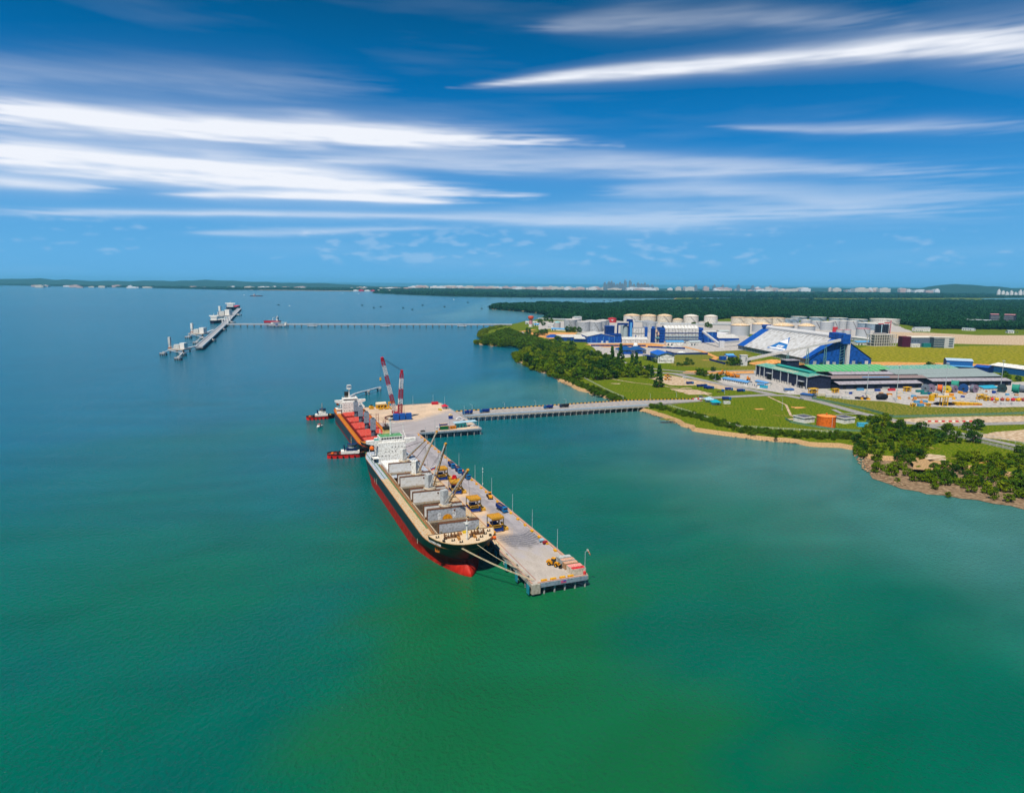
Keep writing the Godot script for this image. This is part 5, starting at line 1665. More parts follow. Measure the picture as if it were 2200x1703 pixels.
	# mooring lines
	var lines := [
		[V3(-7.6, 14.6, 86.6), q(2.0, -23.4, 5.6), "mooring rope running from the port bow to the pier corner, upper one"],
		[V3(-6.6, 14.5, 87.6), q(2.2, -22.6, 5.6), "mooring rope running from the port bow to the pier corner, lower one"],
		[V3(2.0, 14.4, 91.4), q(12.0, -23.4, 5.7), "mooring rope from the stem to a bollard near the pier head"],
		[V3(10.6, 14.2, 84.4), q(6.0, -23.6, 5.7), "mooring rope from the quay-side bow to the pier head"],
		[V3(11.5, 14.2, 80.4), q(18.0, -23.6, 5.7), "short mooring rope between bow and pier beside the fenders"]]
	for l in lines:
		var p0: Vector3 = F * (l[0] as Vector3)
		var p1: Vector3 = l[1]
		var rp := mb()
		for k in 10:
			var t0 := k / 10.0
			var t1 := (k + 1) / 10.0
			rp.tube(p0.lerp(p1, t0) - Vector3.UP * sin(t0 * PI) * 1.0, p0.lerp(p1, t1) - Vector3.UP * sin(t1 * PI) * 1.0, 0.13, 0.13, 5, false)
		one("mooring_rope", l[2], "rope", rp, pt("rope_tan", 0.52, 0.45, 0.30))
	# ensign on the quay side rail
	var fl := thing("ship_flag", "small blue, white and orange flag on the ship's rail by the second hopper", "flag", at(q(140.0, -27.6, 12.0)))
	part(fl, "staff", mb().tube(Vector3.ZERO, V3(0, 5.2, 0), 0.08), pt("mast_white", 0.7, 0.7, 0.7))
	for k in 3:
		part(fl, "band", mb().cube(Transform3D(Basis(V3(0, 0.3, 1).normalized(), 0.4), V3(1.3, 4.6 - k * 0.7, 0.2)), V3(2.4, 0.7, 0.06)), [pt("flag_white", 0.75, 0.75, 0.75), pt("flag_blue", 0.02, 0.06, 0.4), pt("sock_orange", 0.75, 0.16, 0.03)][k])

func make_red_carrier() -> void:
	var F := qf(310, -38.5, 0)
	var o := thing("bulk_carrier", "red-decked bulk carrier with grey cranes moored behind the black one", "ship", F)
	var hull := Hull.new()
	hull.beam = 13.2
	hull.z_stern = -82.0
	hull.stem = [[-1.5, 80.0], [0.0, 80.0], [4.0, 79.0], [8.5, 82.0], [11.5, 84.0]]
	hull.entry = [[-1.5, 34.0, 1.5], [4.0, 28.0, 1.7], [8.5, 22.0, 2.0], [11.5, 19.0, 2.2]]
	hull.stern_w = [[-1.5, 0.5, 26.0], [3.0, 0.7, 22.0], [11.5, 0.82, 16.0]]
	var navy := mat("hull_navy", Color.WHITE, 0.45, 0.0, noise_tex("hnav", 0.02, [[0.0, lin(0.012, 0.016, 0.026)], [0.6, lin(0.022, 0.03, 0.045)], [1.0, lin(0.05, 0.055, 0.07)]], 61), 20.0)
	var boot := pt("boot_red", 0.26, 0.025, 0.03)
	var od := mat("orange_deck", Color.WHITE, 0.85, 0.0, noise_tex("odeck", 0.02, [[0.0, lin(0.22, 0.05, 0.01)], [0.5, lin(0.40, 0.13, 0.015)], [1.0, lin(0.5, 0.24, 0.06)]], 62), 18.0)
	var rc := mat("red_hatch", Color.WHITE, 0.7, 0.0, noise_tex("rhat", 0.02, [[0.0, lin(0.32, 0.02, 0.015)], [0.5, lin(0.44, 0.035, 0.026)], [0.72, lin(0.48, 0.12, 0.09)], [1.0, lin(0.58, 0.36, 0.3)]], 63), 16.0)
	var maroon := pt("coaming_maroon", 0.20, 0.018, 0.018)
	var white := pt("ship_white")
	var grey := pt("crane_blue_grey", 0.24, 0.30, 0.37)
	var dkgrey := pt("pedestal_grey", 0.11, 0.14, 0.18)
	var gl: Material = mats["dark_glass"]
	part(o, "boot_topping", hull.shell([-1.5, 0.0, 1.6], -82.0, 40), boot)
	var uh := part(o, "upper_hull", hull.shell([1.6, 5.0, 8.6], -82.0, 40), navy)
	part(uh, "red_rim", hull.rim(8.7, -82.0, 0.4, 0.5, 40), pt("rim_red", 0.40, 0.06, 0.02))
	part(o, "forecastle_hull", hull.shell([8.6, 11.5], 70.0, 20), navy)
	part(o, "forecastle_deck", hull.deck(11.3, 70.0, 83.6, []), od)
	part(o, "main_deck", hull.deck(8.6, -82.0, 71.0, []), od)
	for h in [[-46.0, -30.0], [-22.5, -4.5], [1.0, 23.0], [28.0, 50.0], [55.0, 68.0]]:
		var l: float = h[1] - h[0]
		var c := part(o, "hatch_coaming", mb().box(V3(0, 8.6, (h[0] + h[1]) / 2), V3(18.0, 1.5, l)), maroon)
		for k in 2:
			var cz: float = h[0] + l * (0.25 + k * 0.5)
			var lid := mb()
			lid.push(pv([V2(-8.8, 10.1), V2(8.8, 10.1), V2(8.8, 10.7), V2(0, 11.1), V2(-8.8, 10.7)]), cz - l * 0.245, cz + l * 0.245)
			part(o, "hatch_cover", lid, rc)
	for s in [-1, 1]:
		var st := mb()
		for i in 40:
			st.box(V3(s * 9.6, 8.6, -46 + i * 2.9), V3(0.9, 1.3, 0.3))
		part(o, "coaming_stays", st, maroon).set_meta("kind", "stuff")
		part(o, "deck_pipe", mb().bar(V3(s * 10.4, 9.0, -46), V3(s * 10.4, 9.0, 66), 0.4), pt("pipe_orange", 0.5, 0.16, 0.02))
	for a in [335.0, 312.0, 284.5, 257.4]:
		var z: float = 310.0 - a
		var c := part(o, "deck_crane", mb().tube(V3(-0.5, 8.6, z), V3(-0.5, 15.6, z), 1.6, 1.5, 14), dkgrey)
		part(c, "machine_house", mb().box(V3(-0.5, 15.6, z), V3(3.5, 7.6, 3.2)), grey)
		part(c, "house_cap", mb().box(V3(-0.5, 23.2, z), V3(2.0, 1.0, 2.0)), dkgrey)
		part(c, "gallery", mb().box(V3(-0.5, 15.3, z), V3(4.4, 0.3, 4.0)), dkgrey)
		for s in [-1, 1]:
			part(c, "jib_girder", mb().bar(V3(-0.5 + s * 0.9, 16.4, z - 1.6), V3(3.0 + s * 0.4, 12.2, z - 19.0), 0.4, 0.7), grey)
	var hz := -58.5
	var ac := part(o, "deckhouse", mb().box(V3(-0.8, 8.6, hz), V3(14.5, 10.2, 14.0)), white)
	for lv in 3:
		for i in 6:
			if (lv * 2 + i) % 4 != 1:
				part(ac, "porthole", mb().box(V3(-6.4 + i * 2.2, 11.0 + lv * 2.6, hz + 7.03), V3(0.5, 0.6, 0.08)), gl)
	var br := part(o, "bridge", mb().box(V3(-0.8, 18.8, hz + 2.0), V3(12.5, 2.6, 7.5)), white)
	for s in [-1, 1]:
		var wg := mb()
		wg.push(pv([V2(s * 6.0 - 0.8, 16.2), V2(s * 13.0 - 0.8, 18.6), V2(s * 13.0 - 0.8, 20.2), V2(s * 6.0 - 0.8, 20.2)]), hz + 2.6, hz + 5.4)
		part(br, "wing", wg, white)
	part(br, "bridge_window", mb().box(V3(-0.8, 20.1, hz + 5.78), V3(11.4, 0.8, 0.08)), gl)
	railing(o, "railing", [V3(-6.8, 21.4, hz + 5.4), V3(5.2, 21.4, hz + 5.4), V3(5.2, 21.4, hz - 1.5), V3(-6.8, 21.4, hz - 1.5)], 1.1, white)
	var ms := part(o, "radar_mast", mb().tube(V3(-0.8, 21.4, hz - 1), V3(-0.8, 29.5, hz - 1), 0.6, 0.4, 10), white)
	part(ms, "mast_platform", mb().lathe(V3(-0.8, 28.2, hz - 1), [[0.6, 0], [2.2, 0.9], [2.2, 1.3], [0, 1.4]], 10), white)
	part(ms, "scanner", mb().bar(V3(-2.8, 31.0, hz - 1), V3(1.4, 31.0, hz - 1), 0.7, 0.9), white)
	part(ms, "top_deck", mb().box(V3(-0.8, 31.9, hz - 1), V3(3.2, 0.5, 2.2)), white)
	part(o, "funnel", mb().box(V3(-2.4, 18.8, hz - 5.5), V3(3.4, 7.0, 4.0)), pt("loader_dark"))
	part(o, "stern_gantry", mb().bar(V3(4.0, 22.5, hz - 5), V3(12.4, 12.0, hz - 2), 1.6, 1.0).bar(V3(4.0, 22.5, hz - 5), V3(2.0, 18.8, hz - 6), 1.0), white)
	part(o, "aft_house", mb().box(V3(0, 8.6, hz - 10), V3(12.0, 6.0, 5.0)), white)
	var lb := part(o, "lifeboat", mb().lathe(V3(-11.0, 15.2, hz + 1.0), [[0, 0], [0.9, 0.3], [1.3, 1.1], [1.0, 2.2], [0, 2.6]], 12), pt("lifeboat_orange", 0.72, 0.14, 0.015))
	part(lb, "davit", mb().bar(V3(-12.0, 10.0, hz), V3(-11.2, 18.0, hz + 1), 0.35), white)
	part(o, "side_gallery", mb().box(V3(-10.4, 12.2, hz + 1.0), V3(4.4, 0.5, 9.0)), white)
	part(o, "side_locker", mb().box(V3(-10.6, 8.6, hz + 4.5), V3(3.4, 2.8, 0.6)), white)
	part(o, "foremast", mb().tube(V3(0, 11.3, 76), V3(0, 20.5, 76), 0.3, 0.2), white)

# a harbour tug, bow towards +z
func make_tug(t: Transform3D, label: String, L: float, dark_house: bool) -> void:
	var o := thing("harbour_tug", label, "tug", t)
	var hull := Hull.new()
	hull.beam = L * 0.165
	hull.z_stern = -L / 2
	hull.stem = [[-1.0, L * 0.44], [0.5, L * 0.47], [3.2, L * 0.5]]
	hull.entry = [[-1.0, L * 0.42, 1.8], [3.2, L * 0.34, 2.2]]
	hull.stern_w = [[-1.0, 0.6, L * 0.2], [3.2, 0.55, L * 0.14]]
	var red := pt("tug_red", 0.62, 0.02, 0.018)
	var blk := pt("tug_black", 0.012, 0.012, 0.014)
	var white := pt("ship_white")
	var navy := pt("tug_navy", 0.012, 0.03, 0.10)
	part(o, "hull", hull.shell([-1.0, 0.5, 1.9], -L / 2, 30), red)
	var bw := part(o, "bulwark", hull.shell([1.9, 2.7], -L / 2, 30), red if not dark_house else pt("tug_bulwark", 0.55, 0.018, 0.02))
	part(bw, "fender_belt", hull.rim(2.75, -L / 2, 0.4, 0.3, 30), blk)
	part(o, "bow_fender", hull.rim(2.9, L * 0.22, 0.9, 0.9, 14), blk)
	part(o, "deck", hull.deck(2.0, -L / 2, L * 0.48, []), pt("tug_deck", 0.20, 0.06, 0.05))
	part(o, "deckhouse", mb().box(V3(0, 2.0, L * 0.02), V3(L * 0.22, 2.4, L * 0.42)), white)
	var up := part(o, "upper_house", mb().box(V3(0, 4.4, L * 0.05), V3(L * 0.18, 1.9, L * 0.24)), navy if dark_house else white)
	var wh := part(o, "wheelhouse", mb().lathe(V3(0, 6.3, L * 0.07), [[L * 0.095, 0], [L * 0.105, 1.2], [L * 0.115, 2.3], [0, 2.5]], 8), white)
	part(wh, "window_band", mb().lathe(V3(0, 7.4, L * 0.07), [[L * 0.107, 0], [L * 0.113, 0.85]], 8), mats["dark_glass"])
	part(wh, "roof", mb().lathe(V3(0, 8.75, L * 0.07), [[L * 0.12, 0], [L * 0.12, 0.2], [0, 0.25]], 8), navy)
	for s in [-1, 1]:
		part(o, "exhaust", mb().tube(V3(s * 1.6, 4.4, -L * 0.10), V3(s * 1.6, 8.0, -L * 0.12), 0.45, 0.4, 8), navy)
	var m := part(o, "mast", mb().tube(V3(0, 8.9, L * 0.05), V3(0, 14.2, L * 0.05), 0.28, 0.16, 8), pt("mast_tan", 0.55, 0.30, 0.12))
	part(m, "yard", mb().bar(V3(-1.3, 11.6, L * 0.05), V3(1.3, 11.6, L * 0.05), 0.16), white)
	part(o, "tow_winch", mb().tube(V3(-1.0, 3.0, -L * 0.26), V3(1.0, 3.0, -L * 0.26), 0.9, 0.9, 10), pt("loader_dark"))
	part(o, "bow_winch", mb().tube(V3(-0.8, 3.1, L * 0.33), V3(0.8, 3.1, L * 0.33), 0.7, 0.7, 10), pt("safety_yellow", 0.72, 0.36, 0.012))
	var lr := part(o, "life_raft", mb().lathe(V3(0.4, 2.0, -L * 0.38), [[0.9, 0], [1.1, 0.5], [0.9, 1.2], [0, 1.5]], 10), pt("lifeboat_orange", 0.72, 0.14, 0.015))
	var tyres := mb()
	for i in 6:
		for s in [-1, 1]:
			var z := -L * 0.4 + i * L * 0.13
			tyres.tube(V3(s * (hull.hb(z, 1.2) + 0.05), 1.1, z), V3(s * (hull.hb(z, 1.2) + 0.4), 1.1, z), 0.6, 0.6, 8)
	part(bw, "tyre_fenders", tyres, blk)

# a small open boat or launch, bow towards +z
func make_launch(t: Transform3D, label: String, L: float, hullm: Material, top: Material, group := "", simple := false) -> Node3D:
	var o := thing("launch", label, "boat", t, group)
	var hull := Hull.new()
	hull.beam = L * 0.17
	hull.z_stern = -L / 2
	hull.stem = [[-0.4, L * 0.45], [1.2, L * 0.5]]
	hull.entry = [[-0.4, L * 0.5, 1.6], [1.2, L * 0.45, 1.9]]
	hull.stern_w = [[-0.4, 0.8, L * 0.2], [1.2, 0.85, L * 0.2]]
	part(o, "hull", hull.shell([-0.4, 0.4, L * 0.13], -L / 2, 14), hullm)
	part(o, "deck", hull.deck(L * 0.12, -L / 2, L * 0.48, []), top)
	var cb := part(o, "cabin", mb().push(pv([V2(-L * 0.22, L * 0.12), V2(L * 0.2, L * 0.12), V2(L * 0.12, L * 0.3), V2(-L * 0.2, L * 0.3)]), -L * 0.11, L * 0.11, Vector3.BACK, Vector3.RIGHT), top)
	if not simple:
		part(cb, "windscreen", mb().box(V3(0, L * 0.19, L * 0.165), V3(L * 0.19, L * 0.07, 0.1)), mats["dark_glass"])
		part(cb, "roof", mb().box(V3(0, L * 0.3, -L * 0.04), V3(L * 0.24, 0.12, L * 0.34)), pt("roof_red", 0.5, 0.03, 0.04))
	return o

func make_harbour_craft() -> void:
	make_tug(qf(391, -61.5, 0, 92), "red tug with white wheelhouse lying off the stern of the red-decked ship", 25.0, false)
	make_tug(qf(246, -58.0, 0, 82), "red tug with dark blue upper house between the two bulk carriers", 30.0, true)
	make_launch(qf(354, -67, 0, -30), "small white launch with red cabin top near the red-decked ship", 8.5, pt("ship_white"), pt("ship_white"))

# ------------------------------------------------------------------ far tanker jetty
func make_tanker(t: Transform3D, label: String, L: float, beam: float, deck_h: float, hullm: Material, deckm: Material, house_at: float, top: float) -> void:
	var o := thing("tanker", label, "ship", t)
	var hull := Hull.new()
	hull.beam = beam / 2
	hull.z_stern = -L / 2
	hull.stem = [[-1.0, L * 0.49], [deck_h, L * 0.5]]
	hull.entry = [[-1.0, L * 0.2, 1.6], [deck_h, L * 0.15, 2.1]]
	hull.stern_w = [[-1.0, 0.6, L * 0.15], [deck_h, 0.8, L * 0.1]]
	part(o, "boot_topping", hull.shell([-1.0, 0.8], -L / 2, 16), pt("boot_red", 0.26, 0.025, 0.03))
	part(o, "hull", hull.shell([0.8, deck_h], -L / 2, 16), hullm)
	part(o, "deck", hull.deck(deck_h - 0.2, -L / 2, L * 0.48, []), deckm)
	var w := beam * 0.62
	var hh := (top - deck_h) * 0.55
	var white := pt("ship_white")
	var ac := part(o, "deckhouse", mb().box(V3(0, deck_h - 0.2, house_at), V3(w, hh, L * 0.1)), white)
	part(o, "bridge", mb().box(V3(0, deck_h + hh - 0.2, house_at), V3(beam * 0.98, (top - deck_h) * 0.16, L * 0.06)), white)
	part(ac, "window_band", mb().box(V3(0, deck_h + hh * 0.7, house_at + L * 0.05), V3(w * 0.8, 0.9, 0.3)), mats["dark_glass"])
	part(o, "mast", mb().tube(V3(0, deck_h + hh, house_at), V3(0, top, house_at), 0.9, 0.5, 8), white)
	part(o, "funnel", mb().box(V3(0, deck_h + hh * 0.8, house_at - L * 0.07), V3(w * 0.3, hh * 0.5, L * 0.05)), pt("tug_navy", 0.012, 0.03, 0.10))
	for k in 3:
		part(o, "deck_pipe", mb().tube(V3((k - 1) * beam * 0.12, deck_h + 1.0, -L * 0.3), V3((k - 1) * beam * 0.12, deck_h + 1.0, L * 0.4), 0.5, 0.5, 6), pt("pipe_blue", 0.30, 0.40, 0.52))
	part(o, "hose_crane", mb().tube(V3(0, deck_h, 0), V3(0, deck_h + 8, 0), 0.8, 0.6, 8).bar(V3(0, deck_h + 8, 0), V3(beam * 0.3, deck_h + 10, L * 0.1), 0.8), white)

func platform_on_piles(o: Node3D, nm: String, c: Vector3, sx: float, sz: float, b: Basis, top: float, mt: Material) -> void:
	part(o, nm, mb().cube(Transform3D(b, V3(c.x, top - 1.0, c.z)), V3(sx, 2.0, sz)), mt)
	for i in 3:
		for j in 2:
			var p := V3(c.x, 0, c.z) + b * V3((i - 1) * sx * 0.42, 0, (j - 0.5) * sz * 0.8)
			part(o, "pile", mb().tube(p - Vector3.UP * 2, p + Vector3.UP * (top - 1.5), 1.1, 1.1, 6, false), pt("pile_dark", 0.10, 0.11, 0.12))

func make_far_jetty() -> void:
	var pale := pt("jetty_concrete", 0.36, 0.37, 0.40)
	var steel := pt("jetty_steel", 0.46, 0.52, 0.58)
	var white := pt("ship_white")
	var grey := pt("pile_dark", 0.10, 0.11, 0.12)
	var arm := [V3(-552.7, 6.0, -1205.9), V3(-636.7, 6.0, -1449.0), V3(-777.6, 6.0, -1853.5), V3(-937.7, 6.0, -2298.5), V3(-1188.6, 6.0, -3005.9)]
	var root := thing("tanker_jetty", "long grey jetty arm of the distant tanker terminal seen end-on", "jetty", Transform3D.IDENTITY)
	var widths := [13.0, 13.0, 15.0, 17.0, 22.0]
	for i in 4:
		var a: Vector3 = arm[i]
		var b: Vector3 = arm[i + 1]
		part(root, "deck", mb().bar(a - Vector3.UP, b - Vector3.UP, widths[i], 2.0), pale)
		for s in [-1, 1]:
			var d := (b - a).normalized()
			var sd: Vector3 = d.cross(Vector3.UP) * widths[i] * 0.45 * s
			part(root, "pipe_rack", mb().bar(a + sd + Vector3.UP * 0.6, b + sd + Vector3.UP * 0.6, 1.6, 1.6), steel)
		var n := int(a.distance_to(b) / 22.0)
		for k in n:
			var p := a.lerp(b, (k + 0.5) / n)
			var d: Vector3 = (b - a).normalized().cross(Vector3.UP) * widths[i] * 0.42
			for s in [-1, 1]:
				part(root, "pile", mb().tube(V3(p.x, -2, p.z) + d * s, V3(p.x, 4.2, p.z) + d * s, 0.8, 0.8, 6, false), grey)
	for k in 2:
		var g: Vector3 = (arm[2] as Vector3).lerp(arm[3], 0.12 + k * 0.25)
		part(root, "pipe_gantry", mb().box(g + V3(-7, 0, 0), V3(2.0, 12, 2.0)).box(g + V3(9, 0, 0), V3(2.0, 12, 2.0)).box(g + V3(1, 10, 0), V3(19, 2.0, 2.5)), white)
	# trestle to the shore
	var t0: Vector3 = arm[2]
	var t1 := V3(-1.6, 6.0, -1943.2)
	var tr := thing("jetty_trestle", "long straight pipe trestle joining the tanker jetty to the shore", "bridge", Transform3D.IDENTITY)
	part(tr, "deck", mb().bar(t0 - Vector3.UP * 0.6, t1 - Vector3.UP * 0.6, 9.0, 1.2), pale)
	for k in 3:
		part(tr, "pipe", mb().bar(t0 + V3(0, 1.6, -5 + k * 3.5), t1 + V3(0, 1.6, -5 + k * 3.5), 1.6, 1.8), steel)
	for i in 44:
		var p: Vector3 = t0.lerp(t1, (i + 0.5) / 44.0)
		part(tr, "pile_bent", mb().box(V3(p.x, -1, p.z + 3.5), V3(3.0, 5.6, 1.5)), grey)
	for k in [0.30, 0.55, 0.82]:
		var p: Vector3 = t0.lerp(t1, k)
		part(tr, "expansion_loop", mb().box(V3(p.x, 2.0, p.z + 4), V3(26, 1.4, 12)).box(V3(p.x - 10, 5.5, p.z), V3(1.6, 3.0, 8)).box(V3(p.x + 10, 5.5, p.z), V3(1.6, 3.0, 8)).box(V3(p.x, 8.0, p.z), V3(22, 1.0, 6)), steel)
	var mp: Vector3 = t0.lerp(t1, 0.195)
	var mid := thing("jetty_platform", "small berth platform with pale sheds halfway along the pipe trestle", "platform", at(V3(mp.x, 0, mp.z)))
	platform_on_piles(mid, "deck", V3(-10, 0, 4), 46, 16, Basis.IDENTITY, 5.0, pale)
	part(mid, "shed", mb().box(V3(-26, 5, 0), V3(6, 7, 8)), white)
	part(mid, "shed", mb().box(V3(10, 5, 0), V3(5, 7, 8)), white)
	part(mid, "canopy", mb().box(V3(-8, 11, 0), V3(38, 1.2, 8)), pt("canopy_blue", 0.36, 0.56, 0.68))
	part(mid, "crane", mb().box(V3(-12, 5, 9), V3(6, 3, 4)), pt("box_blue"))
	# loading platforms with gangway towers
	var dir: Vector3 = (arm[1] - arm[0]).normalized()
	var spots := [
		[V3(-570.2, 6.0, -1173.4), V3(-562.6, 6.0, -1218.4), V3(-590.7, 6.0, -1180.6), 24.0, "nearest loading platform of the tanker jetty with tall grey gangway tower"],
		[V3(-699.3, 6.0, -1533.4), V3(-713.4, 6.0, -1634.7), V3(-723.7, 6.0, -1552.4), 26.0, "second loading platform of the tanker jetty with white gangway tower"],
		[V3(-993.0, 6.0, -2379.9), V3(-999.9, 6.0, -2443.1), V3(-1051.1, 6.0, -2478.7), 34.0, "third loading platform of the tanker jetty beside the far tanker"]]
	for k in 3:
		var sp: Array = spots[k]
		var c: Vector3 = sp[0]
		var sc: float = [1.0, 1.25, 1.9][k]
		var bs := Basis(Vector3.UP, deg_to_rad(-14))
		var o := thing("loading_platform", sp[4], "platform", Transform3D.IDENTITY, "loading platforms of the tanker jetty")
		platform_on_piles(o, "deck", c, 30 * sc, 22 * sc, bs, 6.0, pt("deck_sand", 0.45, 0.40, 0.36))
		part(o, "link_bridge", mb().bar(c + V3(10 * sc, 0.5, -4), (sp[1] as Vector3) + V3(2, 0.5, 0), 5.0, 1.5), steel)
		part(o, "control_house", mb().cube(Transform3D(bs, c + bs * V3(8 * sc, 5 * sc, 0)), V3(9, 10, 9) * sc), white)
		part(o, "pump_house", mb().cube(Transform3D(bs, c + bs * V3(-5 * sc, 3.5 * sc, -2 * sc)), V3(10, 7, 8) * sc), pt("jetty_white", 0.55, 0.58, 0.58))
		var gz: Vector3 = sp[2]
		var tw := part(o, "gangway_tower", mb().bar(gz, gz + Vector3.UP * sp[3] * 0.35, 3.2 * sc, 3.2 * sc).bar(gz + Vector3.UP * sp[3] * 0.3, gz + Vector3.UP * sp[3] * 0.8, 4.6 * sc, 3.6 * sc), pt("jetty_white") if k == 0 else white)
		part(tw, "tower_base", mb().box(gz - Vector3.UP * 0.4, V3(5, 2.2, 5) * sc), pt("tower_rust", 0.40, 0.16, 0.08))
		for m in 4:
			var lp := c + bs * V3((m * 3.2 - 9.0) * sc, 0, 8 * sc)
			part(o, "loading_arm", mb().tube(lp, lp + V3(0, 6 * sc, 0), 0.5 * sc, 0.4 * sc, 6), white)
	# mooring dolphins with catwalks
	var dol := [[V3(-569.5, 5.0, -1115.0), V3(-581.6, 5.0, -1160.9), "mooring dolphin at the seaward tip of the nearest loading platform"], [V3(-512.6, 5.0, -1047.6), V3(-539.0, 5.0, -1117.4), "tall mooring dolphin at the near end of the tanker jetty"], [V3(-536.4, 5.0, -1112.0), V3(-580.9, 5.0, -1154.8), "long catwalk dolphin in front of the nearest loading platform"], [V3(-688.0, 5.0, -1456.9), V3(-705.3, 5.0, -1515.0), "mooring dolphin left of the second loading platform"], [V3(-646.9, 5.0, -1432.9), V3(-700.8, 5.0, -1505.2), "catwalk dolphin below the second loading platform"], [V3(-611.2, 5.0, -1325.0), V3(-633.6, 5.0, -1389.3), "small mooring dolphin between the two nearest loading platforms"], [V3(-604.9, 5.0, -1383.4), V3(-623.8, 5.0, -1407.9), "pale boxy dolphin on the landward side of the jetty arm"], [V3(-715.6, 5.0, -1700.2), V3(-736.7, 5.0, -1724.2), "low boxy dolphin below the trestle junction"], [V3(-977.3, 5.0, -2459.1), V3(-1050.1, 5.0, -2591.7), "broad dolphin on the landward side near the far tanker"], [V3(-812.6, 5.0, -1994.3), V3(-868.8, 5.0, -2100.2), "dark dolphin just above the trestle junction"], [V3(-982.7, 5.0, -2327.2), V3(-986.2, 5.0, -2403.4), "dolphin with an orange barrier below the far tanker"]]
	for d in dol:
		var c: Vector3 = d[0]
		var o := thing("mooring_dolphin", d[2], "dolphin", Transform3D.IDENTITY, "mooring dolphins of the tanker jetty")
		var s := clampf(-c.z / 1300.0, 0.9, 1.9)
		platform_on_piles(o, "cap", c, 11 * s, 7 * s, Basis(Vector3.UP, deg_to_rad(-14)), 5.0, pale)
		part(o, "bollard", mb().lathe(V3(c.x, 5.0, c.z), [[0.9, 0], [0.7, 1.4], [1.1, 1.9], [0, 2.1]], 8), pt("sock_white", 0.75, 0.7, 0.65))
		part(o, "catwalk", mb().bar(c, d[1], 1.8 * s, 0.8), steel)
	# ships at the far jetty
	var yaw := rad_to_deg(atan2(-dir.x, -dir.z))
	make_tanker(at(V3(-880.1, 0.0, -1996.9) * V3(1, 0, 1) + V3(0, 0, -55), 14), "small navy tanker with white bridge moored at the far jetty arm", 130, 26, 9, pt("tanker_navy", 0.015, 0.025, 0.06), pt("jetty_white"), 50.0, 29)
	make_tanker(at(V3(-1228.9, 0.0, -2937.8) * V3(1, 0, 1) + V3(0, 0, -100), 16), "large tanker with red stripe and white bridge farthest out on the jetty", 230, 40, 14, pt("tanker_grey", 0.05, 0.07, 0.12), pt("red_tarp"), 105.0, 38)
	make_tanker(at(V3(-715.5, 0.0, -2041.0) * V3(1, 0, 1) + V3(0, 0, -14), 84), "small red-hulled coaster with white bridge moored behind the trestle", 52, 13, 6, pt("coaster_red", 0.5, 0.02, 0.04), pt("tug_navy", 0.012, 0.03, 0.10), 15.0, 22)
	# barge and small craft dotted over the strait
	make_tanker(at(V3(-2172.9, 0.0, -5877.6), 85), "low dark barge with red wheelhouse far out in the strait", 110, 22, 5, pt("tug_black"), pt("red_tarp"), -20.0, 22)
	var boats := [[524, 634, "white"], [598, 655, "dark"], [622, 657, "white"], [778, 656, "dark"], [803, 661, "dark"], [818, 659, "dark"], [866, 662, "dark"], [886, 665, "dark"], [908, 656, "dark"], [955, 659, "dark"], [1005, 650, "dark"], [975, 643.5, "white"], [1035, 663, "dark"], [1142, 641.5, "dark"], [1184, 648, "dark"], [1218, 648, "dark"], [1258, 648, "dark"], [1298, 647, "dark"], [1312, 646, "dark"], [736, 630, "white"], [770, 631, "white"]]
	var bp := [V3(-2419.9, 0.0, -6240.8), V3(-1238.3, 0.0, -3655.8), V3(-1137.6, 0.0, -3525.9), V3(-802.3, 0.0, -3686.8), V3(-674.2, 0.0, -3356.1), V3(-666.6, 0.0, -3494.3), V3(-526.9, 0.0, -3324.7), V3(-458.2, 0.0, -3158.4), V3(-490.2, 0.0, -3765.6), V3(-351.8, 0.0, -3569.0), V3(-284.7, 0.0, -4386.0), V3(-440.1, 0.0, -5174.8), V3(-149.7, 0.0, -3345.0), V3(154.9, 0.0, -5717.9), V3(264.8, 0.0, -4782.5), V3(376.7, 0.0, -4816.6), V3(510.4, 0.0, -4857.4), V3(664.3, 0.0, -5035.7), V3(734.3, 0.0, -5196.7), V3(-1903.4, 0.0, -7758.7), V3(-1673.9, 0.0, -7522.1)]
	for i in boats.size():
		var p: Vector3 = bp[i]
		var L := clampf(-p.z * 0.0035, 8.0, 20.0) * (0.7 if boats[i][2] == "white" else 1.0)
		var wh: bool = boats[i][2] == "white"
		make_launch(at(p * V3(1, 0, 1), 60 + (i * 37) % 60), "tiny white boat far out on the strait" if wh else "tiny dark fishing boat or raft on the distant strait", L, white if wh else pt("tug_black"), white if wh else pt("tug_black"), "white boats on the strait" if wh else "dark boats on the strait", true)

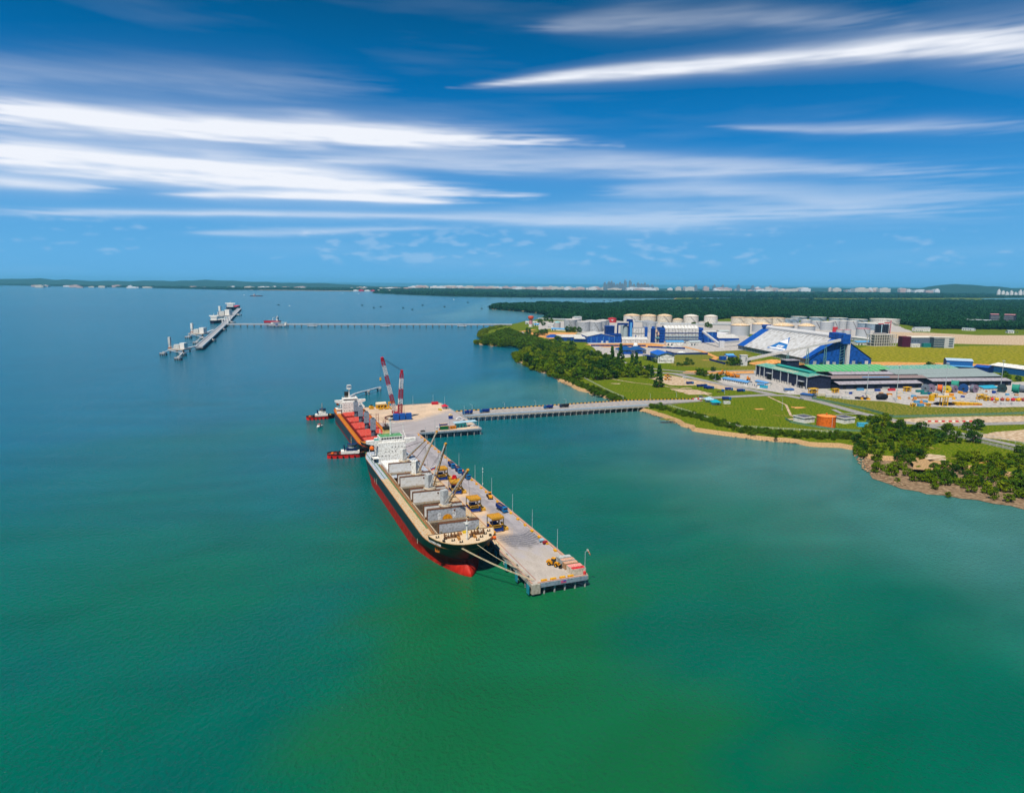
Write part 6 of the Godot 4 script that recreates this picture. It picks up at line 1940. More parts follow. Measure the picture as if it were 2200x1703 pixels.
# ------------------------------------------------------------------ far shore and city
func make_city() -> void:
	var cols := [pt("city_white", 0.80, 0.80, 0.82), pt("city_cream", 0.66, 0.60, 0.52), pt("city_pink", 0.60, 0.42, 0.38), pt("city_grey", 0.40, 0.44, 0.50)]
	var r := RandomNumberGenerator.new()
	r.seed = 77
	# a block with a setback top and a window band, unit size
	var blocks := []
	for k in 4:
		var m := mb()
		m.box(Vector3.ZERO, V3(1, 0.86, 1))
		m.box(V3(0.1 * k - 0.15, 0.86, 0), V3(0.5, 0.14, 0.6))
		if k % 2 == 1:
			m.box(V3(0.52, 0, 0), V3(0.3, 0.7, 0.8))
		blocks.append(m.mesh())
	var place := func(nm: String, lab: String, grp: String, p: Vector3, w: float, h: float, mt: Material) -> void:
		var o := thing(nm, lab, "building", at(V3(p.x, LAND, p.z)), grp)
		var bm := blocks[r.randi() % 4] as ArrayMesh
		part(o, "tower", bm, mt, Transform3D(Basis.IDENTITY.scaled(V3(w, h, w * 0.6)), Vector3.ZERO))
		part(o, "roof_plant", mb().box(V3(w * 0.1, h, 0), V3(w * 0.3, h * 0.08, w * 0.25)), pt("city_grey"))
	# housing estates behind the forest
	var z := -13200.0
	var k := z / -1475.0
	for i in 170:
		var px: float = r.randf_range(890, 1400) if i < 110 else r.randf_range(1420, 2000)
		var zz := z * r.randf_range(0.97, 1.25)
		var x := (px - 1100.0) / 1475.0 * -zz * 1.012
		var hh := r.randf_range(40, 72) if i < 110 else r.randf_range(38, 95)
		place.call("housing_block", "pale housing block in the hazy city strip beyond the forest", "housing blocks in the distant city", V3(x, 0, zz), r.randf_range(80, 260), hh, cols[r.randi() % 3])
	# the tall cluster in the middle
	var tall := [[1293, 150], [1301, 165], [1306, 170], [1311, 140], [1319, 120], [1325, 150], [1330, 130], [1336, 195], [1346, 190], [1353, 120], [1363, 150], [1369, 130], [1376, 145], [1384, 115], [1392, 110], [1483, 110], [1522, 120], [1540, 115], [1573, 125], [1603, 110], [1640, 115]]
	for t in tall:
		var zz := -14500.0
		var x: float = (t[0] - 1100.0) / 1475.0 * -zz * 1.012
		place.call("office_tower", "blue-grey office tower in the hazy downtown cluster on the horizon", "towers of the hazy downtown", V3(x, 0, zz), 62, t[1] * 1.08, pt("tower_blue_grey", 0.16, 0.20, 0.26))
	# towers at the right edge
	for i in 14:
		var px := 2120.0 + i * 9.0
		var zz := -9000.0
		place.call("apartment_tower", "pale apartment tower beyond the lagoon at the right edge", "apartment towers at the right edge", V3((px - 1100.0) / 1475.0 * -zz * 1.012, 0, zz), 34, r.randf_range(60, 95), cols[0])
	# low works and terminals along the left shore
	for i in 60:
		var px: float = r.randf_range(430, 660) if i < 26 else (r.randf_range(100, 420) if i < 44 else r.randf_range(760, 900))
		var zz := -11400.0 * r.randf_range(0.98, 1.15)
		place.call("dock_building", "low pale dock building on the far left shore", "dock buildings on the far shore", V3((px - 1100.0) / 1475.0 * -zz * 1.012, 0, zz), r.randf_range(60, 170), r.randf_range(14, 44), cols[r.randi() % 3])
	for i in 9:
		var px := 770.0 + i * 12.0
		var zz := -9600.0
		place.call("shore_house", "red-roofed house on the wooded shore across the strait" if i % 2 else "white house on the wooded shore across the strait", "red-roofed houses across the strait" if i % 2 else "white houses across the strait", V3((px - 1100.0) / 1475.0 * -zz * 1.012, 0, zz), r.randf_range(40, 70), r.randf_range(12, 26), pt("hut_red", 0.55, 0.02, 0.05) if i % 2 else cols[0])
	# low hills on the horizon
	var hm := mat("hill_forest", Color.WHITE, 0.95, 0.0, texs["ffl"], 600.0)
	for h in [[60, 20000, 4200, 150], [330, 20000, 3800, 120], [480, 21000, 3000, 140], [640, 20000, 2600, 95], [2060, 15000, 1250, 175], [1990, 15500, 1500, 90], [2200, 17000, 2600, 110], [1750, 20000, 3000, 70], [-60, 19000, 2500, 130], [1900, 21000, 3000, 80]]:
		var zz: float = -h[1]
		var x: float = (h[0] - 1100.0) / 1475.0 * h[1] * 1.012
		var m := mb()
		var g := []
		var nz := FastNoiseLite.new()
		nz.seed = int(h[0]) + 200
		nz.frequency = 0.0012
		for i in 17:
			var row := []
			for j in 9:
				var u := i / 8.0 - 1.0
				var v := j / 4.0 - 1.0
				var f := maxf(0, 1.0 - u * u) * maxf(0, 1.0 - v * v)
				row.append(V3(x + u * h[2], LAND - 2.0 + h[3] * f * (1.0 + 0.5 * nz.get_noise_2d(u * h[2], v * 900.0)), zz + v * 900.0))
			g.append(row)
		m.skin(g, true)
		setting("hill", m, hm)

# ------------------------------------------------------------------ buildings on the land
# a gabled shed: front edge p0 -> p1, depth behind it, walls h, ridge rise above the walls; ridge along the front ("x") or across ("z")
func make_shed(nm: String, label: String, cat: String, p0: Vector3, p1: Vector3, depth: float, h: float, rise: float, wall: Material, roof: Material, ridge := "x", group := "", over := 0.6) -> Node3D:
	var t := along(V3(p0.x, LAND, p0.z), V3(p1.x, LAND, p1.z))
	var o := thing(nm, label, cat, t, group)
	var w := V2(p1.x - p0.x, p1.z - p0.z).length()
	var b := mb()
	if ridge == "x":
		b.push(pv([V2(0, 0), V2(0, h), V2(-depth / 2, h + rise), V2(-depth, h), V2(-depth, 0)]), 0, w, Vector3.BACK, Vector3.RIGHT)
	else:
		b.push(pv([V2(0, 0), V2(0, h), V2(w / 2, h + rise), V2(w, h), V2(w, 0)]), -depth, 0)
	part(o, "wall", b, wall)
	for s in [0, 1]:
		var r := mb()
		if ridge == "x":
			var e := V3(-over, h - over * rise * 2 / depth, over) if s == 0 else V3(-over, h - over * rise * 2 / depth, -depth - over)
			var c := V3(-over, h + rise, -depth / 2)
			var up := V3(0, 0.25, 0)
			var ex := V3(w + over * 2, 0, 0)
			if s == 0:
				r.quad(e + up, c + up, c + ex + up, e + ex + up)
				r.quad(e + ex + up, e + ex - up * 0.6, e - up * 0.6, e + up)
			else:
				r.quad(c + up, e + up, e + ex + up, c + ex + up)
		else:
			var e := V3(-over if s == 0 else w + over, h - over * rise * 2 / w, over)
			var c := V3(w / 2, h + rise, over)
			var up := V3(0, 0.25, 0)
			var ez := V3(0, 0, -depth - over * 2)
			if s == 0:
				r.quad(e + up, e + ez + up, c + ez + up, c + up)
			else:
				r.quad(c + up, c + ez + up, e + ez + up, e + up)
			r.quad(e + up, c + up, c - up * 0.6, e - up * 0.6)
		part(o, "roof", r, roof)
	return o

# openings or panels set on the front wall of something built on along(): list of [x, y, w, h]
func front_pieces(o: Node3D, nm: String, items: Array, mt: Material, z := 0.04, d := 0.1) -> void:
	for i in items:
		part(o, nm, mb().box(V3(i[0], i[1], z), V3(i[2], i[3], d)), mt)

func make_tank(p: Vector3, label: String, d: float, h: float, wall: Material, roof: Material, group: String, rise := 0.08, stair := 1.0, rim: Material = null) -> Node3D:
	var o := thing("storage_tank", label, "tank", at(V3(p.x, LAND, p.z)), group)
	var r := d / 2
	part(o, "shell", mb().lathe(Vector3.ZERO, [[r, 0], [r, h]], 36), wall)
	part(o, "roof", mb().lathe(V3(0, h, 0), [[r * 1.005, 0.0], [r * 0.7, d * rise * 0.55], [r * 0.35, d * rise * 0.88], [0, d * rise]], 36), roof)
	part(o, "rim", mb().lathe(V3(0, h - 0.5, 0), [[r * 1.004, 0], [r * 1.02, 0.1], [r * 1.02, 0.7], [r * 0.99, 0.75]], 36), rim if rim else wall)
	for k in 2:
		part(o, "wind_girder", mb().lathe(V3(0, h * (0.38 + 0.3 * k), 0), [[r, 0], [r * 1.008, 0.05], [r * 1.008, 0.35], [r, 0.4]], 36), wall)
	if stair != 0.0:
		var st := mb()
		var rl := mb()
		for i in 12:
			var t0 := deg_to_rad(60.0) + stair * i * 0.075
			var t1 := deg_to_rad(60.0) + stair * (i + 1) * 0.075
			var a := V3(cos(t0) * r * 1.03, h * i / 12.0 + 0.3, sin(t0) * r * 1.03)
			var b := V3(cos(t1) * r * 1.03, h * (i + 1) / 12.0 + 0.3, sin(t1) * r * 1.03)
			st.bar(a, b, 0.9, 0.5)
			rl.bar(a + Vector3.UP * 1.1, b + Vector3.UP * 1.1, 0.2, 0.2)
		var sp := part(o, "stairway", st, pt("tank_stair", 0.22, 0.20, 0.20))
		part(sp, "handrail", rl, pt("tank_stair"))
	part(o, "vent", mb().lathe(V3(0, h + d * rise, 0), [[0.6, -0.2], [0.6, 0.8], [1.0, 1.0], [0, 1.4]], 8), wall)
	return o

func make_sugar_store() -> void:
	var A := V3(421.0, 3.0, -1278.2)
	var B := V3(450.1, 3.0, -1033.5)
	var F := along(A, B)   # +x runs from the far-left corner to the near corner, -z is away to the right
	var L := 246.4
	var W := 100.0
	var o := thing("bulk_store", "huge sloping grey and blue roofed store with a triangular emblem", "warehouse", F)
	var grey := mat("store_roof_grey", lin(0.52, 0.53, 0.55), 0.55, 0.0, grime(), 60.0)
	var blue := mat("store_blue", lin(0.010, 0.085, 0.40), 0.5, 0.0, grime(), 40.0)
	var wall := pt("store_wall", 0.40, 0.44, 0.46)
	var s := -1.0 if (F * V3(0, 0, -1)).x > F.origin.x else 1.0
	var eave := 7.8
	var top := 41.0
	# roof slopes in three lengths: blue, grey, blue
	for side in [0, 1]:
		for seg in [[-1.0, 26.0, blue], [26.0, 226.0, grey], [226.0, L + 1.0, blue]]:
			var z0: float = (0.0 if side == 0 else W) * s
			var z1 := W / 2 * s
			var a := V3(seg[0], eave - 0.6, z0 - s * (1.5 if side == 0 else -1.5))
			var b := V3(seg[1], eave - 0.6, a.z)
			var c := V3(seg[1], top, z1)
			var d := V3(seg[0], top, z1)
			var r := mb()
			var nrm := (c - a).cross(b - a).normalized()
			if nrm.y < 0:
				nrm = -nrm
			r.quad(a + nrm * 0.3, d + nrm * 0.3, c + nrm * 0.3, b + nrm * 0.3) if (d - a).cross(b - a).y < 0 else r.quad(b + nrm * 0.3, c + nrm * 0.3, d + nrm * 0.3, a + nrm * 0.3)
			part(o, "roof_slope", r, seg[2])
	# gables
	for x in [0.6, L - 0.6]:
		var g := mb()
		g.push(pv([V2(0, 0), V2(0, eave - 1.0), V2(W / 2, top - 0.8), V2(W, eave - 1.0), V2(W, 0)]), x - 0.5, x + 0.5, V3(0, 0, s), Vector3.RIGHT)
		part(o, "gable", g, blue)
	var lw := mb()
	lw.box(V3(L / 2, 0, s * 1.2), V3(L - 2, eave, 0.6))
	part(o, "side_wall", lw, pt("store_wall_dark", 0.06, 0.10, 0.14))
	for i in 42:
		part(o, "buttress", mb().box(V3(3.0 + i * 5.85, 0, s * 0.2), V3(2.6, eave - 1.0, 1.6)), wall)
	part(o, "eave_gutter", mb().bar(V3(-1, eave - 0.4, -s * 1.6), V3(L + 1, eave - 0.4, -s * 1.6), 1.0, 0.9), pt("gutter_dark", 0.10, 0.11, 0.12))
	# ridge ventilator
	var rv := mb()
	rv.push(pv([V2(-4.2, top - 3.0), V2(-4.4, top + 1.0), V2(-2.5, top + 3.4), V2(0, top + 4.2), V2(2.5, top + 3.4), V2(4.4, top + 1.0), V2(4.2, top - 3.0)]), 10, L - 26, V3(0, 0, s), Vector3.RIGHT, V3(0, 0, W / 2 * s))
	part(o, "ridge_ventilator", rv, pt("ventilator_white", 0.62, 0.63, 0.66))
	part(o, "ridge_cap", mb().box(V3(6, top - 1, W / 2 * s), V3(14, 6.0, 11)), blue)
	part(o, "head_house", mb().box(V3(L - 14, top - 2.0, W / 2 * s), V3(26, 8.0, 12)), blue)
	part(o, "head_house", mb().box(V3(L + 5, top - 9.0, W / 2 * s), V3(12, 14, 12)), blue)
	for i in 16:
		var x := 34.0 + i * 12.2
		var p0 := V3(x, lerpf(eave, top, 0.97), s * W / 2 * 0.97)
		var p1 := V3(x - 6.5, lerpf(eave, top, 0.80), s * W / 2 * 0.80)
		part(o, "roof_rib", mb().bar(p0 + V3(0, 0.55, -s * 0.4), p1 + V3(0, 0.55, -s * 0.4), 0.5, 0.3), pt("rib_dark", 0.16, 0.17, 0.18))
	# lift tower and bracing on the gable
	part(o, "lift_tower", mb().box(V3(L + 8, 0, s * (W / 2 + 5)), V3(4.5, top - 8, 4.5)), pt("ventilator_white"))
	for i in 7:
		part(o, "stair_flight", mb().bar(V3(L + 3, 3 + i * 4.4, s * (W / 2 - 4)), V3(L + 9, 6.5 + i * 4.4, s * (W / 2 - 1)), 1.4, 0.6), pt("stair_teal", 0.12, 0.30, 0.34))
	for x in [0.0, 1.0]:
		part(o, "stair_column", mb().bar(V3(L + 3 + x * 6, 0, s * (W / 2 - 4 + x * 3)), V3(L + 3 + x * 6, top - 8, s * (W / 2 - 4 + x * 3)), 0.6), pt("stair_teal"))
	for i in 9:
		part(o, "gable_doorway", mb().box(V3(L + 0.2, 0, s * (8 + i * 10.5)), V3(0.8, 5.0 - (i % 2) * 1.5, 5.0)), [wall, pt("door_dark", 0.02, 0.06, 0.1), pt("ventilator_white")][i % 3])
	# emblem on the slope
	var inv := F.affine_inverse()
	var logo := [V3(438.2, 14.4, -1180.2), V3(470.1, 34.0, -1161.5), V3(445.9, 14.5, -1116.3), V3(455.8, 25.2, -1169.2), V3(457.4, 23.8, -1138.4), V3(466.6, 31.5, -1159.5), V3(442.7, 16.8, -1172.3), V3(449.3, 17.5, -1125.4), V3(446.8, 15.4, -1120.1), V3(439.6, 15.0, -1175.5)]
	var nn := (inv.basis * V3(0, 1, 0)).normalized()
	var pl := Plane(V3(0, eave, 0), V3(L, eave, 0), V3(0, top, W / 2 * s))
	nn = pl.normal if pl.normal.y > 0 else -pl.normal
	var k := []
	for p in logo:
		k.append(inv * (p as Vector3) + nn * 0.75)
	var tri_ := func(a: Vector3, b: Vector3, c: Vector3, m: Mb) -> void:
		if (c - a).cross(b - a).dot(nn) > 0:
			m.tri(a, b, c)
		else:
			m.tri(a, c, b)
	var em := mb()
	tri_.call(k[0], k[1], k[2], em)
	var e := part(o, "emblem", em, pt("emblem_blue", 0.02, 0.16, 0.48))
	var w1 := mb()
	tri_.call(k[3] + nn * 0.2, k[5] + nn * 0.2, k[4] + nn * 0.2, w1)
	part(e, "white_peak", w1, pt("emblem_white", 0.85, 0.85, 0.85))
	var w2 := mb()
	tri_.call(k[6] + nn * 0.2, k[7] + nn * 0.2, k[8] + nn * 0.2, w2)
	tri_.call(k[6] + nn * 0.2, k[8] + nn * 0.2, k[9] + nn * 0.2, w2)
	part(e, "white_stripe", w2, pt("emblem_white"))
	var upv := (V3(0, top, W / 2 * s) - V3(0, eave, 0)).normalized()
	var mid: Vector3 = inv * (V3(451.8, 21.1, -1149.9)) + nn * 0.95
	part(e, "lettering", words("MSM", 6.6, 0.3, true, true), pt("emblem_white"), Transform3D(Basis(Vector3.RIGHT, upv, nn), mid - upv * 3.2))
	# conveyor gallery climbing to the head house
	var cv := thing("conveyor_gallery", "long white enclosed conveyor climbing to the top of the blue-ended store", "conveyor", Transform3D.IDENTITY)
	var T := V3(342.8, 3.0, -1013.1)
	var tp := F * V3(L + 4, top - 2, W / 2 * s - 3)
	var st := T + V3(3, 8.5, 0)
	part(cv, "gallery", mb().bar(st, tp, 3.6, 3.6), pt("ventilator_white"))
	for i in 14:
		var p := st.lerp(tp, (i + 0.5) / 14.0)
		part(cv, "gallery_frame", mb().bar(p - V3(0, 2.1, 0), p + V3(0, 2.1, 0), 0.5, 4.4), pt("gallery_grey", 0.40, 0.42, 0.42))
	for f in [0.42, 0.62, 0.8]:
		var p := st.lerp(tp, f)
		for d in [-1.6, 1.6]:
			part(cv, "support_leg", mb().bar(V3(p.x + d, LAND, p.z - 1.5), V3(p.x + d * 0.7, p.y - 1.5, p.z), 0.5), pt("stair_teal"))
			part(cv, "support_leg", mb().bar(V3(p.x + d, LAND, p.z + 1.5), V3(p.x + d * 0.7, p.y - 1.5, p.z), 0.5), pt("stair_teal"))
		for lv in 4:
			var y: float = lerpf(LAND + 3, p.y - 2, lv / 4.0)
			part(cv, "support_brace", mb().bar(V3(p.x - 1.6, y, p.z), V3(p.x + 1.6, y + 4, p.z), 0.3), pt("stair_teal"))
	var tw := part(cv, "transfer_tower", mb().box(T, V3(9.5, 15, 8.0)), pt("ventilator_white"))
	part(tw, "cap", mb().box(T + V3(0, 15, 0), V3(10.3, 0.8, 8.8)), pt("ventilator_white"))
	part(tw, "slot_window", mb().box(T + V3(2.5, 6, 4.0), V3(1.2, 7, 0.15)), pt("door_dark"))
	part(cv, "feed_chute", mb().bar(T + V3(-4, 3, 0), T + V3(-18, 0.6, 2), 3.0, 2.4), pt("ventilator_white"))

func make_factory() -> void:
	var blue := pt("factory_blue", 0.012, 0.075, 0.36, 0.5, 30.0)
	var dblue := pt("factory_dark_blue", 0.006, 0.03, 0.17, 0.5, 30.0)
	var white := pt("factory_white", 0.64, 0.64, 0.64, 0.6, 25.0)
	var gr := pt("factory_roof", 0.56, 0.56, 0.55, 0.6, 25.0)
	var steel := pt("silo_steel", 0.34, 0.42, 0.46)
	var dark := pt("door_dark", 0.02, 0.06, 0.1)
	# front blue workshop with wide pale roof
	var o := make_shed("blue_workshop", "blue gabled workshop with wide pale roof at the left of the refinery", "workshop", V3(151.5, 3.0, -1390.5), V3(207.4, 3.0, -1395.7), 70, 13, 6, blue, gr, "z")
	front_pieces(o, "pilaster", [[8, 0, 0.8, 12], [20, 0, 0.8, 12], [33, 0, 0.8, 12], [45, 0, 0.8, 12], [56, 0, 0.8, 12]], pt("pilaster_sky", 0.10, 0.35, 0.68), 0.3, 0.5)
	front_pieces(o, "doorway", [[31, 0, 5, 4.0], [41, 0, 5, 4.0]], white, 0.2, 0.5)
	var o2 := make_shed("canopy_shed", "low pale-roofed shed with a blue sloping canopy end beside the shore road", "shed", V3(94.1, 3.0, -1432.3), V3(152.5, 3.0, -1437.9), 40, 8, 4, blue, gr, "x")
	front_pieces(o2, "open_bay", [[10, 0, 8, 5], [24, 0, 8, 5], [38, 0, 8, 5], [52, 0, 8, 5]], dark, 0.2)
	var cn := thing("drive_canopy", "bright blue hipped canopy at the seaward end of the low shed", "canopy", at(V3(85.1, 3.0, -1453.4), 6))
	part(cn, "roof", mb().lathe(V3(0, 6.5, 0), [[19, 0], [6, 5.5], [0, 5.8]], 4), blue, Transform3D(Basis(Vector3.UP, PI / 4), Vector3.ZERO))
	for x in [-11, 11]:
		for z in [-11, 11]:
			part(cn, "post", mb().box(V3(x, 0, z), V3(0.8, 7, 0.8)), white)
	make_shed("lean_to_roof", "pale lean-to roof in front of the blue workshop's left corner", "roof", V3(126.7, 3.0, -1408.8), V3(152.7, 3.0, -1406.1), 30, 7, 3, dblue, gr, "x")
	# tall plant: blue tower, silos, white blocks
	var tb := thing("elevator_tower", "tall blue elevator tower between steel silos", "tower", along(V3(260.3, 3.0, -1535.1), V3(267.8, 3.0, -1534.7)))
	part(tb, "tower", mb().box(V3(4, 0, -5), V3(9.5, 36, 9)), blue)
	part(tb, "head", mb().box(V3(1, 36, -5), V3(13, 5, 10)), dblue)
	part(tb, "rib", mb().box(V3(4, 0, 0), V3(4, 34, 1.2)), pt("pilaster_sky"))
	part(tb, "bridge", mb().box(V3(-14, 28, -5), V3(24, 4.5, 6)), dblue)
	part(tb, "bridge_leg", mb().box(V3(-25, 0, -5), V3(3, 28, 4)), dblue)
	for s in [[V3(254.2, 3.0, -1545.6), 6.0, 29.0, "front steel silo under the blue elevator bridge"], [V3(250.3, 3.0, -1565.4), 4.5, 30.0, "rear steel silo under the blue elevator bridge"]]:
		var si := thing("grain_silo", s[3], "silo", at(s[0]))
		part(si, "shell", mb().lathe(Vector3.ZERO, [[s[1], 0], [s[1], s[2] - 4]], 24), steel)
		part(si, "cone_roof", mb().lathe(V3(0, s[2] - 4, 0), [[s[1] * 1.03, 0], [s[1] * 0.3, 3.2], [0, 3.8]], 24), pt("silo_roof", 0.46, 0.54, 0.56))
		for i in 5:
			part(si, "hoop", mb().lathe(V3(0, 4 + i * 5, 0), [[s[1], 0], [s[1] * 1.02, 0.1], [s[1] * 1.02, 0.4], [s[1], 0.5]], 24), steel)
	# the white-panelled block with blue end
	var wb := thing("process_block", "white panelled block with blue right end beside the elevator tower", "building", along(V3(267.5, 3.0, -1529.7), V3(299.9, 3.0, -1530.6)))
	part(wb, "wall", mb().box(V3(13.5, 0, -8), V3(27, 22, 16)), white)
	part(wb, "end_wall", mb().box(V3(30, 0, -8), V3(6.5, 24, 16.4)), blue)
	part(wb, "band", mb().box(V3(13.5, 9.5, -7.8), V3(27.1, 1.2, 16.2)), dark)
	part(wb, "roof", mb().box(V3(13.5, 22, -10), V3(27.5, 1.0, 18)), pt("roof_slate", 0.28, 0.30, 0.34))
	for i in 5:
		part(wb, "column", mb().box(V3(1.5 + i * 6, 0, 0.15), V3(0.5, 22, 0.4)), pt("rib_dark", 0.16, 0.17, 0.18))
	front_pieces(wb, "doorway", [[7, 0, 3, 6]], blue, 0.2)
	# the long refinery building with banded front
	var rf := thing("refinery_building", "long white refinery building with dark blue bands and glazed roof strip", "building", along(V3(311.3, 3.0, -1402.2), V3(381.3, 3.0, -1408.7)))
	var L := 70.30
	part(rf, "wall", mb().box(V3(L / 2, 0, -14), V3(L, 29, 28)), white)
	var rs := mb()
	rs.quad(V3(-0.5, 29.1, 0.4), V3(-0.5, 36, -14), V3(L + 0.5, 36, -14), V3(L + 0.5, 29.1, 0.4))
	rs.quad(V3(-0.5, 36, -14), V3(-0.5, 29.1, -28), V3(L + 0.5, 29.1, -28), V3(L + 0.5, 36, -14))
	part(rf, "roof", rs, gr)
	part(rf, "ridge_ventilator", mb().box(V3(L / 2, 35.5, -14), V3(L * 0.96, 2.4, 5)), white)
	for i in 10:
		var x := L * (i + 0.5) / 10
		part(rf, "roof_light", mb().bar(V3(x, 30.4, -1.6), V3(x, 35.4, -12.4), 2.6, 0.25), pt("roof_light", 0.74, 0.76, 0.78))
		part(rf, "column", mb().box(V3(L * i / 10.0 + 0.4, 0, 0.2), V3(0.5, 29, 0.5)), pt("rib_dark"))
		for lv in 3:
			part(rf, "wall_panel", mb().box(V3(x, 2.4 + lv * 5.4, 0.12), V3(L / 10 - 1.6, 2.4, 0.2)), pt("panel_glass", 0.32, 0.42, 0.44))
	for y in [0.0, 5.6, 11.0, 19.6]:
		part(rf, "blue_band", mb().box(V3(L / 2, y, 0.35), V3(L, 1.5, 0.7)), dblue)
	for x in [-5.0, L + 5.0]:
		part(rf, "stair_block", mb().box(V3(x, 0, -14), V3(9.8, 31, 27)), blue)
		for lv in 5:
			part(rf, "stair_band", mb().box(V3(x, 3 + lv * 5.4, -0.3), V3(9.9, 0.8, 0.5)), dblue)
	# stacks beside the refinery
	for s in [[V3(294.8, 3.0, -1408.9), 1.3, 34.0, "slim steel stack left of the refinery building"], [V3(299.7, 3.0, -1409.4), 1.0, 24.0, "shorter steel stack left of the refinery building"]]:
		var ck := thing("exhaust_stack", s[3], "chimney", at(s[0]))
		part(ck, "flue", mb().tube(Vector3.ZERO, V3(0, s[2], 0), s[1], s[1] * 0.8, 12), pt("stack_steel", 0.45, 0.42, 0.40))
		part(ck, "silencer", mb().lathe(V3(0, s[2] * 0.6, 0), [[s[1], 0], [s[1] * 2.2, 1], [s[1] * 2.2, 5], [s[1], 6]], 12), pt("stack_warm", 0.6, 0.45, 0.36))
		part(ck, "ladder_cage", mb().bar(V3(s[1] + 0.3, 0, 0), V3(s[1] + 0.3, s[2] * 0.9, 0), 0.5), pt("rib_dark"))
	var bt := thing("boiler_tower", "dark blue boiler tower between the white block and the refinery", "tower", along(V3(283.2, 3.0, -1407.8), V3(290.4, 3.0, -1406.4)))
	part(bt, "tower", mb().box(V3(4.5, 0, -5), V3(9, 29, 10)), dblue)
	part(bt, "upper_stage", mb().box(V3(4.5, 29, -5), V3(6, 4, 7)), blue)
	part(bt, "pipe_bridge", mb().box(V3(16, 9, -3), V3(16, 2.4, 4)), pt("stair_teal", 0.12, 0.30, 0.34))
	var lw := make_shed("low_shed", "long low pale shed in front of the elevator tower", "shed", V3(223.9, 3.0, -1400.3), V3(276.4, 3.0, -1402.1), 22, 6.5, 4.5, white, gr, "x")
	front_pieces(lw, "column", [[6, 0, 0.5, 6.5], [17, 0, 0.5, 6.5], [28, 0, 0.5, 6.5], [39, 0, 0.5, 6.5], [50, 0, 0.5, 6.5]], pt("rib_dark"), 0.2, 0.3)
	make_shed("blue_annexe", "blue stepped annexe right of the gabled workshop", "building", V3(189.8, 3.0, -1399.2), V3(222.1, 3.0, -1400.1), 24, 15, 3, blue, dblue, "x")
	var bh := thing("blue_house", "tall dark blue block above the workshop roof", "building", along(V3(210.1, 3.0, -1548.6), V3(230.2, 3.0, -1550.7)))
	part(bh, "wall", mb().box(V3(10, 0, -7), V3(20, 24, 14)), dblue)
	part(bh, "parapet", mb().box(V3(10, 24, -7), V3(21, 1.2, 15)), blue)
	# right-hand blue hall and link conveyor
	var rh := make_shed("blue_hall", "plain blue hall behind the sloping conveyor right of the refinery", "building", V3(395.1, 3.0, -1423.5), V3(424.6, 3.0, -1426.2), 26, 22, 1.5, blue, gr, "x")
	front_pieces(rh, "pilaster", [[11, 0, 0.8, 21], [19, 0, 0.8, 21]], pt("pilaster_sky"), 0.3, 0.5)
	var lc := thing("conveyor_gallery", "short white conveyor sloping down from the refinery to a square tower", "conveyor", Transform3D.IDENTITY)
	var c0 := V3(390.0, 3.0, -1417.8) + V3(0, 24, 6)
	var c1 := V3(398.9, 3.0, -1308.1) + V3(-4, 7, 0)
	part(lc, "gallery", mb().bar(c0, c1, 3.4, 3.2), pt("ventilator_white"))
	part(lc, "transfer_tower", mb().box(V3(398.4, 3.0, -1305.4), V3(9, 13, 8)), pt("ventilator_white"))
	part(lc, "link_gallery", mb().bar(V3(404.9, 3.0, -1313.1) + V3(0, 9, -2), V3(446.6, 3.0, -1353.5) + V3(0, 9, 0), 3.2, 3.2), pt("ventilator_white"))
	for i in 8:
		var p: Vector3 = c0.lerp(c1, (i + 0.5) / 8.0)
		part(lc, "gallery_frame", mb().bar(p - V3(0, 1.9, 0), p + V3(0, 1.9, 0), 0.4, 3.8), pt("gallery_grey", 0.40, 0.42, 0.42))
	make_shed("packing_shed", "low shed with pale curved roof left of the big sloping store", "shed", V3(436.9, 3.0, -1454.1), V3(481.6, 3.0, -1458.3), 60, 7, 6, blue, gr, "x")
	make_shed("packing_shed", "white arched-roof shed behind the packing shed", "shed", V3(466.4, 3.0, -1531.5), V3(496.8, 3.0, -1534.5), 50, 8, 4, white, pt("ventilator_white"), "z")
	# small blue and white kiosk building near the conveyor foot
	var kb := make_shed("substation", "small white and blue substation with arched canopy near the conveyor tower", "building", V3(339.6, 3.0, -1082.2), V3(351.7, 3.0, -1083.1), 11, 8, 2, white, pt("pilaster_sky"), "x")
	front_pieces(kb, "doorway", [[4, 0, 3, 5], [9, 0, 3, 5]], dark)
	part(kb, "canopy", mb().cube(Transform3D(Basis(Vector3.RIGHT, 0.3), V3(8, 6.6, 1.6)), V3(14, 0.4, 4)), blue)
	part(kb, "side_shed", mb().box(V3(-5, 0, -4), V3(9, 6, 8)), blue)
	# office with blue hipped roof, white gabled hall
	var wh := make_shed("white_hall", "white hall with bright blue pitched roof beside the shore road", "building", V3(221.2, 3.0, -1035.6), V3(245.8, 3.0, -1037.3), 46, 12.5, 3.5, pt("hall_white", 0.74, 0.74, 0.72, 0.6, 30.0), pt("hall_roof_blue", 0.008, 0.12, 0.55, 0.45, 30.0), "z", "", 1.6)
	front_pieces(wh, "window_strip", [[7, 3.0, 5, 0.7], [16, 3.4, 12, 0.4], [7, 8.6, 5, 0.7], [16, 9.0, 12, 0.4], [2, 2, 1.0, 2], [2, 5, 1.0, 2], [2, 8.4, 1.0, 2]], dark)
	var vr := thing("covered_walk", "open dark veranda along the left side of the white hall", "veranda", along(V3(208.2, 3.0, -1085.1), V3(222.1, 3.0, -1041.3)))
	part(vr, "roof", mb().box(V3(16, 7, -3), V3(34, 0.6, 9)), dblue)
	for i in 6:
		part(vr, "post", mb().box(V3(1 + i * 6, 0, 1), V3(0.5, 7, 0.5)), dark)
	part(vr, "back_wall", mb().box(V3(16, 0, -7), V3(33, 6.5, 0.4)), dblue)
